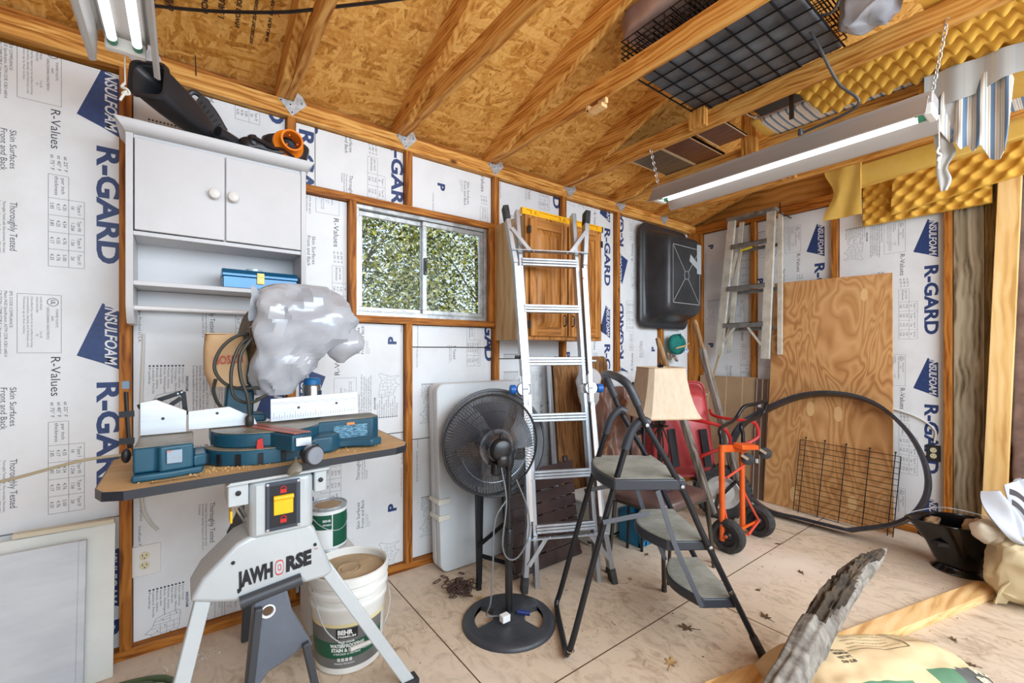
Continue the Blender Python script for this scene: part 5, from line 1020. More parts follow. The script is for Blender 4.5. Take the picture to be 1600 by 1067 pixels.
wrap(b, PC, pr0, pr1, .078, .142, am-1.45, am+1.05, 2, off=.001, wave=-.010)
wrap(b, PC, pr0, pr1, .147, .186, am-.36, am+.22, 3, off=.0011)
wraptext(b, 'BEHR', PC, pr0, pr1, .164, .017, am-.11, .056, 4, .05); wraptext(b, 'PREMIUM', PC, pr0, pr1, .151, .008, am-.07, .066, 4, .03)
wraptext(b, 'SOLID COLOR', PC, pr0, pr1, .131, .007, am-.08, .060, 4, .05); wraptext(b, 'WATERPROOFING', PC, pr0, pr1, .113, .013, am-.07, .128, 4, .05); wraptext(b, 'STAIN & SEALER', PC, pr0, pr1, .096, .013, am-.07, .118, 4, .05); wraptext(b, '10 YEAR DECKS  25 YEAR FENCES', PC, pr0, pr1, .084, .007, am-.07, .10, 4, .02)
for k in range(4): wrap(b, PC, pr0, pr1, .058, .071, am-.34+k*.11, am-.26+k*.11, 5, 6, .0012)
wraptext(b, 'Weather Protection', PC, pr0, pr1, .047, .006, am-.15, .075, 4, .01)
n = 20; cA = am+.42; P = [(cA+.012*math.cos(i*math.pi/10)/.14, .168+.012*math.sin(i*math.pi/10)) for i in range(n)]
b.add([(PC[0]+(pr0+pr1*z+.0012)*math.cos(a), PC[1]+(pr0+pr1*z+.0012)*math.sin(a), z) for a, z in P], [tuple(range(n))], 6)
for k in range(5):
    a0 = am-1.2+k*.55
    b.add([(PC[0]+(pr0+pr1*z+.0009)*math.cos(a), PC[1]+(pr0+pr1*z+.0009)*math.sin(a), z) for a, z in ((a0, .034), (a0+.012, .034), (a0+.32, .075), (a0+.308, .075))], [(0, 1, 2, 3)], 7)
b.obj('label', [labg, laby, labgr, inkb, white_enamel, mat('badge_grey', s(206, 206, 204), .5), bluebadge, mat('label_line', s(62, 62, 62), .5)], t, smooth=60)
b = B(); b.tube(smoothpath([(PC[0]-.148, PC[1]-.02, .32), (PC[0]-.12, PC[1]-.12, .20), (PC[0]-.03, PC[1]-.165, .125), (PC[0]+.05, PC[1]-.162, .125), (PC[0]+.13, PC[1]-.11, .21), (PC[0]+.152, PC[1], .32)], 8), .002, 6); hd = b.obj('wire_handle', galv, t)
b = B(); b.tube([(PC[0]-.045, PC[1]-.166, .124), (PC[0]+.045, PC[1]-.165, .124)], .008, 10); b.obj('handle_grip', pailw, hd)
# small can behind
KC = (.76, -.15, 0)
KC = (.725, -.20, .0)
t = thing('paint_can', (KC[0], KC[1], 0), 'metal paint can with a green label standing on a box behind the white pail', 'paint can')
b = B(); zc = .345; b.lathe([(.083, 0), (.085, .003), (.083, .006), (.083, .185), (.086, .188), (.086, .194), (.080, .195), (.078, .190), (.06, .190), (.058, .187), (.001, .187)], (KC[0], KC[1], zc), (0, 0, 1), 40); b.obj('body', galv, t)
b = B(); b.lathe([(.058, .1872), (.02, .190), (.001, .190)], (KC[0], KC[1], zc), (0, 0, 1), 30, cap=False); b.obj('lid_stain', paild, t)
b = B(); wrap(b, (KC[0], KC[1], zc), .083, 0, .012, .180, am-1.5, am+1.6, 0); wrap(b, (KC[0], KC[1], zc), .083, 0, .10, .165, am-1.0, am+.25, 1, off=.001); wrap(b, (KC[0], KC[1], zc), .083, 0, .02, .165, am+.3, am+1.5, 1, off=.001); wraptext(b, 'BEHR', (KC[0], KC[1], zc), .083, 0, .135, .010, am+.0, .035, 2); wraptext(b, 'STAIN', (KC[0], KC[1], zc), .083, 0, .118, .007, am, .035, 2)
b.obj('label', [white_enamel, labgr, whitep], t, smooth=60)
b = B(); b.tube([V(KC)+V(.086*math.cos(a), .086*math.sin(a), zc+.15-.06*math.sin((a+2.6)*1.15)) for a in [-2.6+i*.27 for i in range(11)]], .0016, 6); b.obj('wire_handle', galv, t)
b = B(); b.box((KC[0]-.10, KC[1]-.09, 0), (KC[0]+.10, KC[1]+.09, .3445)); b.obj('carton', mat('plain_carton', s(214, 212, 206), .8), label='pale carton under the paint can behind the white pail', cat='box', bev=.003)
# white panels leaning at the lower left
panw = mat('panel_white', s(232, 232, 226), .4, c2=s(216, 216, 208), sc=2); pang = mat('panel_grey_white', s(206, 210, 214), .35, c2=s(190, 194, 200), sc=3, st=(1, 1, 4))
b = B(); b.hexa([(-.70, -.095, .002), (-.028, -.095, .002), (-.028, -.083, .002), (-.70, -.083, .002), (-.70, -.02, .568), (-.028, -.02, .568), (-.028, -.008, .568), (-.70, -.008, .568)]); b.obj('fibre_board', panw, label='large white panel with a chipped right edge leaning on the wall at lower left', cat='board', bev=.001)
b = B(); b.hexa([(-.70, -.135, .002), (-.105, -.135, .002), (-.105, -.118, .002), (-.70, -.118, .002), (-.70, -.062, .535), (-.105, -.062, .535), (-.105, -.045, .535), (-.70, -.045, .535)]); 
t = thing('grey_panel', (-.4, -.12, .002), 'smaller glossy grey white panel leaning in front of the large white panel', 'panel')
b.obj('board', pang, t, bev=.003)
b = B(); b.hexa([(-.125, -.140, .002), (-.105, -.140, .002), (-.105, -.1355, .002), (-.125, -.1355, .002), (-.125, -.067, .535), (-.105, -.067, .535), (-.105, -.0625, .535), (-.125, -.0625, .535)]); b.obj('edge_strip', pang, t, bev=.001)
b = B(); b.beam((-.30, -.022, .585), (-.03, -.022, .580), .03, .016); b.obj('seam_strip', mat('strip_cream', s(210, 200, 176), .6), label='thin cream strip along the board seam above the leaning white panels', cat='strip')
hose = mat('hose_green', s(86, 104, 72), .45, c2=s(70, 86, 60), sc=10)
b = B()
for k, (r, z) in enumerate(((.14, .012), (.125, .034), (.15, .03))): b.tube([(-.06+.015*k+r*1.3*math.cos(a*math.pi/16), -.36+r*math.sin(a*math.pi/16), z+.004*math.sin(a*.7)) for a in range(32)], .0115, 10, closed=True)
b.obj('garden_hose', hose, label='coil of green garden hose on the floor at the bottom left', cat='hose')
# ---------------------------------------------------------------- folded white plastic table, bistro table, slatted bench
plw = mat('moulded_plastic', s(214, 219, 222), .45, c2=s(202, 208, 212), sc=3)
t = thing('folding_table', (1.58, -.09, 0), 'large folded white plastic table leaning on the wall behind the fan', 'folding table')
def slab(b, x0, x1, z0, z1, r, y0, y1, lean, n=6):
    P = rrect((x0+x1)/2, (z0+z1)/2, (x1-x0)/2, (z1-z0)/2, r, 0, n)
    b.rings([[V(p.x, yy+lean*p.z, p.z) for p in P] for yy in (y0, y1)])
b = B(); slab(b, 1.335, 1.95, .006, 1.06, .05, -.165, -.115, .055); b.obj('top_half', plw, t, bev=.006, smooth=50)
b = B(); slab(b, 1.335, 1.95, .006, 1.06, .05, -.105, -.06, .055); b.obj('bottom_half', plw, t, bev=.006, smooth=50)
b = B(); slab(b, 1.345, 1.94, .02, 1.05, .04, -.1145, -.1055, .055); b.obj('seam_filler', blackp, t, smooth=50)
for z in (.39, .30):
    b = B(); b.box((1.322, -.165+.055*z, z), (1.352, -.06+.055*z, z+.022)); b.box((1.322, -.178+.055*z, z-.004), (1.395, -.1655+.055*z, z+.026)); b.obj('latch_clip', mat('clip_cream', s(226, 224, 212), .5) if z > .35 else MATS['clip_cream'], t, bev=.003)
# round bistro table folded flat
rt = mat('round_top_grey', s(96, 98, 102), .5, c2=s(70, 72, 76), sc=8, st=(9, 1, 1)); rtr = mat('round_top_rim', s(58, 60, 64), .4)
t = thing('bistro_table', (1.54, -.38, 0), 'dark round folding table tipped upright behind the pedestal fan', 'folding table')
cR = V(1.595, -.315, .735); nR = V(-.36, -.90, .16).normalized()
b = B(); b.lathe([(.001, -.008), (.285, -.008), (.285, .006), (.001, .006)], cR, nR, 56); b.obj('top', rt, t)
b = B(); b.lathe([(.286, -.014), (.300, -.012), (.303, 0), (.300, .010), (.288, .010), (.286, .006)], cR, nR, 56, cap=False); b.obj('rim', rtr, t)
for p, q in (((1.50, -.27, .66), (1.42, -.42, .0)), ((1.54, -.26, .66), (1.455, -.37, .0)), ((1.68, -.25, .66), (1.72, -.27, .0))):
    b = B(); b.beam(p, q, .026, .016, (0, 1, 0)); b.obj('leg', blackm, t, bev=.003)
for p, q in (((1.44, -.39, .22), (1.70, -.27, .24)), ((1.45, -.38, .16), (1.71, -.36, .02))):
    b = B(); b.beam(p, q, .022, .012, (0, 1, 0)); b.obj('cross_bar', blackm, t, bev=.002)
# brown slatted bench panel
brn = mat('slat_brown', s(74, 60, 60), .22, c2=s(58, 46, 48), sc=4)
t = thing('slatted_seat', (1.89, -.42, 0), 'dark brown slatted plastic seat panel standing upright behind the ladder', 'slatted seat')
sl = lambda x, h, d=0: V(x, -.45+.17*h-d+.02*math.sin(h*3), h)
for k in range(8):
    b = B(); h0 = .03+k*.0665; h1 = h0+.058; xa, xb = 1.63+.055*h0, 2.13+.06*h0
    b.sheet(lambda u, v: sl(xa+(xb-xa)*u, h0+(h1-h0)*v, .012*math.sin(math.pi*u)), 12, 3, th=-.018); b.obj('slat', brn, t, smooth=50)
for x0, x1 in ((1.625, 1.66), (1.86, 1.89), (2.105, 2.14)):
    b = B(); b.hexa([sl(x0, .012, -.02), sl(x1, .012, -.02), sl(x1, .012, -.045), sl(x0, .012, -.045), sl(x0+.03, .575, -.02), sl(x1+.03, .575, -.02), sl(x1+.03, .575, -.045), sl(x0+.03, .575, -.045)]); b.obj('side_rail', brn, t, bev=.004)
b = B(); b.tube([sl(1.62, .018, .0), sl(2.14, .018, .0)], .017, 12); b.obj('bottom_roll', brn, t)
# wood grain table leaf and the aluminium strip
lf = wood('leaf_walnut', s(150, 108, 68), s(122, 82, 46), s(84, 54, 28), 'z', sc=10, rough=.45, knots=False)
t = thing('table_leaf', (2.56, -.1, 0), 'walnut grain table leaf with rounded corners leaning on the wall right of the ladder', 'table leaf')
b = B(); P = rrect(2.555, .605, .285, .603, .05, 0, 6); b.rings([[V(p.x, yy+.09*p.z, p.z) for p in P] for yy in (-.160, -.138)]); b.obj('panel', lf, t)
b = B(); b.rings([[V(2.555+(p.x-2.555)*1.006, yy+.09*p.z, .605+(p.z-.605)*1.003) for p in P] for yy in (-.158, -.140)], cap=False); b.obj('edge_band', mat('edge_brown', s(78, 60, 44), .5), t)
b = B(); b.hexa([(2.215, -.17, 0), (2.245, -.17, 0), (2.245, -.15, 0), (2.215, -.15, 0), (2.232, -.045, 1.16), (2.262, -.045, 1.16), (2.262, -.025, 1.16), (2.232, -.025, 1.16)]); b.obj('metal_strip', alu, label='narrow white metal strip standing at the left edge of the walnut table leaf', cat='strip', bev=.002)
# ---------------------------------------------------------------- pedestal fan seen from behind
fb = mat('fan_black', s(24, 25, 27), .32, c2=s(32, 33, 36), sc=10); fbase = mat('fan_base', s(52, 55, 60), .42, c2=s(64, 67, 72), sc=8); fchr = mat('fan_wire', s(120, 124, 132), .22, .9)
FC = V(1.388, -.725, 0)
t = thing('pedestal_fan', FC, 'black pedestal fan seen from behind in front of the ladder', 'fan')
b = B(); R0 = .215; TH = .03
fwd = V(.6, .8, 0); lat = V(.8, -.6, 0)
def bp(r, a, z): return FC+lat*(r*math.cos(a))+fwd*(r*math.sin(a))+V(0, 0, z)
# base plate with two hand-hold openings: built from an outer ring, front and rear lobes
N_ = 64
prof = [(.158, .022), (.19, .022), (.205, .018), (.214, .008), (.215, .0), (.16, .0)]
b.rings([[bp(r, 2*math.pi*j/N_, z) for j in range(N_)] for r, z in prof], closed=False, cap=False)
def lobe(a0, a1, n=20):
    top = [bp(.159, a0+(a1-a0)*i/n, .0225) for i in range(n+1)]; inn = [bp(.05+.02*abs(2*i/n-1)**2, a0+(a1-a0)*i/n+(.5-i/n)*.55*0, .036) for i in range(n+1)]
    b.add(top+inn, [(i, i+1, n+2+i, n+1+i) for i in range(n)])
    bot = [bp(.159, a0+(a1-a0)*i/n, .002) for i in range(n+1)]; in2 = [bp(.05+.02*abs(2*i/n-1)**2, a0+(a1-a0)*i/n, .002) for i in range(n+1)]
    b.add(bot+in2, [(i, i+1, n+2+i, n+1+i) for i in range(n)])
    for k in (0, n): b.quad([top[k], inn[k], in2[k], bot[k]])
lobe(-math.pi/2-1.02, -math.pi/2+1.02); lobe(math.pi/2-1.02, math.pi/2+1.02)
b.lathe([(.075, .002), (.075, .034), (.055, .040), (.03, .042), (.03, .05), (.001, .05)], FC, (0, 0, 1), 32); b.obj('base', fbase, t, smooth=40)
b = B(); b.tube([FC+V(0, 0, .04), FC+V(0, 0, .40)], .0175, 20); b.obj('outer_pole', fb, t)
b = B(); b.lathe([(.019, 0), (.024, .004), (.025, .03), (.022, .045), (.022, .06), (.018, .07)], FC+V(0, 0, .36), (0, 0, 1), 20); b.obj('collar', fb, t)
b = B(); b.tube([FC+V(0, 0, .42), FC+V(0, 0, .74)], .0125, 16); b.obj('inner_pole', fb, t)
ax = (fwd*.92-lat*.40).normalized(); HC = V(1.335, -.665, .808); MC = HC-ax*.09
HC = V(1.352, -.640, .806)
MC = HC-ax*.085
b = B(); b.lathe([(.014, 0), (.022, .02), (.026, .05), (.020, .09)], FC+V(0, 0, .70), (0, 0, 1), 16); b.lathe([(.02, -.06), (.042, -.05), (.056, -.02), (.058, .01), (.055, .05), (.03, .06)], MC, ax, 28); b.tube([MC-ax*.03+V(0, 0, .05), MC-ax*.03+V(0, 0, .075)], .007, 8); b.obj('motor', fb, t)
b = B()
for k in range(6): b.lathe([(.0585-.004*abs(k-2.5)*.3, -.03+k*.012), (.0605-.004*abs(k-2.5)*.3, -.027+k*.012), (.0585, -.024+k*.012)], MC, ax, 24, cap=False)
b.obj('motor_vents', fchr, t)
b = B(); b.lathe([(.028, -.06), (.028, -.075), (.02, -.085), (.001, -.086)], MC-V(0, 0, .045)+ax*.02, ax, 16); b.box(MC+V(-.035, -.02, -.12), MC+V(.03, .02, -.06)); b.obj('switch_box', fb, t, bev=.01)
gx = ax.cross(V(0, 0, 1)).normalized(); gy = gx.cross(ax)
RG = .232
gp = lambda r, a, d: HC+gx*(r*math.cos(a))+gy*(r*math.sin(a))+ax*d
bowl = lambda r, sg: sg*.075*(1-(r/RG)**3.0)
for sg, nm in ((-1, 'rear_grille'), (1, 'front_grille')):
    b = B(); n = 96
    for k in range(n):
        a = 2*math.pi*k/n
        b.tube([gp(r, a+(.22*(RG-r)/RG if sg > 0 else -.10*(RG-r)/RG), bowl(r, sg)) for r in ((.055, .10, .15, .19, .218, RG))], .00115, 4, cap=False)
    for r in (.10, .165): b.tube([gp(r, 2*math.pi*k/48, bowl(r, sg)-sg*.0015) for k in range(48)], .0014, 4, closed=True)
    b.lathe([(.060, 0), (.060, .004), (.001, .004)], HC+ax*(sg*.074), ax*sg, 28) if sg > 0 else b.lathe([(.085, 0), (.085, .003), (.05, .003), (.05, 0)], HC-ax*.068, ax, 28, cap=False)
    b.obj(nm, fchr if sg < 0 else fb, t, smooth=60)
b = B(); b.tube([gp(RG+.003, 2*math.pi*k/64, 0) for k in range(64)], .0052, 8, closed=True); b.obj('grille_hoop', fb, t)
b = B(); b.lathe([(.032, -.02), (.036, .0), (.03, .02), (.001, .022)], HC, ax, 20)
bl = b.obj('blade_hub', fb, t)
for k in range(5):
    b = B(); a0 = k*2*math.pi/5
    b.sheet(lambda u, v: gp(.03+.175*u, a0+(v-.5)*(.55+.35*u)+.35*u, (v-.5)*.05*(1-.2*u)), 10, 6, th=.002); b.obj('blade', mat('fan_blade', s(60, 64, 72), .3) if k == 0 else MATS['fan_blade'], bl, smooth=60)
crdg = mat('fan_cord', s(112, 116, 120), .4)
b = B(); q = V(0, 0, .0)
b.tube(smoothpath([MC+V(.0, -.02, -.08), FC+V(-.05, -.05, .58), FC+V(-.075, -.055, .40), FC+V(-.04, -.05, .32), FC+V(.02, -.05, .315), FC+V(.07, -.06, .40), FC+V(.07, -.05, .52), FC+V(.02, -.03, .66)], 8), .0036, 8)
b.tube(smoothpath([FC+V(-.05, -.05, .585), FC+V(-.105, -.04, .50), FC+V(-.11, -.03, .30), FC+V(-.115, -.02, .14), FC+V(-.11, .02, .06), FC+V(-.06, .0, .048), FC+V(-.03, -.03, .052)], 8), .0036, 8); b.obj('power_cord', crdg, t)
b = B(); b.box(FC+V(-.075, -.06, .045), FC+V(-.035, -.03, .075)); b.obj('hang_tag', white_enamel, t, bev=.002)
b = B(); b.tube([FC+V(.022, -.035, .055), FC+V(.065, -.075, .050)], .011, 10); b.obj('plug', mat('plug_blue', s(30, 50, 110), .35), t)
# ---------------------------------------------------------------- articulated aluminium ladder
t = thing('multi_ladder', (1.83, -.665, 0), 'tall aluminium folding ladder opened straight against the oak cabinet', 'ladder')
O = V(1.83, -.665, 0); e_ = V(.9, -.435, 0).normalized(); U_ = (V(.115, .238, 2.04)-e_*.05).normalized(); Nn = e_.cross(U_).normalized()
if Nn.y > 0: Nn = -Nn
lp = lambda a, b_, c=0: O+e_*a+U_*b_+Nn*c
bluek = mat('knob_blue', s(28, 96, 176), .35); redl = mat('rail_label_red', s(176, 40, 44), .5)
for sg in (-1, 1):
    for half in (0, 1):
        b_ = (lambda x: x) if half == 0 else (lambda x: 2.09-x)
        b = B(); b.beam(lp(sg*.243, b_(.03), .012), lp(sg*.206, b_(.33), .012), .028, .055, Nn); b.beam(lp(sg*.206, b_(.33), .012), lp(sg*.192, b_(.97), .012), .026, .055, Nn); b.obj('outer_rail', alu, t, bev=.003)
        b = B(); b.beam(lp(sg*.172, b_(.0), -.022), lp(sg*.163, b_(1.02), -.012), .026, .055, Nn); b.obj('inner_rail', alu, t, bev=.003)
        b = B(); b.beam(lp(sg*.249, b_(-.008), .012), lp(sg*.238, b_(.075), .012), .034, .062, Nn); b.obj('rubber_foot', rubber, t, bev=.006)
        b = B(); b.beam(lp(sg*.12, b_(.262), .045), lp(sg*.222, b_(.13), .045), .022, .006, Nn); b.obj('corner_brace', alu, t, bev=.001)
        b = B(); b.beam(lp(sg*.1935, b_(.35), .0405), lp(sg*.1875, b_(.95), .0405), .018, .0006, Nn); b.obj('rail_label', mat('rail_label_white', s(232, 226, 224), .5, c2=s(190, 90, 90), sc=16, st=(1, 1, 1), lo=.6, hi=.64) if 'rail_label_white' not in MATS else MATS['rail_label_white'], t, smooth=0)
for half in (0, 1):
    b_ = (lambda x: x) if half == 0 else (lambda x: 2.09-x)
    b = B(); b.beam(lp(-.225, b_(.262), .041), lp(.225, b_(.262), .041), .042, .006, Nn.cross(e_)); b.obj('cross_bar', alu, t, bev=.001)
    for q in (-.19, -.10, .10, .19):
        b = B(); b.lathe([(.006, 0), (.005, .003), (.001, .0035)], lp(q, b_(.262), .044), Nn, 10); b.obj('rivet', chrome, t)
for h_, w in ((.30, .165), (.581, .16), (.888, .16), (1.20, .175), (1.502, .165), (1.775, .165)):
    b = B()
    for dz, dd in ((-.016, .010), (0, .014), (.016, .010)): b.beam(lp(-w, h_+dz, .0), lp(w, h_+dz, .0), .0135, .024+dd, Nn)
    b.obj('rung', alu, t, bev=.002)
for sg in (-1, 1):
    b = B(); b.lathe([(.034, -.022), (.038, -.016), (.038, .016), (.034, .022), (.001, .022)], lp(sg*.195, 1.045, .006), Nn, 28)
    for q in range(8): a = q*math.pi/4; b.lathe([(.005, .022), (.004, .026), (.001, .0262)], lp(sg*.195+.024*math.cos(a), 1.045+.024*math.sin(a), .006), Nn, 8)
    hg = b.obj('hinge', alu, t)
    b = B(); b.lathe([(.010, 0), (.010, .03), (.024, .032), (.026, .04), (.026, .06), (.022, .065), (.001, .066)], lp(sg*.205, 1.045, .006), e_*sg, 24); b.obj('hinge_knob', bluek, hg)
    for h_ in (.96, 1.13):
        b = B(); b.beam(lp(sg*.19, h_, .03), lp(sg*.19, 1.045, .03), .03, .012, Nn); b.obj('hinge_arm', alu, hg, bev=.003)
    b = B(); b.tube([lp(sg*.18, 1.22 if sg < 0 else 1.20, .02), lp(sg*.235, 1.225 if sg < 0 else 1.20, .02)], .009, 10); b.obj('lock_pin', iron if sg < 0 else alu, t)
b = B(); b.beam(lp(-.06, 1.503, .0195), lp(-.01, 1.503, .0195), .014, .0012, U_); b.obj('rung_label', mat('rung_label', s(226, 206, 204), .5, c2=s(176, 70, 70), sc=60, lo=.55, hi=.6), t, smooth=0)
# ---------------------------------------------------------------- black step stool
S0 = V(1.41, -1.09, 0); sf = V(.814, -.581, 0); sw = V(.5835, .812, 0); W_ = .394
sp_ = lambda d, w, z: S0+sf*d+sw*w+V(0, 0, z)
stl = mat('stool_black', s(28, 30, 34), .28, .25, c2=s(38, 40, 46), sc=6); trd = mat('tread_grip', s(150, 148, 138), .8, c2=s(126, 124, 114), sc=10); stp = mat('stool_plastic', s(52, 56, 64), .42); stg = mat('stool_link', s(92, 96, 104), .4, .3)
t = thing('step_stool', (1.85, -1.2, 0), 'black three-step folding stool with grey ribbed treads in the middle of the floor', 'step stool')
for w in (.012, W_-.012):
    b = B(); b.tube(smoothpath([sp_(.795, w, .012), sp_(.57, w, .462), sp_(.46, w, .70), sp_(.315, w, .955), sp_(.275, w, 1.05)], 6), .0125, 12); b.obj('front_leg', stl, t)
    b = B(); b.lathe([(.016, 0), (.018, .01), (.016, .10), (.0135, .11)], sp_(.80, w, 0), (sp_(.57, w, .462)-sp_(.80, w, 0)), 14); b.obj('rubber_foot', rubber, t)
b = B(); b.tube(smoothpath([sp_(.285, .012, 1.03), sp_(.25, .02, 1.105), sp_(.225, .06, 1.135), sp_(.218, .2, 1.145), sp_(.225, W_-.06, 1.135), sp_(.25, W_-.02, 1.105), sp_(.285, W_-.012, 1.03)], 7), .017, 12); b.obj('hand_rail', stp, t)
b = B(); b.tube(smoothpath([sp_(.27, .03, .93), sp_(.24, .028, .86), sp_(.12, .02, .45), sp_(.025, .014, .10), sp_(.002, .02, .035), sp_(.0, .06, .014), sp_(.0, W_/2, .013), sp_(.0, W_-.06, .014), sp_(.002, W_-.02, .035), sp_(.025, W_-.014, .10), sp_(.12, W_-.02, .45), sp_(.24, W_-.028, .86), sp_(.27, W_-.03, .93)], 7), .0125, 12); b.obj('rear_legs', stl, t)
for w in (.03, W_-.03):
    b = B(); b.tube(smoothpath([sp_(.237, w, .85), sp_(.265, w, .925), sp_(.305, w, .965), sp_(.335, w, .955)], 6), .0185, 12); b.obj('pivot_sleeve', stp, t)
for w in (.0-.003, W_+.003):
    for d, z in ((.317, .952), (.459, .706), (.573, .461), (.656, .28)):
        b = B(); b.lathe([(.008, 0), (.007, .004), (.001, .005)], sp_(d, w, z), sw*(-1 if w < .1 else 1), 12); b.obj('bolt', chrome, t)
b = B(); b.tube(arc(sp_(.012, .010, .05), .0145, 0, 2*math.pi, 12, tuple(sf), tuple(sw))[:-1], .002, 5, closed=True); b.obj('foot_ring', chrome, t)
def tread(d0, d1, z, bul, w0=.02, w1=W_-.02, th=.04, nm='step'):
    out = []; n = 14
    front = [(d1, w0), (d1, w1)]
    back = [(d0+.02-bul*math.sin(math.pi*i/n), w1-(w1-w0)*i/n) for i in range(n+1)]
    P = front+back
    b = B(); b.prism([sp_(d, w, z-th) for d, w in P], (0, 0, th)); o = b.obj(nm, stp, t, bev=.006)
    b = B(); Pc = [((d0+d1)/2+(d-(d0+d1)/2)*.95, (w0+w1)/2+(w-(w0+w1)/2)*.97) for d, w in P]; b.prism([sp_(d, w, z+.0002) for d, w in Pc], (0, 0, .0022))
    for k in range(26):
        w = w0+(w1-w0)*(k+.5)/26; db = d0+.02-bul*math.sin(math.pi*(w1-w)/(w1-w0)); b.beam(sp_(db+.014, w, z+.0032), sp_(d1-.008, w, z+.0032), .0055, .0022)
    b.obj('tread_mat', trd, o, smooth=0)
tread(.165, .475, .735, .045, .0, W_, .046); tread(.385, .575, .478, .07); tread(.53, .695, .243, .07)
for w in (.008, W_-.008):
    for p, q in (((.36, .69), (.43, .47)), ((.43, .47), (.54, .222)), ((.14, .565), (.33, .60))):
        b = B(); b.beam(sp_(p[0], w-.008 if w < .1 else w+.008, p[1]), sp_(q[0], w-.008 if w < .1 else w+.008, q[1]), .020, .004, sw); b.obj('link_bar', stg, t, bev=.001)
# ---------------------------------------------------------------- netting, leaves, scraps on the floor
net = mat('net_brown', s(92, 68, 58), .8, c2=s(60, 44, 38), sc=20)
b = B(); R_ = random.Random(11)
for k in range(70):
    c = V(1.335+R_.gauss(0, .035), -.36+R_.gauss(0, .045), .012+abs(R_.gauss(0, .014))); a = R_.uniform(0, 6.3); r = R_.uniform(.012, .026)
    x = V(math.cos(a), math.sin(a), R_.uniform(-.4, .4)); y = V(-math.sin(a), math.cos(a), R_.uniform(-.4, .4))
    b.tube([c+x*(r*math.cos(u*math.pi/5))+y*(r*.6*math.sin(u*math.pi/5)) for u in range(10)], .0028, 5, closed=True)
b.obj('chain_pile', net, kind='stuff', label='small heap of brown knotted netting on the floor left of the fan base', cat='netting')
leaf = mat('dry_leaf', s(196, 160, 106), .8, c2=s(150, 112, 66), sc=20); leafd = mat('dark_leaf', s(104, 78, 52), .85, c2=s(70, 52, 36), sc=20)
def oakleaf(c, sz, rot, m_, lab, curl=.2):
    b = B(); n = 40; P = []
    for i in range(n):
        a = 2*math.pi*i/n; r = sz*(.55+.25*math.cos(6*a)+.18*math.cos(a)); P.append((r*math.cos(a), r*.75*math.sin(a)))
    R = []
    for k in (0, 1):
        R.append([V(c[0]+(p[0]*math.cos(rot)-p[1]*math.sin(rot)), c[1]+(p[0]*math.sin(rot)+p[1]*math.cos(rot)), .0012+.0006*k+curl*(p[0]**2+p[1]**2)/sz) for p in P])
    cc = [V(c[0], c[1], .0012), V(c[0], c[1], .0018)]
    b.add(R[1]+[cc[1]], [(i, (i+1) % n, n) for i in range(n)]); b.add(R[0]+[cc[0]], [((i+1) % n, i, n) for i in range(n)])
    b.beam((c[0], c[1], .0022), (c[0]-sz*1.2*math.cos(rot), c[1]-sz*1.2*math.sin(rot), .004), .0016, .0016)
    b.obj('oak_leaf', m_, label=lab, cat='leaf', smooth=60)
for u, v_, sz, rot, m_, lab in (((1.742,-1.332,0), 0, .040, .4, leaf, 'pale lobed oak leaf on the floor in front of the step stool'), ((2.002,-1.25,0), 0, .045, 2.2, leafd, 'brown curled oak leaf left of the driftwood tip, under the stool'), ((2.371,-1.426,0), 0, .036, 1.2, leafd, 'dark oak leaf on the floor right of the stool front foot'), ((2.455,-0.7,0), 0, .022, .2, leafd, 'small dark leaf on the floor under the stool'), ((3.265,-1.119,0), 0, .022, 2.6, leafd, 'small dark leaf near the hand truck wheel'), ((2.968,-1.357,0), 0, .026, .8, leafd, 'dark leaf in the middle of the open floor'), ((2.588,-1.294,0), 0, .02, 3, leafd, 'tiny dark leaf between the stool and the open floor'), ((1.379,-0.482,0), 0, .022, .2, leaf, 'small pale leaf beside the heap of netting'), ((2.846,-1.983,0), 0, .022, .5, leafd, 'dark leaf on the floor right of the lumber board'), ((2.691,-2.058,0), 0, .022, 1.7, leafd, 'dark leaf at the lower right corner of the floor'), ((4.42,-1.735,0), 0, .026, 1.7, leaf, 'pale wood scrap leaf beside the coal bucket'), ((2.864,-1.562,0), 0, .02, .7, leafd, 'dark leaf behind the lumber board'), ((2.142,-0.823,0), 0, .02, .7, leaf, 'pale leaf beside the ladder foot')):
    oakleaf(u, sz, rot, m_, lab)
b = B(); R_ = random.Random(21)
for k in range(420):
    x, y = R_.uniform(-.1, 4.1), R_.uniform(-2.2, -.12)
    if k < 90: x, y = .12+abs(R_.gauss(0, .10)), -.13-abs(R_.gauss(0, .05))
    a = R_.uniform(.002, .007); r = R_.uniform(0, 6.3); q = V(math.cos(r), math.sin(r), 0)*a; w = V(-math.sin(r), math.cos(r), 0)*a*R_.uniform(.2, .8); h_ = R_.uniform(.0006, .004); c = V(x, y, .0008)
    b.add([c+q, c+w, c-q, c-w, c+V(0, 0, h_)], [(3, 2, 1, 0), (0, 1, 4), (1, 2, 4), (2, 3, 4), (3, 0, 4)], 0 if k < 90 else R_.choice((1, 1, 2)))
b.obj('floor_crumbs', [mat('foam_crumb', s(226, 222, 212), .8), leafd, leaf], kind='stuff', label='foam crumbs and leaf bits scattered over the floor', cat='debris', smooth=0)
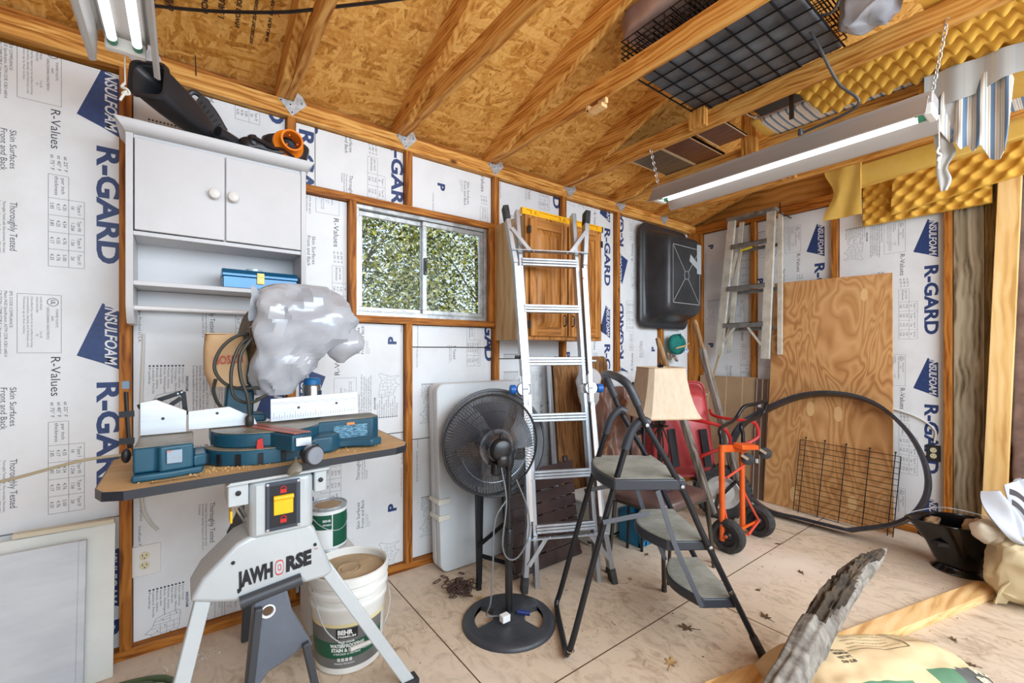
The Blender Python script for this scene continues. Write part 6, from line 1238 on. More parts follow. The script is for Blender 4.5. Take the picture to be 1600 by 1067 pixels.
# ---------------------------------------------------------------- corner: chair, lamp, boxes, wheelbarrow
vin = mat('vinyl_brown', s(96, 72, 66), .35, c2=s(78, 60, 56), sc=6); ctube = mat('chair_tube', s(74, 68, 60), .4, .5)
t = thing('folding_chair', (2.42, -.82, 0), 'brown vinyl padded metal chair holding the table lamp behind the step stool', 'chair')
b = B(); q = [(2.175, -.66), (2.20, -.98), (2.645, -1.0), (2.66, -.64)]
cxm, cym = 2.42, -.82
b.rings([[V(cxm+(x-cxm)*k, cym+(y-cym)*k, z) for x, y in ((2.175, -.68), (2.18, -.82), (2.195, -.96), (2.25, -1.0), (2.42, -1.005), (2.59, -1.005), (2.645, -.96), (2.66, -.82), (2.655, -.68), (2.6, -.64), (2.42, -.63), (2.23, -.64))] for z, k in ((.392, .93), (.398, 1.0), (.425, 1.0), (.436, .95), (.440, .8), (.442, .4))]); b.obj('seat', vin, t, smooth=50)
b = B(); b.tube([V(*p, .388) for p in ((2.185, -.69), (2.195, -.965), (2.25, -.99), (2.60, -.995), (2.64, -.95), (2.645, -.69), (2.59, -.65), (2.24, -.65))], .010, 8, closed=True); b.obj('seat_frame', ctube, t)
for p, q in (((2.20, -.985, .385), (2.184, -1.006, 0)), ((2.635, -.985, .385), (2.685, -1.005, 0)), ((2.19, -.68, .385), (2.10, -.70, 0)), ((2.64, -.67, .385), (2.70, -.64, 0))):
    b = B(); b.tube([p, q], .0115, 10); L_ = b.obj('leg', ctube, t)
    b = B(); b.tube([V(q), V(q)+(V(p)-V(q)).normalized()*.03], .014, 10); b.obj('leg_tip', rubber, L_)
for p, q in (((2.235, -1.0, .37), (2.26, -.98, 0)), ((2.65, -.96, .40), (2.63, -1.03, .0))):
    b = B(); b.tube([p, V(p).lerp(V(q), .5)+V(.01, 0, 0), q], .009, 8); b.obj('inner_leg', ctube, t)
shm = mat('shade_cream', s(212, 194, 170), .8, c2=s(200, 180, 154), sc=40, st=(1, 1, .3)); brz = mat('bronze_iron', s(48, 40, 40), .35, .5); mar = mat('maroon_glaze', s(72, 44, 54), .2, coat=.5)
LC = V(2.43, -.815, 0)
t = thing('table_lamp', (LC.x, LC.y, .443), 'table lamp with a cream bell shade and dark scrollwork stem standing on the brown chair', 'lamp')
b = B(); rot = math.radians(-30)
def shade_ring(hw, z, cut=.22):
    P = []
    for sx_, sy_ in ((1, 1), (-1, 1), (-1, -1), (1, -1)):
        a, c = (1-cut), 1
        pts = [(sx_*c, sy_*a), (sx_*a, sy_*c)] if sx_*sy_ > 0 else [(sx_*a, sy_*c), (sx_*c, sy_*a)]
        P += pts
    return [LC+V((x*hw)*math.cos(rot)-(y*hw)*math.sin(rot), (x*hw)*math.sin(rot)+(y*hw)*math.cos(rot), z) for x, y in P]
prof = [(.178, .872), (.162, .90), (.145, .95), (.130, 1.01), (.118, 1.08), (.110, 1.152)]
b.rings([shade_ring(r, z) for r, z in prof]+[shade_ring(r-.003, z) for r, z in prof[::-1]], closed=True, cap=False); b.obj('lamp_shade', shm, t, smooth=15)
mat('shade_trim_tan', s(188, 160, 128), .8)
for r, z in ((.178, .873), (.110, 1.152)): b = B(); b.tube([V(p) for p in shade_ring(r, z)], .0035, 6, closed=True); b.obj('shade_trim', MATS['shade_trim_tan'], t)
b = B(); b.lathe([(.008, 1.14), (.014, 1.15), (.02, 1.165), (.008, 1.172), (.006, 1.18), (.001, 1.185)], LC, (0, 0, 1), 14); b.obj('finial', brz, t)
b = B(); b.tube([LC+V(0, 0, .50), LC+V(0, 0, 1.15)], .006, 10); b.lathe([(.012, .80), (.045, .806), (.048, .812), (.012, .82), (.012, .86)], LC, (0, 0, 1), 20)
for k in range(4):
    a = k*math.pi/2+.3; d = V(math.cos(a), math.sin(a), 0)
    b.tube(smoothpath([LC+d*.012+V(0, 0, .80), LC+d*.030+V(0, 0, .76), LC+d*.052+V(0, 0, .69), LC+d*.040+V(0, 0, .61), LC+d*.012+V(0, 0, .575), LC+d*.03+V(0, 0, .545), LC+d*.055+V(0, 0, .52), LC+d*.06+V(0, 0, .495)], 5), .0042, 6)
b.obj('scroll_stem', brz, t)
b = B(); b.lathe([(.001, .4435), (.075, .4435), (.078, .45), (.076, .475), (.066, .488), (.04, .496), (.012, .50), (.001, .50)], LC, (0, 0, 1), 32); b.obj('base', mar, t)
blc = mat('crate_blue', s(26, 120, 160), .45, c2=s(18, 100, 140), sc=10)
t = thing('plastic_crate', (2.58, -.55, 0), 'bright blue slotted plastic crate on the floor behind the brown chair', 'crate')
b = B()
for x in (2.495, 2.545, 2.60, 2.655): b.box((x, -.625, 0), (x+.018, -.61, .21))
b.box((2.495, -.625, .0), (2.673, -.61, .035)); b.box((2.495, -.625, .175), (2.673, -.61, .21)); b.box((2.495, -.61, 0), (2.505, -.455, .21)); b.box((2.663, -.61, 0), (2.673, -.455, .21)); b.box((2.505, -.465, 0), (2.663, -.455, .21)); b.box((2.505, -.61, 0), (2.663, -.465, .012)); b.obj('walls', blc, t, bev=.003)
b = B(); b.box((2.51, -.60, .013), (2.655, -.47, .15)); b.obj('dark_box', mat('dark_carton', s(60, 54, 52), .7), label='dark box sitting inside the blue plastic crate', cat='box', bev=.004)
cool = mat('cooler_white', s(220, 222, 218), .4)
t = thing('storage_bin', (2.45, -.30, 0), 'white storage bin with a dark lid standing on the floor behind the ladder foot', 'bin')
b = B(); b.hexa([(2.26, -.42, .003), (2.60, -.42, .003), (2.60, -.2, .003), (2.26, -.2, .003), (2.23, -.45, .27), (2.63, -.45, .27), (2.63, -.2, .27), (2.23, -.2, .27)]); b.obj('body', cool, t, bev=.012)
b = B(); b.box((2.22, -.46, .271), (2.64, -.195, .295)); b.obj('lid', cool, t, bev=.006)
b = B(); b.hexa([(2.256, -.423, .02), (2.604, -.423, .02), (2.604, -.4, .02), (2.256, -.4, .02), (2.252, -.427, .035), (2.608, -.427, .035), (2.608, -.4, .035), (2.252, -.4, .035)]); b.obj('lower_band', blackp, t)
# brown tarp, sack, wooden runners, black folding rack behind the stool
tarpb = mat('tarp_brown', s(134, 96, 78), .4, c2=s(106, 72, 58), sc=5, spec=.6); sackw = mat('sack_white', s(206, 206, 206), .5, c2=s(186, 186, 188), sc=5)
def drape(c, xv, zv, w, h, amp, seed, ns=.0):
    c, xv, zv = V(c), V(xv).normalized(), V(zv).normalized(); n = xv.cross(zv)
    def f(u, v):
        return c+xv*((u-.5)*w*(1-.15*math.sin(v*5+seed)))+zv*(v*h)+n*(amp*math.sin(u*11+v*3+seed)+amp*.6*math.sin(u*23-v*4))
    return crumple(f, 9, amp*.8, seed)
b = B(); b.sheet(drape((2.62, -.36, .30), (1, -.25, 0), (.02, .12, 1), .36, .70, .022, 3), 40, 34, th=.006); b.obj('brown_tarp', tarpb, label='crumpled brown tarp hanging behind the step stool hand rail', cat='tarp', smooth=50)
b = B(); b.sheet(blob((2.46, -.22, .99), (.10, .05, .145), 9, .022, 4, .8), 36, 20); b.sheet(blob((2.78, -.24, 1.02), (.12, .05, .075), 9, .022, 9, .8), 30, 16); b.obj('white_sack', sackw, label='crumpled white sack beside the blue ladder knob', cat='sack', smooth=60)
wr = wood('runner_wood', s(150, 104, 74), s(122, 78, 52), s(84, 50, 32), 'z', sc=8, knots=False)
t = thing('wooden_runner', (2.34, -.42, 0), 'curved brown wooden runners standing between the ladder and the step stool', 'wooden runner')
for dx, dy in ((0, 0), (.05, .04)):
    b = B(); b.tube(smoothpath([(2.19+dx, -.53+dy, .0), (2.21+dx, -.53+dy, .35), (2.24+dx, -.52+dy, .55), (2.36+dx, -.50+dy, .74), (2.52+dx, -.48+dy, .92)], 8), .020, 10, flat=.45); b.obj('runner', wr, t)
b = B()
for z in (.50, .52, .54, .56): b.beam((2.22, -.545, z), (2.35, -.55, z+.004), .006, .012)
b.obj('slat_strip', newpine_x, t)
t = thing('folding_rack', (2.62, -.56, 0), 'black folded metal rack with notched bars behind the step stool', 'rack')
for p, q in (((2.45, -.56, .86), (2.78, -.58, .925)), ((2.45, -.58, .71), (2.80, -.60, .775))):
    b = B(); p, q = V(p), V(q); b.beam(p, q, .006, .034, (0, 0, 1))
    for k in range(5): c = p.lerp(q, .12+.19*k); b.beam(c+V(0, 0, .014), c+V(.045, 0, .028), .006, .022)
    b.obj('notched_bar', blackm, t)
for p, q in (((2.50, -.568, 1.05), (2.44, -.568, .0)), ((2.73, -.578, 1.08), (2.80, -.578, .0)), ((2.60, -.578, .95), (2.47, -.655, .0))):
    b = B(); b.tube([p, q], .0095, 8); b.obj('leg', blackm, t)
# wheelbarrow standing on its wheel
redm = mat('barrow_red', s(190, 72, 74), .38, c2=s(168, 56, 60), sc=4); redt = mat('barrow_strap_red', s(184, 34, 32), .4); greywood = wood('handle_grey_wood', s(146, 138, 128), s(118, 110, 102), s(84, 78, 72), 'z', sc=6, rough=.75, knots=False)
t = thing('wheelbarrow', (3.2, -.6, 0), 'red wheelbarrow stood upright on its wheel in the corner with grey wooden handles up', 'wheelbarrow')
H = [((3.29,-0.524,1.485), (3.429,-0.778,0.305)), ((2.891,-0.475,1.343), (3.112,-0.766,0.124))]
for p, q in H:
    b = B(); p, q = V(p), V(q); b.beam(p.lerp(q, .18), q, .046, .040, (0, 1, 0)); h_ = b.obj('handle', greywood, t, bev=.004)
    b = B(); b.tube([p, p.lerp(q, .03), p.lerp(q, .15), p.lerp(q, .19)], [.014, .019, .02, .024], 12); b.obj('grip', wood('grip_wood', s(168, 134, 92), s(140, 106, 68), s(106, 76, 46), 'z', sc=6, knots=False) if 'grip_wood' not in MATS else MATS['grip_wood'], h_)
tn = V(-.62, -.78, .10).normalized(); tx = V(.80, -.60, 0); tx = (tx-tn*tx.dot(tn)).normalized(); tz = tn.cross(tx); tz = tz if tz.z > 0 else -tz
TC = V(3.16, -.48, .62)
tp_ = lambda a, c, d: TC+tx*a+tz*c+tn*d
def trr(w, hb, ht, d, r=.06):
    P = []
    for (sx_, sy_, a0) in ((1, 1, 0), (-1, 1, 90), (-1, -1, 180), (1, -1, 270)):
        ww = w*(1.0 if sy_ < 0 else .82); hh = ht if sy_ > 0 else hb
        for i in range(5): a = math.radians(a0+i*22.5); P.append(tp_(sx_*(ww-r)+r*math.cos(a), sy_*(hh-r)+r*math.sin(a), d))
    return P
b = B(); b.rings([trr(.30, .32, .40, -.13), trr(.30, .32, .40, -.122), trr(.285, .305, .385, -.12), trr(.22, .24, .31, .05), trr(.20, .22, .29, .07)], cap=True); b.obj('tray', redm, t, smooth=50)
b = B(); b.tube(trr(.30, .32, .40, -.125), .011, 8, closed=True); b.obj('tray_rim', redm, t)
for p, q in (((-.06, -.22), (-.09, .05)), ((.17, -.22), (.14, .05))):  # black bars on the tray stand in for shadows alongside the handles
    b = B(); b.beam(tp_(p[0], p[1], .085), tp_(q[0], q[1], .085), .05, .02, tuple(tn)); b.obj('tray_shadow_bar', blackm, t)
WC = V((3.408,-0.675,0.198)); wa = V(-.86, -.50, 0).normalized()
b = B(); b.lathe([(.12, -.030), (.15, -.038), (.185, -.034), (.20, -.016), (.202, 0), (.20, .016), (.185, .034), (.15, .038), (.12, .030)], WC, wa, 44, cap=False)
for k in range(36):
    a = k*math.pi/18; x = wa.orthogonal().normalized(); y = wa.cross(x)
    for sg in (-1, 1): p = WC+(x*math.cos(a+.04*sg)+y*math.sin(a+.04*sg))*.199+wa*(sg*.017); b.beam(p-wa*.014, p+wa*.014, .014, .010, tuple((p-WC).normalized()))
b.obj('tyre', rubber, t)
b = B(); b.lathe([(.122, -.03), (.124, .03), (.118, .036), (.108, .028), (.085, .012), (.04, .016), (.028, .03), (.014, .034), (.001, .034)], WC, wa, 36); b.obj('wheel_rim', mat('rim_pale', s(206, 202, 196), .45, .2, c2=s(180, 176, 170), sc=10), t)
for P in ([(3.019,-0.571,0.795), (3.029,-0.629,0.773), (3.061,-0.753,0.759), (3.112,-0.829,0.734), (3.154,-0.86,0.668), (3.187,-0.847,0.583)], [(3.267,-0.657,0.82), (3.244,-0.69,0.789), (3.247,-0.768,0.775), (3.341,-0.9,0.76), (3.38,-0.93,0.738), (3.394,-0.94,0.684), (3.387,-0.935,0.644), (3.323,-0.887,0.604), (3.198,-0.793,0.572), (3.105,-0.686,0.507), (3.102,-0.658,0.462), (3.125,-0.65,0.365)]):
    b = B(); b.tube(smoothpath(P, 5), .0085, 8, flat=1.4); b.obj('leg_strap', redt, t)
b = B(); b.tube([WC-wa*.10, WC+wa*.10], .010, 10); b.obj('axle', blackm, t)
for sg, (p, q) in zip((1, -1), H):
    b = B(); b.beam(V(q), WC+wa*(.07*sg), .03, .012, (0, 0, 1)); b.obj('axle_bracket', blackm, t)
stickm = wood('stick_grey', s(150, 136, 116), s(124, 110, 92), s(90, 78, 62), 'z', sc=6, rough=.75, knots=False)
b = B(); b.tube([(4.14,-0.377,1.576), (4.12,-0.269,1.182), (4.06,-0.167,0.705), (3.99, -.17, .01)], .009, 8); b.obj('thin_rod', mat('rod_brass_wood', s(166, 138, 96), .5), label='thin pale rod leaning in the corner from under the step ladder', cat='rod')
# tan grooved panel and brown strips
tanp = mat('tan_panel', s(176, 146, 112), .5, c2=s(160, 130, 98), sc=3); tang = mat('tan_groove', s(206, 182, 148), .5); brs = mat('brown_panel', s(112, 86, 66), .45, c2=s(96, 72, 56), sc=3, st=(6, 6, 1)); brl = mat('pale_trim', s(186, 178, 170), .4, .3)
def leanp(b, y0, y1, h, x0=4.08, x1=4.165, th=.018, z0=.002, m=0): b.hexa([(x0, y0, z0), (x0, y1, z0), (x0+th, y1, z0), (x0+th, y0, z0), (x1, y0, h), (x1, y1, h), (x1+th, y1, h), (x1+th, y0, h)], m)
t = thing('grooved_siding', (4.1, -.32, 0), 'tan grooved siding panel leaning on the right wall by the corner', 'siding panel')
b = B(); leanp(b, -.585, -.07, 1.02); b.obj('board', tanp, t, smooth=0)
for y in (-.16, -.325, -.47):
    b = B(); leanp(b, y-.004, y+.002, 1.018, 4.0785, 4.1635, .002); b.obj('groove', tang, t, smooth=0)
for y, z in ((-.105, .83), (-.145, .83)):
    b = B(); k = 4.08+.085*z/1.02; b.box((k-.012, y-.018, z), (k-.001, y+.018, z+.02)); b.obj('hook_clip', white_enamel, t, bev=.002)
t = thing('siding_strip', (4.08, -.62, 0), 'narrow brown panel with pale trim strips between the tan siding and the plywood sheet', 'panel')
b = B(); leanp(b, -.705, -.59, 1.01, 4.06, 4.15); b.obj('board', brs, t, smooth=0)
for y in (-.6, -.645, -.69):
    b = B(); leanp(b, y-.004, y+.003, 1.008, 4.0575, 4.1475, .002); b.obj('trim_strip', brl, t, smooth=0)
for z in (.77, .30):
    b = B(); k = 4.06+.09*z; b.box((k-.02, -.64, z), (k-.0035, -.62, z+.035)); b.obj('trim_clip', white_enamel, t, bev=.002)
# plywood sheet, hoop, wire grid
def figured(name, light, mid, dark):
    m = mat(name, light, .45); nt = m.node_tree; N = nt.nodes; L = nt.links; bs = N['Principled BSDF']
    tc = N.new('ShaderNodeTexCoord'); mp = N.new('ShaderNodeMapping'); mp.inputs['Scale'].default_value = (1, 1.6, .55); L.new(tc.outputs['Object'], mp.inputs[0])
    n = N.new('ShaderNodeTexNoise'); n.inputs['Scale'].default_value = 2.6; n.inputs['Detail'].default_value = 2; n.inputs['Distortion'].default_value = .8; L.new(mp.outputs[0], n.inputs['Vector'])
    mu = N.new('ShaderNodeMath'); mu.operation = 'MULTIPLY'; mu.inputs[1].default_value = 26; L.new(n.outputs['Fac'], mu.inputs[0]); fr = N.new('ShaderNodeMath'); fr.operation = 'PINGPONG'; fr.inputs[1].default_value = 1; L.new(mu.outputs[0], fr.inputs[0])
    n2 = N.new('ShaderNodeTexNoise'); n2.inputs['Scale'].default_value = 1.4; n2.inputs['Detail'].default_value = 5; L.new(tc.outputs['Object'], n2.inputs['Vector'])
    ad = N.new('ShaderNodeMath'); ad.operation = 'MULTIPLY_ADD'; ad.inputs[1].default_value = .38; L.new(fr.outputs[0], ad.inputs[0]); m2 = N.new('ShaderNodeMath'); m2.operation = 'MULTIPLY'; m2.inputs[1].default_value = .75; L.new(n2.outputs['Fac'], m2.inputs[0]); L.new(m2.outputs[0], ad.inputs[2])
    cr = N.new('ShaderNodeValToRGB'); e = cr.color_ramp.elements; e[0].position = .28; e[0].color = dark; e[1].position = .8; e[1].color = light; k = e.new(.5); k.color = mid
    L.new(ad.outputs[0], cr.inputs[0]); L.new(cr.outputs[0], bs.inputs['Base Color']); return m
plys = figured('fir_plywood_face', s(214, 166, 112), s(196, 144, 90), s(166, 114, 66)); plug = mat('plywood_patch', s(224, 184, 128), .5); plye = mat('plywood_edge', s(150, 104, 64), .7)
t = thing('plywood_sheet', (4.05, -1.11, 0), 'large figured plywood sheet leaning on the right wall', 'plywood')
py = lambda y, z, d=0: V(4.035+.13*z/1.8-d, y, z)
b = B(); b.hexa([py(-.70, .003), py(-1.53, .003), py(-1.53, .003, -.016), py(-.70, .003, -.016), py(-.735, 1.82), py(-1.495, 1.80), py(-1.495, 1.80, -.016), py(-.735, 1.82, -.016)]); b.obj('face', plys, t, smooth=0)
for y, z, a in ((-1.02, .80, .05), (-1.2, .78, .05), (-1.34, 1.66, .04), (-.92, .12, .05), (-1.3, .15, .05)):
    b = B(); b.prism([py(y+a*.55*math.cos(k*math.pi/8)*(1 if k % 8 else .9), z+a*1.15*math.sin(k*math.pi/8), .0003) for k in range(16)], (-.0006, 0, 0)); b.obj('patch', plug, t, smooth=0)
hoop = mat('hoop_black', s(34, 36, 42), .35, c2=s(58, 62, 72), sc=6)
b = B(); hp = [(3.822, -1.354, .012), (3.82, -1.10, .006), (3.822, -.823, .010), (3.855, -.62, .14), (3.93, -.50, .36), (4.0, -.55, .58), (4.045, -.70, .715), (4.08, -.95, .86), (4.098, -1.194, .905), (4.09, -1.425, .858), (4.049, -1.606, .70), (3.983, -1.711, .488), (3.919, -1.716, .298), (3.866, -1.61, .137)]
P = smoothpath(hp+[hp[0]], 7)[:-1]; n_ = len(P)
pn = V(-.9, 0, .3).normalized(); cc = V(3.95, -1.15, .45); R = []
for p in P:
    rad = (p-cc); rad = (rad-pn*rad.dot(pn)).normalized()
    z_ = lambda a, c: p+pn*a+rad*c
    R.append([z_(-.05, -.008), z_(-.05, .010), z_(-.02, .003), z_(.02, .003), z_(.05, .010), z_(.05, -.008), z_(.03, -.014), z_(-.03, -.014)])
mz = min(q.z for r in R for q in r); R = [[q+V(-.05, 0, max(0, .002-mz)) for q in r] for r in R]
b.rings(R, closed=True); b.obj('hoop', hoop, label='large black band hoop leaning against the plywood sheet', cat='hoop', smooth=60)
t = thing('wire_grid', (3.98, -1.2, 0), 'black wire grid shelf leaning on the plywood inside the black hoop', 'wire shelf')
gq = lambda u, v: V(3.992+.06*v, -.936-.6*u-.03*v, .012+.545*v-.02*u)
b = B()
for k in range(15): b.tube([gq(0, k/14), gq(1, k/14)], .0022, 6)
b.obj('cross_wires', wirem, t)
for u in (0, .06, .27, .49, .72, .95, 1):
    b = B(); b.tube([gq(u, -.02), gq(u, 1.03)] if u not in (0, 1) else [gq(u, 0), gq(u, 1)], .003, 6)
    if u not in (0, 1): b.ball(gq(u, 1.04), .007, 8)
    b.obj('upright_wire', wirem, t)
# hand truck
orp = mat('truck_orange', s(234, 104, 40), .35, c2=s(214, 86, 28), sc=8); hubk = mat('hub_black', s(34, 34, 36), .4)
t = thing('hand_truck', (3.08, -.98, 0), 'orange convertible hand truck with black handle in front of the red wheelbarrow', 'hand truck')
for x, z1 in ((2.873, .655), (3.135, .60)):
    b = B(); b.tube([(x, -.955, .07), (x, -.95, z1)], .017, 12); b.obj('upright', orp, t)
b = B(); b.prism([(2.86, -.965, .62), (3.16, -.975, .585), (3.16, -.975, .628), (2.86, -.965, .665)], (0, .03, 0)); b.prism([(2.98, -1.03, .63), (3.20, -1.03, .60), (3.20, -.97, .61), (2.98, -.97, .64)], (0, 0, .03)); b.obj('top_plate', orp, t, bev=.004)
b = B(); b.tube(smoothpath([(2.873, -.95, .64), (2.88, -.945, .70), (2.90, -.93, .76), (3.192,-0.876,0.784), (3.282,-0.893,0.862), (3.387,-0.922,0.879), (3.508,-0.938,0.89), (3.533,-0.932,0.856), (3.479,-0.916,0.785), (3.17, -.935, .76), (3.15, -.95, .70), (3.14, -.955, .60)], 6), .0125, 12); b.obj('handle', blackm, t)
for c in ((3.138,-0.985,0.543), (3.359,-1.002,0.553)):
    c = V(c); ax_ = V(-.8, -.58, .1).normalized()
    b = B(); b.lathe([(.012, -.012), (.030, -.012), (.038, -.008), (.038, .008), (.030, .012), (.012, .014), (.001, .016)], c, ax_, 24); cs_ = b.obj('caster', rubber, t)
    b = B(); b.beam(c+ax_*.018+V(-.0, .0, .0), c+V(-.045, .02, .03)+ax_*.012, .018, .004, tuple(ax_)); b.beam(c-ax_*.018, c+V(-.045, .02, .03)-ax_*.012, .018, .004, tuple(ax_)); b.obj('caster_fork', mat('caster_steel', s(176, 160, 140), .4, .6) if 'caster_steel' not in MATS else MATS['caster_steel'], cs_)
for x, lab in ((2.885, 'l'), (3.29, 'r')):
    c = V(x, -.985, .105)
    b = B(); b.lathe([(.062, -.026), (.085, -.030), (.101, -.020), (.105, 0), (.101, .020), (.085, .030), (.062, .026)], c, (-1, 0, 0), 36, cap=False); w_ = b.obj('wheel_tyre', rubber, t)
    b = B(); b.lathe([(.064, -.022), (.064, .022), (.058, .026), (.052, .014), (.03, .012), (.02, .022), (.001, .022)], c, (-1, 0, 0), 28); b.obj('wheel_hub', hubk, w_)
    b = B(); b.lathe([(.010, .022), (.010, .030), (.001, .032)], c, (-1, 0, 0), 12); b.obj('hub_cap', mat('hub_pink', s(206, 120, 106), .5) if 'hub_pink' not in MATS else MATS['hub_pink'], w_)
b = B(); b.tube([(2.85, -.985, .105), (3.28, -.985, .105)], .009, 10); b.obj('axle', orp, t)
for P in ([(2.878, -.957, .30), (2.90, -.985, .13), (2.92, -1.0, .11)], [(3.13, -.957, .34), (3.20, -.99, .20), (3.245, -1.01, .12), (3.12, -1.0, .06)], [(2.89, -.975, .46), (3.13, -.97, .50)], [(2.89, -.985, .07), (3.16, -.99, .05), (3.24, -.99, .11)]):
    b = B(); b.tube(P, .0075, 8); b.obj('brace_rod', mat('rod_red_orange', s(216, 84, 62), .4) if 'rod_red_orange' not in MATS else MATS['rod_red_orange'], t)
# new pine post and the insulation behind it
b = B(); b.hexa([(4.145, -1.918, .0), (4.203, -1.918, .0), (4.203, -2.022, .0), (4.145, -2.022, .0), (4.145, -1.999, 2.389), (4.203, -1.999, 2.389), (4.203, -2.094, 2.389), (4.145, -2.094, 2.389)]); b.obj('pine_post', newpine_z, label='pale new pine post standing at the right edge, knots showing', cat='post', bev=.003, smooth=0)
batt = mat('batt_brown', s(136, 112, 104), .5, c2=s(104, 82, 76), sc=9, bump=.4, bsc=12)
b = B(); b.sheet(blob((4.25, -2.23, 1.28), (.026, .19, 1.08), 9, .010, 3, .35), 40, 60); b.obj('insulation_batt', batt, label='crinkled brown wrapped insulation batt at the right edge behind the pine post', cat='insulation', smooth=60)
# ---------------------------------------------------------------- coal bucket with firewood, cloths
hodm = mat('hod_black', s(16, 16, 18), .16, .3, coat=.4)
t = thing('coal_bucket', (3.73, -1.89, 0), 'glossy black coal bucket holding wood chunks near the right wall', 'coal bucket')
hx = V(.62, -.785, 0); hy = V(.785, .62, 0); hc = V(3.725, -1.885, 0)
def hring(r0, r1, z, tip, n=40, dz=0.):
    P = []
    for j in range(n):
        a = 2*math.pi*j/n; x, y = r0*math.cos(a), r1*math.sin(a)
        k = max(0, -math.cos(a)); x -= tip*k**3; y *= 1-.35*k**3
        P.append(hc+hx*x+hy*y+V(0, 0, z+dz*k**2*0+dz*abs(math.cos(a))**2))
    return P
prof = [(.098, .098, .03, 0), (.115, .108, .06, 0), (.145, .122, .15, .01), (.185, .135, .24, .035), (.205, .142, .275, .05)]
O_ = [hring(a, c, z, tp) for a, c, z, tp in prof]; I_ = [hring(a-.004, c-.004, z+.002, tp) for a, c, z, tp in prof[::-1]]
b = B(); b.rings(O_+I_, cap=True); b.obj('bowl', hodm, t, smooth=50)
b = B(); b.tube(hring(.205, .142, .276, .05), .005, 8, closed=True); b.obj('rim', hodm, t)
b = B(); b.lathe([(.001, 0), (.118, 0), (.122, .006), (.115, .014), (.098, .028), (.086, .046), (.001, .046)], hc, (0, 0, 1), 40); b.obj('foot', hodm, t)
b = B(); b.tube(smoothpath([hc-hx*.21+hy*.08+V(0, 0, .275), hc-hx*.12+hy*.10+V(0, 0, .298), hc+hy*.13+V(0, 0, .312), hc+hx*.16+hy*.12+V(0, 0, .29), hc+hx*.21+hy*.06+V(0, 0, .27)], 8), .0028, 6); b.obj('bail_handle', galv, t)
chunk = wood('chunk_wood', s(170, 142, 108), s(140, 110, 80), s(92, 68, 48), 'x', sc=6, rough=.85, knots=False)
for k, (a, c, z, r, lab) in enumerate(((.04, -.045, .262, .08, 'larger split wood chunk in the black coal bucket'), (-.12, .01, .26, .05, 'small split wood chunk at the spout end of the coal bucket'), (.12, .045, .25, .05, 'wood chunk at the back of the coal bucket'))):
    b = B(); b.sheet(blob(tuple(hc+hx*a+hy*c+V(0, 0, z)), (r*1.2, r*.55, r*.45), 14, .012, k*5, .5), 20, 12); b.obj('wood_chunk', chunk, label=lab, cat='firewood', group='wood chunks in the bucket', smooth=40)
b = B(); b.sheet(lambda u, v: tuple(hc+hx*((u-.5)*.30)+hy*((v-.5)*.18)+V(0, 0, .175)), 4, 4, th=.02); b.obj('ash_bed', mat('ash_dark', s(62, 58, 56), .9, c2=s(40, 38, 38), sc=20), label='dark ash filling the coal bucket under the wood chunks', cat='ash', kind='stuff')
clw = mat('cloth_white', s(200, 203, 210), .8, c2=s(180, 184, 192), sc=4); clt = mat('cloth_beige', s(216, 200, 162), .75, c2=s(198, 180, 142), sc=3); clb = mat('cloth_cream', s(222, 212, 194), .85, c2=s(204, 192, 172), sc=6); drk = mat('strap_dark', s(84, 80, 84), .6)
b = B(); b.sheet(blob((3.545, -2.155, .165), (.20, .14, .165), 10, .034, 3, .75), 70, 44)
b.sheet(crumple(lambda u, v: (3.345+.34*u, -2.06-.11*u-.05*v+.012*math.sin(u*26+v*3), .012+.13*v), 9, .012, 8), 30, 10, th=.006)
b.obj('canvas_bag', clt, label='slumped beige canvas bag on the floor at the right edge', cat='canvas bag', smooth=60)
t = thing('white_jacket', (3.60, -2.12, .31), 'white grey jacket with dark straps lying on the beige canvas bag', 'jacket')
def tongue(p, q, w, n, seed):
    p, q, n = V(p), V(q), V(n).normalized(); wd = (q-p).cross(n).normalized()
    def f(u, v):
        x = u*2-1; ww = w*math.sqrt(max(.02, 1-((v-.45)/.56)**2)); g = 1-x*x
        return p.lerp(q, v)+wd*(x*ww)+n*(.035*g+.012*math.sin(5*v+3*x+seed)-.02*math.exp(-((x+.35)/.18)**2))
    return f
b = B(); b.sheet(tongue((3.524,-2.026,0.528), (3.473,-2.125,0.299), .074, (-.55, -.8, .25), 1), 26, 24, th=.014); b.obj('hood', clw, t, smooth=60)
b = B(); b.sheet(tongue((3.7,-2.083,0.557), (3.715,-2.194,0.299), .10, (-.5, -.8, .3), 4), 26, 24, th=.014); b.obj('collar', clw, t, smooth=60)
for p, q in (((3.422,-2.099,0.56), (3.445,-2.167,0.505)), ((3.417,-2.108,0.511), (3.445,-2.167,0.429))):
    b = B(); b.sheet(lambda u, v: tuple(V(p).lerp(V(q), u)+V(0, 0, .028*(v-.5)+.01*math.sin(u*4))), 12, 3, th=.005); b.obj('strap', drk, t, smooth=60)
b = B(); b.sheet(blob((3.528,-2.017,0.316), (.075, .06, .058), 13, .022, 6, .8), 36, 20); b.sheet(blob((3.531,-2.056,0.299), (.06, .05, .05), 13, .018, 16, .8), 30, 16); b.obj('cream_rag', clb, label='crumpled cream rag hanging over the right side of the coal bucket', cat='rag', smooth=60)
# lumber on the floor
b = B(); p0 = V(1.70, -1.533, 0); p1 = V(3.53, -2.02, 0); d = (p1-p0).normalized(); n_ = V(-d.y, d.x, 0)
b.hexa([p0-n_*.045, p1-n_*.045, p1+n_*.045, p0+n_*.045]+[x+V(0, 0, .038) for x in (p0-n_*.045, p1-n_*.045, p1+n_*.045, p0+n_*.045)])
b.obj('lumber_board', newpine_x, label='long pale lumber board lying on the floor from the paper bag to the canvas bag', cat='lumber', bev=.003, smooth=0)
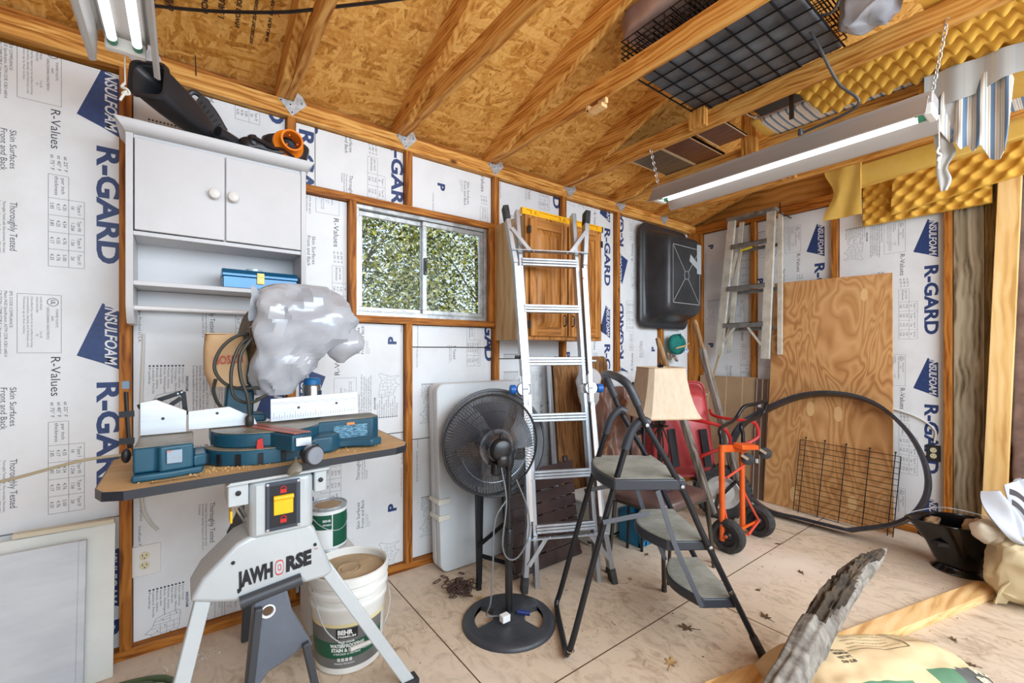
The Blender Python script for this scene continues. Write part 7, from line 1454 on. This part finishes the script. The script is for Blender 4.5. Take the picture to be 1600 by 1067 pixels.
# paper sack
kraft = mat('kraft_paper', s(232, 208, 166), .65, c2=s(220, 192, 148), sc=5); sgreen = mat('sack_green', s(96, 140, 108), .55, c2=s(82, 126, 96), sc=6); sgrey = mat('sack_grey', s(92, 94, 92), .55); inkbr = mat('sack_ink', s(112, 96, 66), .7); inkd = mat('sack_ink_dark', s(62, 58, 48), .7); inkw = mat('sack_white_ink', s(214, 206, 178), .6)
BC = V(2.13, -1.915, 0); bx = V(.83, -.56, 0).normalized(); by = V(.56, .83, 0).normalized()
def bagp(u, v, off=0.):
    """u along the sack -1..1, v across -1..1, upper surface"""
    k = (1-abs(u)**3.2)**.5 if abs(u) < 1 else 0; m_ = (1-abs(v)**2.6)**.5 if abs(v) < 1 else 0
    z = .02+.185*(k**.8)*(m_**.9); w = mnoise.noise(V(u*3, v*3, 2))*.012+mnoise.noise(V(u*9, v*5, 7))*.007*(.4+abs(u))
    return BC+bx*(u*.36)+by*(v*.215*(1-.10*abs(u)**4))+V(0, 0, z+(w if k*m_ > .15 else 0)+off)
def bagm_(i, j):
    u, v = i*2-1, j*2-1
    e = u-.12*v
    if u > .955: return 1
    lim = -.52 if u < .15 else -.34+.45*max(0, u-.45)
    if v < lim: return 2 if u > .45 else (1 if (u < -.05 or u > .18) else 0)
    return 0
b = B(); b.sheet(lambda i, j: bagp(i*2-1, j*2-1), 60, 44, 0, mf=bagm_)
b.sheet(lambda i, j: (lambda q: V(q.x, q.y, .004))(bagp((1-i)*2-1, j*2-1)), 60, 44, 0)
bag_o = None
sack = thing('cement_sack', (BC.x, BC.y, 0), 'tan paper sack with green and grey printing lying in the lower right foreground', 'paper sack')
b.obj('sack_body', [kraft, sgreen, sgrey], sack, smooth=60, recalc=False)
b = B()
def onbag(body, u0, v0, du, h, m, bold=0., flip=1):
    vs, fs, (x0, y0, x1, y1) = textmesh(body, bold, 0, 2); sx = du/(x1-x0)
    b.add([bagp(u0+(p[0]-x0)*sx, v0+p[1]*h/.7, .0025) for p in vs], fs, m)
for r, (u0, ln) in enumerate([(-.30, .55)]*7):
    onbag('WARNING: Contains cement. Avoid contact with skin and eyes.' if r % 2 == 0 else 'Wear gloves and goggles. Rinse well with clean water.', u0+.03*(r % 2), .62-r*.075, ln-.06*(r % 3), .03, 0)
for r in range(5): onbag('Mix with clean water to a thick paste' if r % 2 else 'Directions for use', .38, .66-r*.085, .26-.05*(r % 2), .03, 0)
def bline(p, q, m):
    n = 10; P = [(p[0]+(q[0]-p[0])*i/n, p[1]+(q[1]-p[1])*i/n) for i in range(n+1)]; d = V(q[0]-p[0], q[1]-p[1], 0).normalized(); w = V(-d.y, d.x, 0)*.006
    b.add([bagp(x-w.x, y-w.y, .0025) for x, y in P]+[bagp(x+w.x, y+w.y, .0025) for x, y in P], [(i, i+1, n+2+i, n+1+i) for i in range(n)], m)
for q in (((-.33, .10), (.30, .10)), ((.30, .10), (.30, .72)), ((.34, .28), (.70, .28)), ((.70, .28), (.70, .70))): bline(*q, 0)
for r, tx_ in enumerate(('STUCCO', 'PREMIUM', 'NET WT.', '50 LB')): onbag(tx_, -.50, .10-r*.085, .14, .05, 1, .03)
b.obj('instruction_print', [inkbr, inkd], sack, smooth=0, recalc=False); b = B()
onbag('MIX', .66, -.36, .20, .10, 2, .06); onbag('80', .60, -.55, .14, .12, 2, .06)
b.obj('brand_print', [inkbr, inkd, inkw], sack, smooth=0, recalc=False)
# driftwood log
dw = mat('driftwood', s(160, 154, 145), .85, c2=s(104, 98, 90), sc=22, st=(1.6, .5, .5), bump=.5, bsc=40); dwb = mat('driftwood_bark', s(92, 76, 58), .9, c2=s(46, 40, 34), sc=14, bump=.8, bsc=26)
LP = smoothpath([(1.618,-1.72,0.05), (1.764,-1.73,0.116), (1.934,-1.745,0.214), (2.097,-1.767,0.313), (2.239,-1.786,0.371), (2.357,-1.8,0.398), (2.462,-1.816,0.41), (2.54,-1.825,0.421)], 6)
LR = [.056, .064, .066, .061, .053, .044, .024, .005]
def rad(t): k = t*(len(LR)-1); i = min(int(k), len(LR)-2); return LR[i]+(LR[i+1]-LR[i])*(k-i)
n_ = len(LP); ax_ = (LP[-1]-LP[0]).normalized(); lx = ax_.cross(V(0, 0, 1)).normalized(); ly = lx.cross(ax_)
def logf(u, v):
    k = u*(n_-1); i = min(int(k), n_-2); p = LP[i].lerp(LP[i+1], k-i); a = 2*math.pi*v; r = rad(u)
    q = V(math.cos(a)*1.5, math.sin(a)*1.5, u*5); w = 1+.24*mnoise.noise(q*1.1)+.10*mnoise.noise(q*2.6)+.05*math.sin(a*9+3*mnoise.noise(V(0, 0, u*6)))
    if hollow(u, v): w *= .88+.30*mnoise.noise(q*6)
    return p+lx*(math.cos(a)*r*w*.75)+ly*(math.sin(a)*r*w)
_w = V(-.48, .36, 0)*.8+V(0, 0, .5)-V(.6, .8, 0)*.35
HOL = (math.atan2(_w.dot(ly), _w.dot(lx))/(2*math.pi)) % 1
def hollow(u, v): return .34 < u < .94 and abs(((v-HOL+.10*(u-.7))+.5) % 1-.5) < .17+.05*math.sin(u*17)
b = B(); b.sheet(logf, 120, 56, mf=lambda u, v: 1 if hollow(u, v) else 0); b.obj('driftwood_log', [dw, dwb], label='weathered grey driftwood branch with a jagged bark tip in the lower right foreground', cat='driftwood', smooth=70)
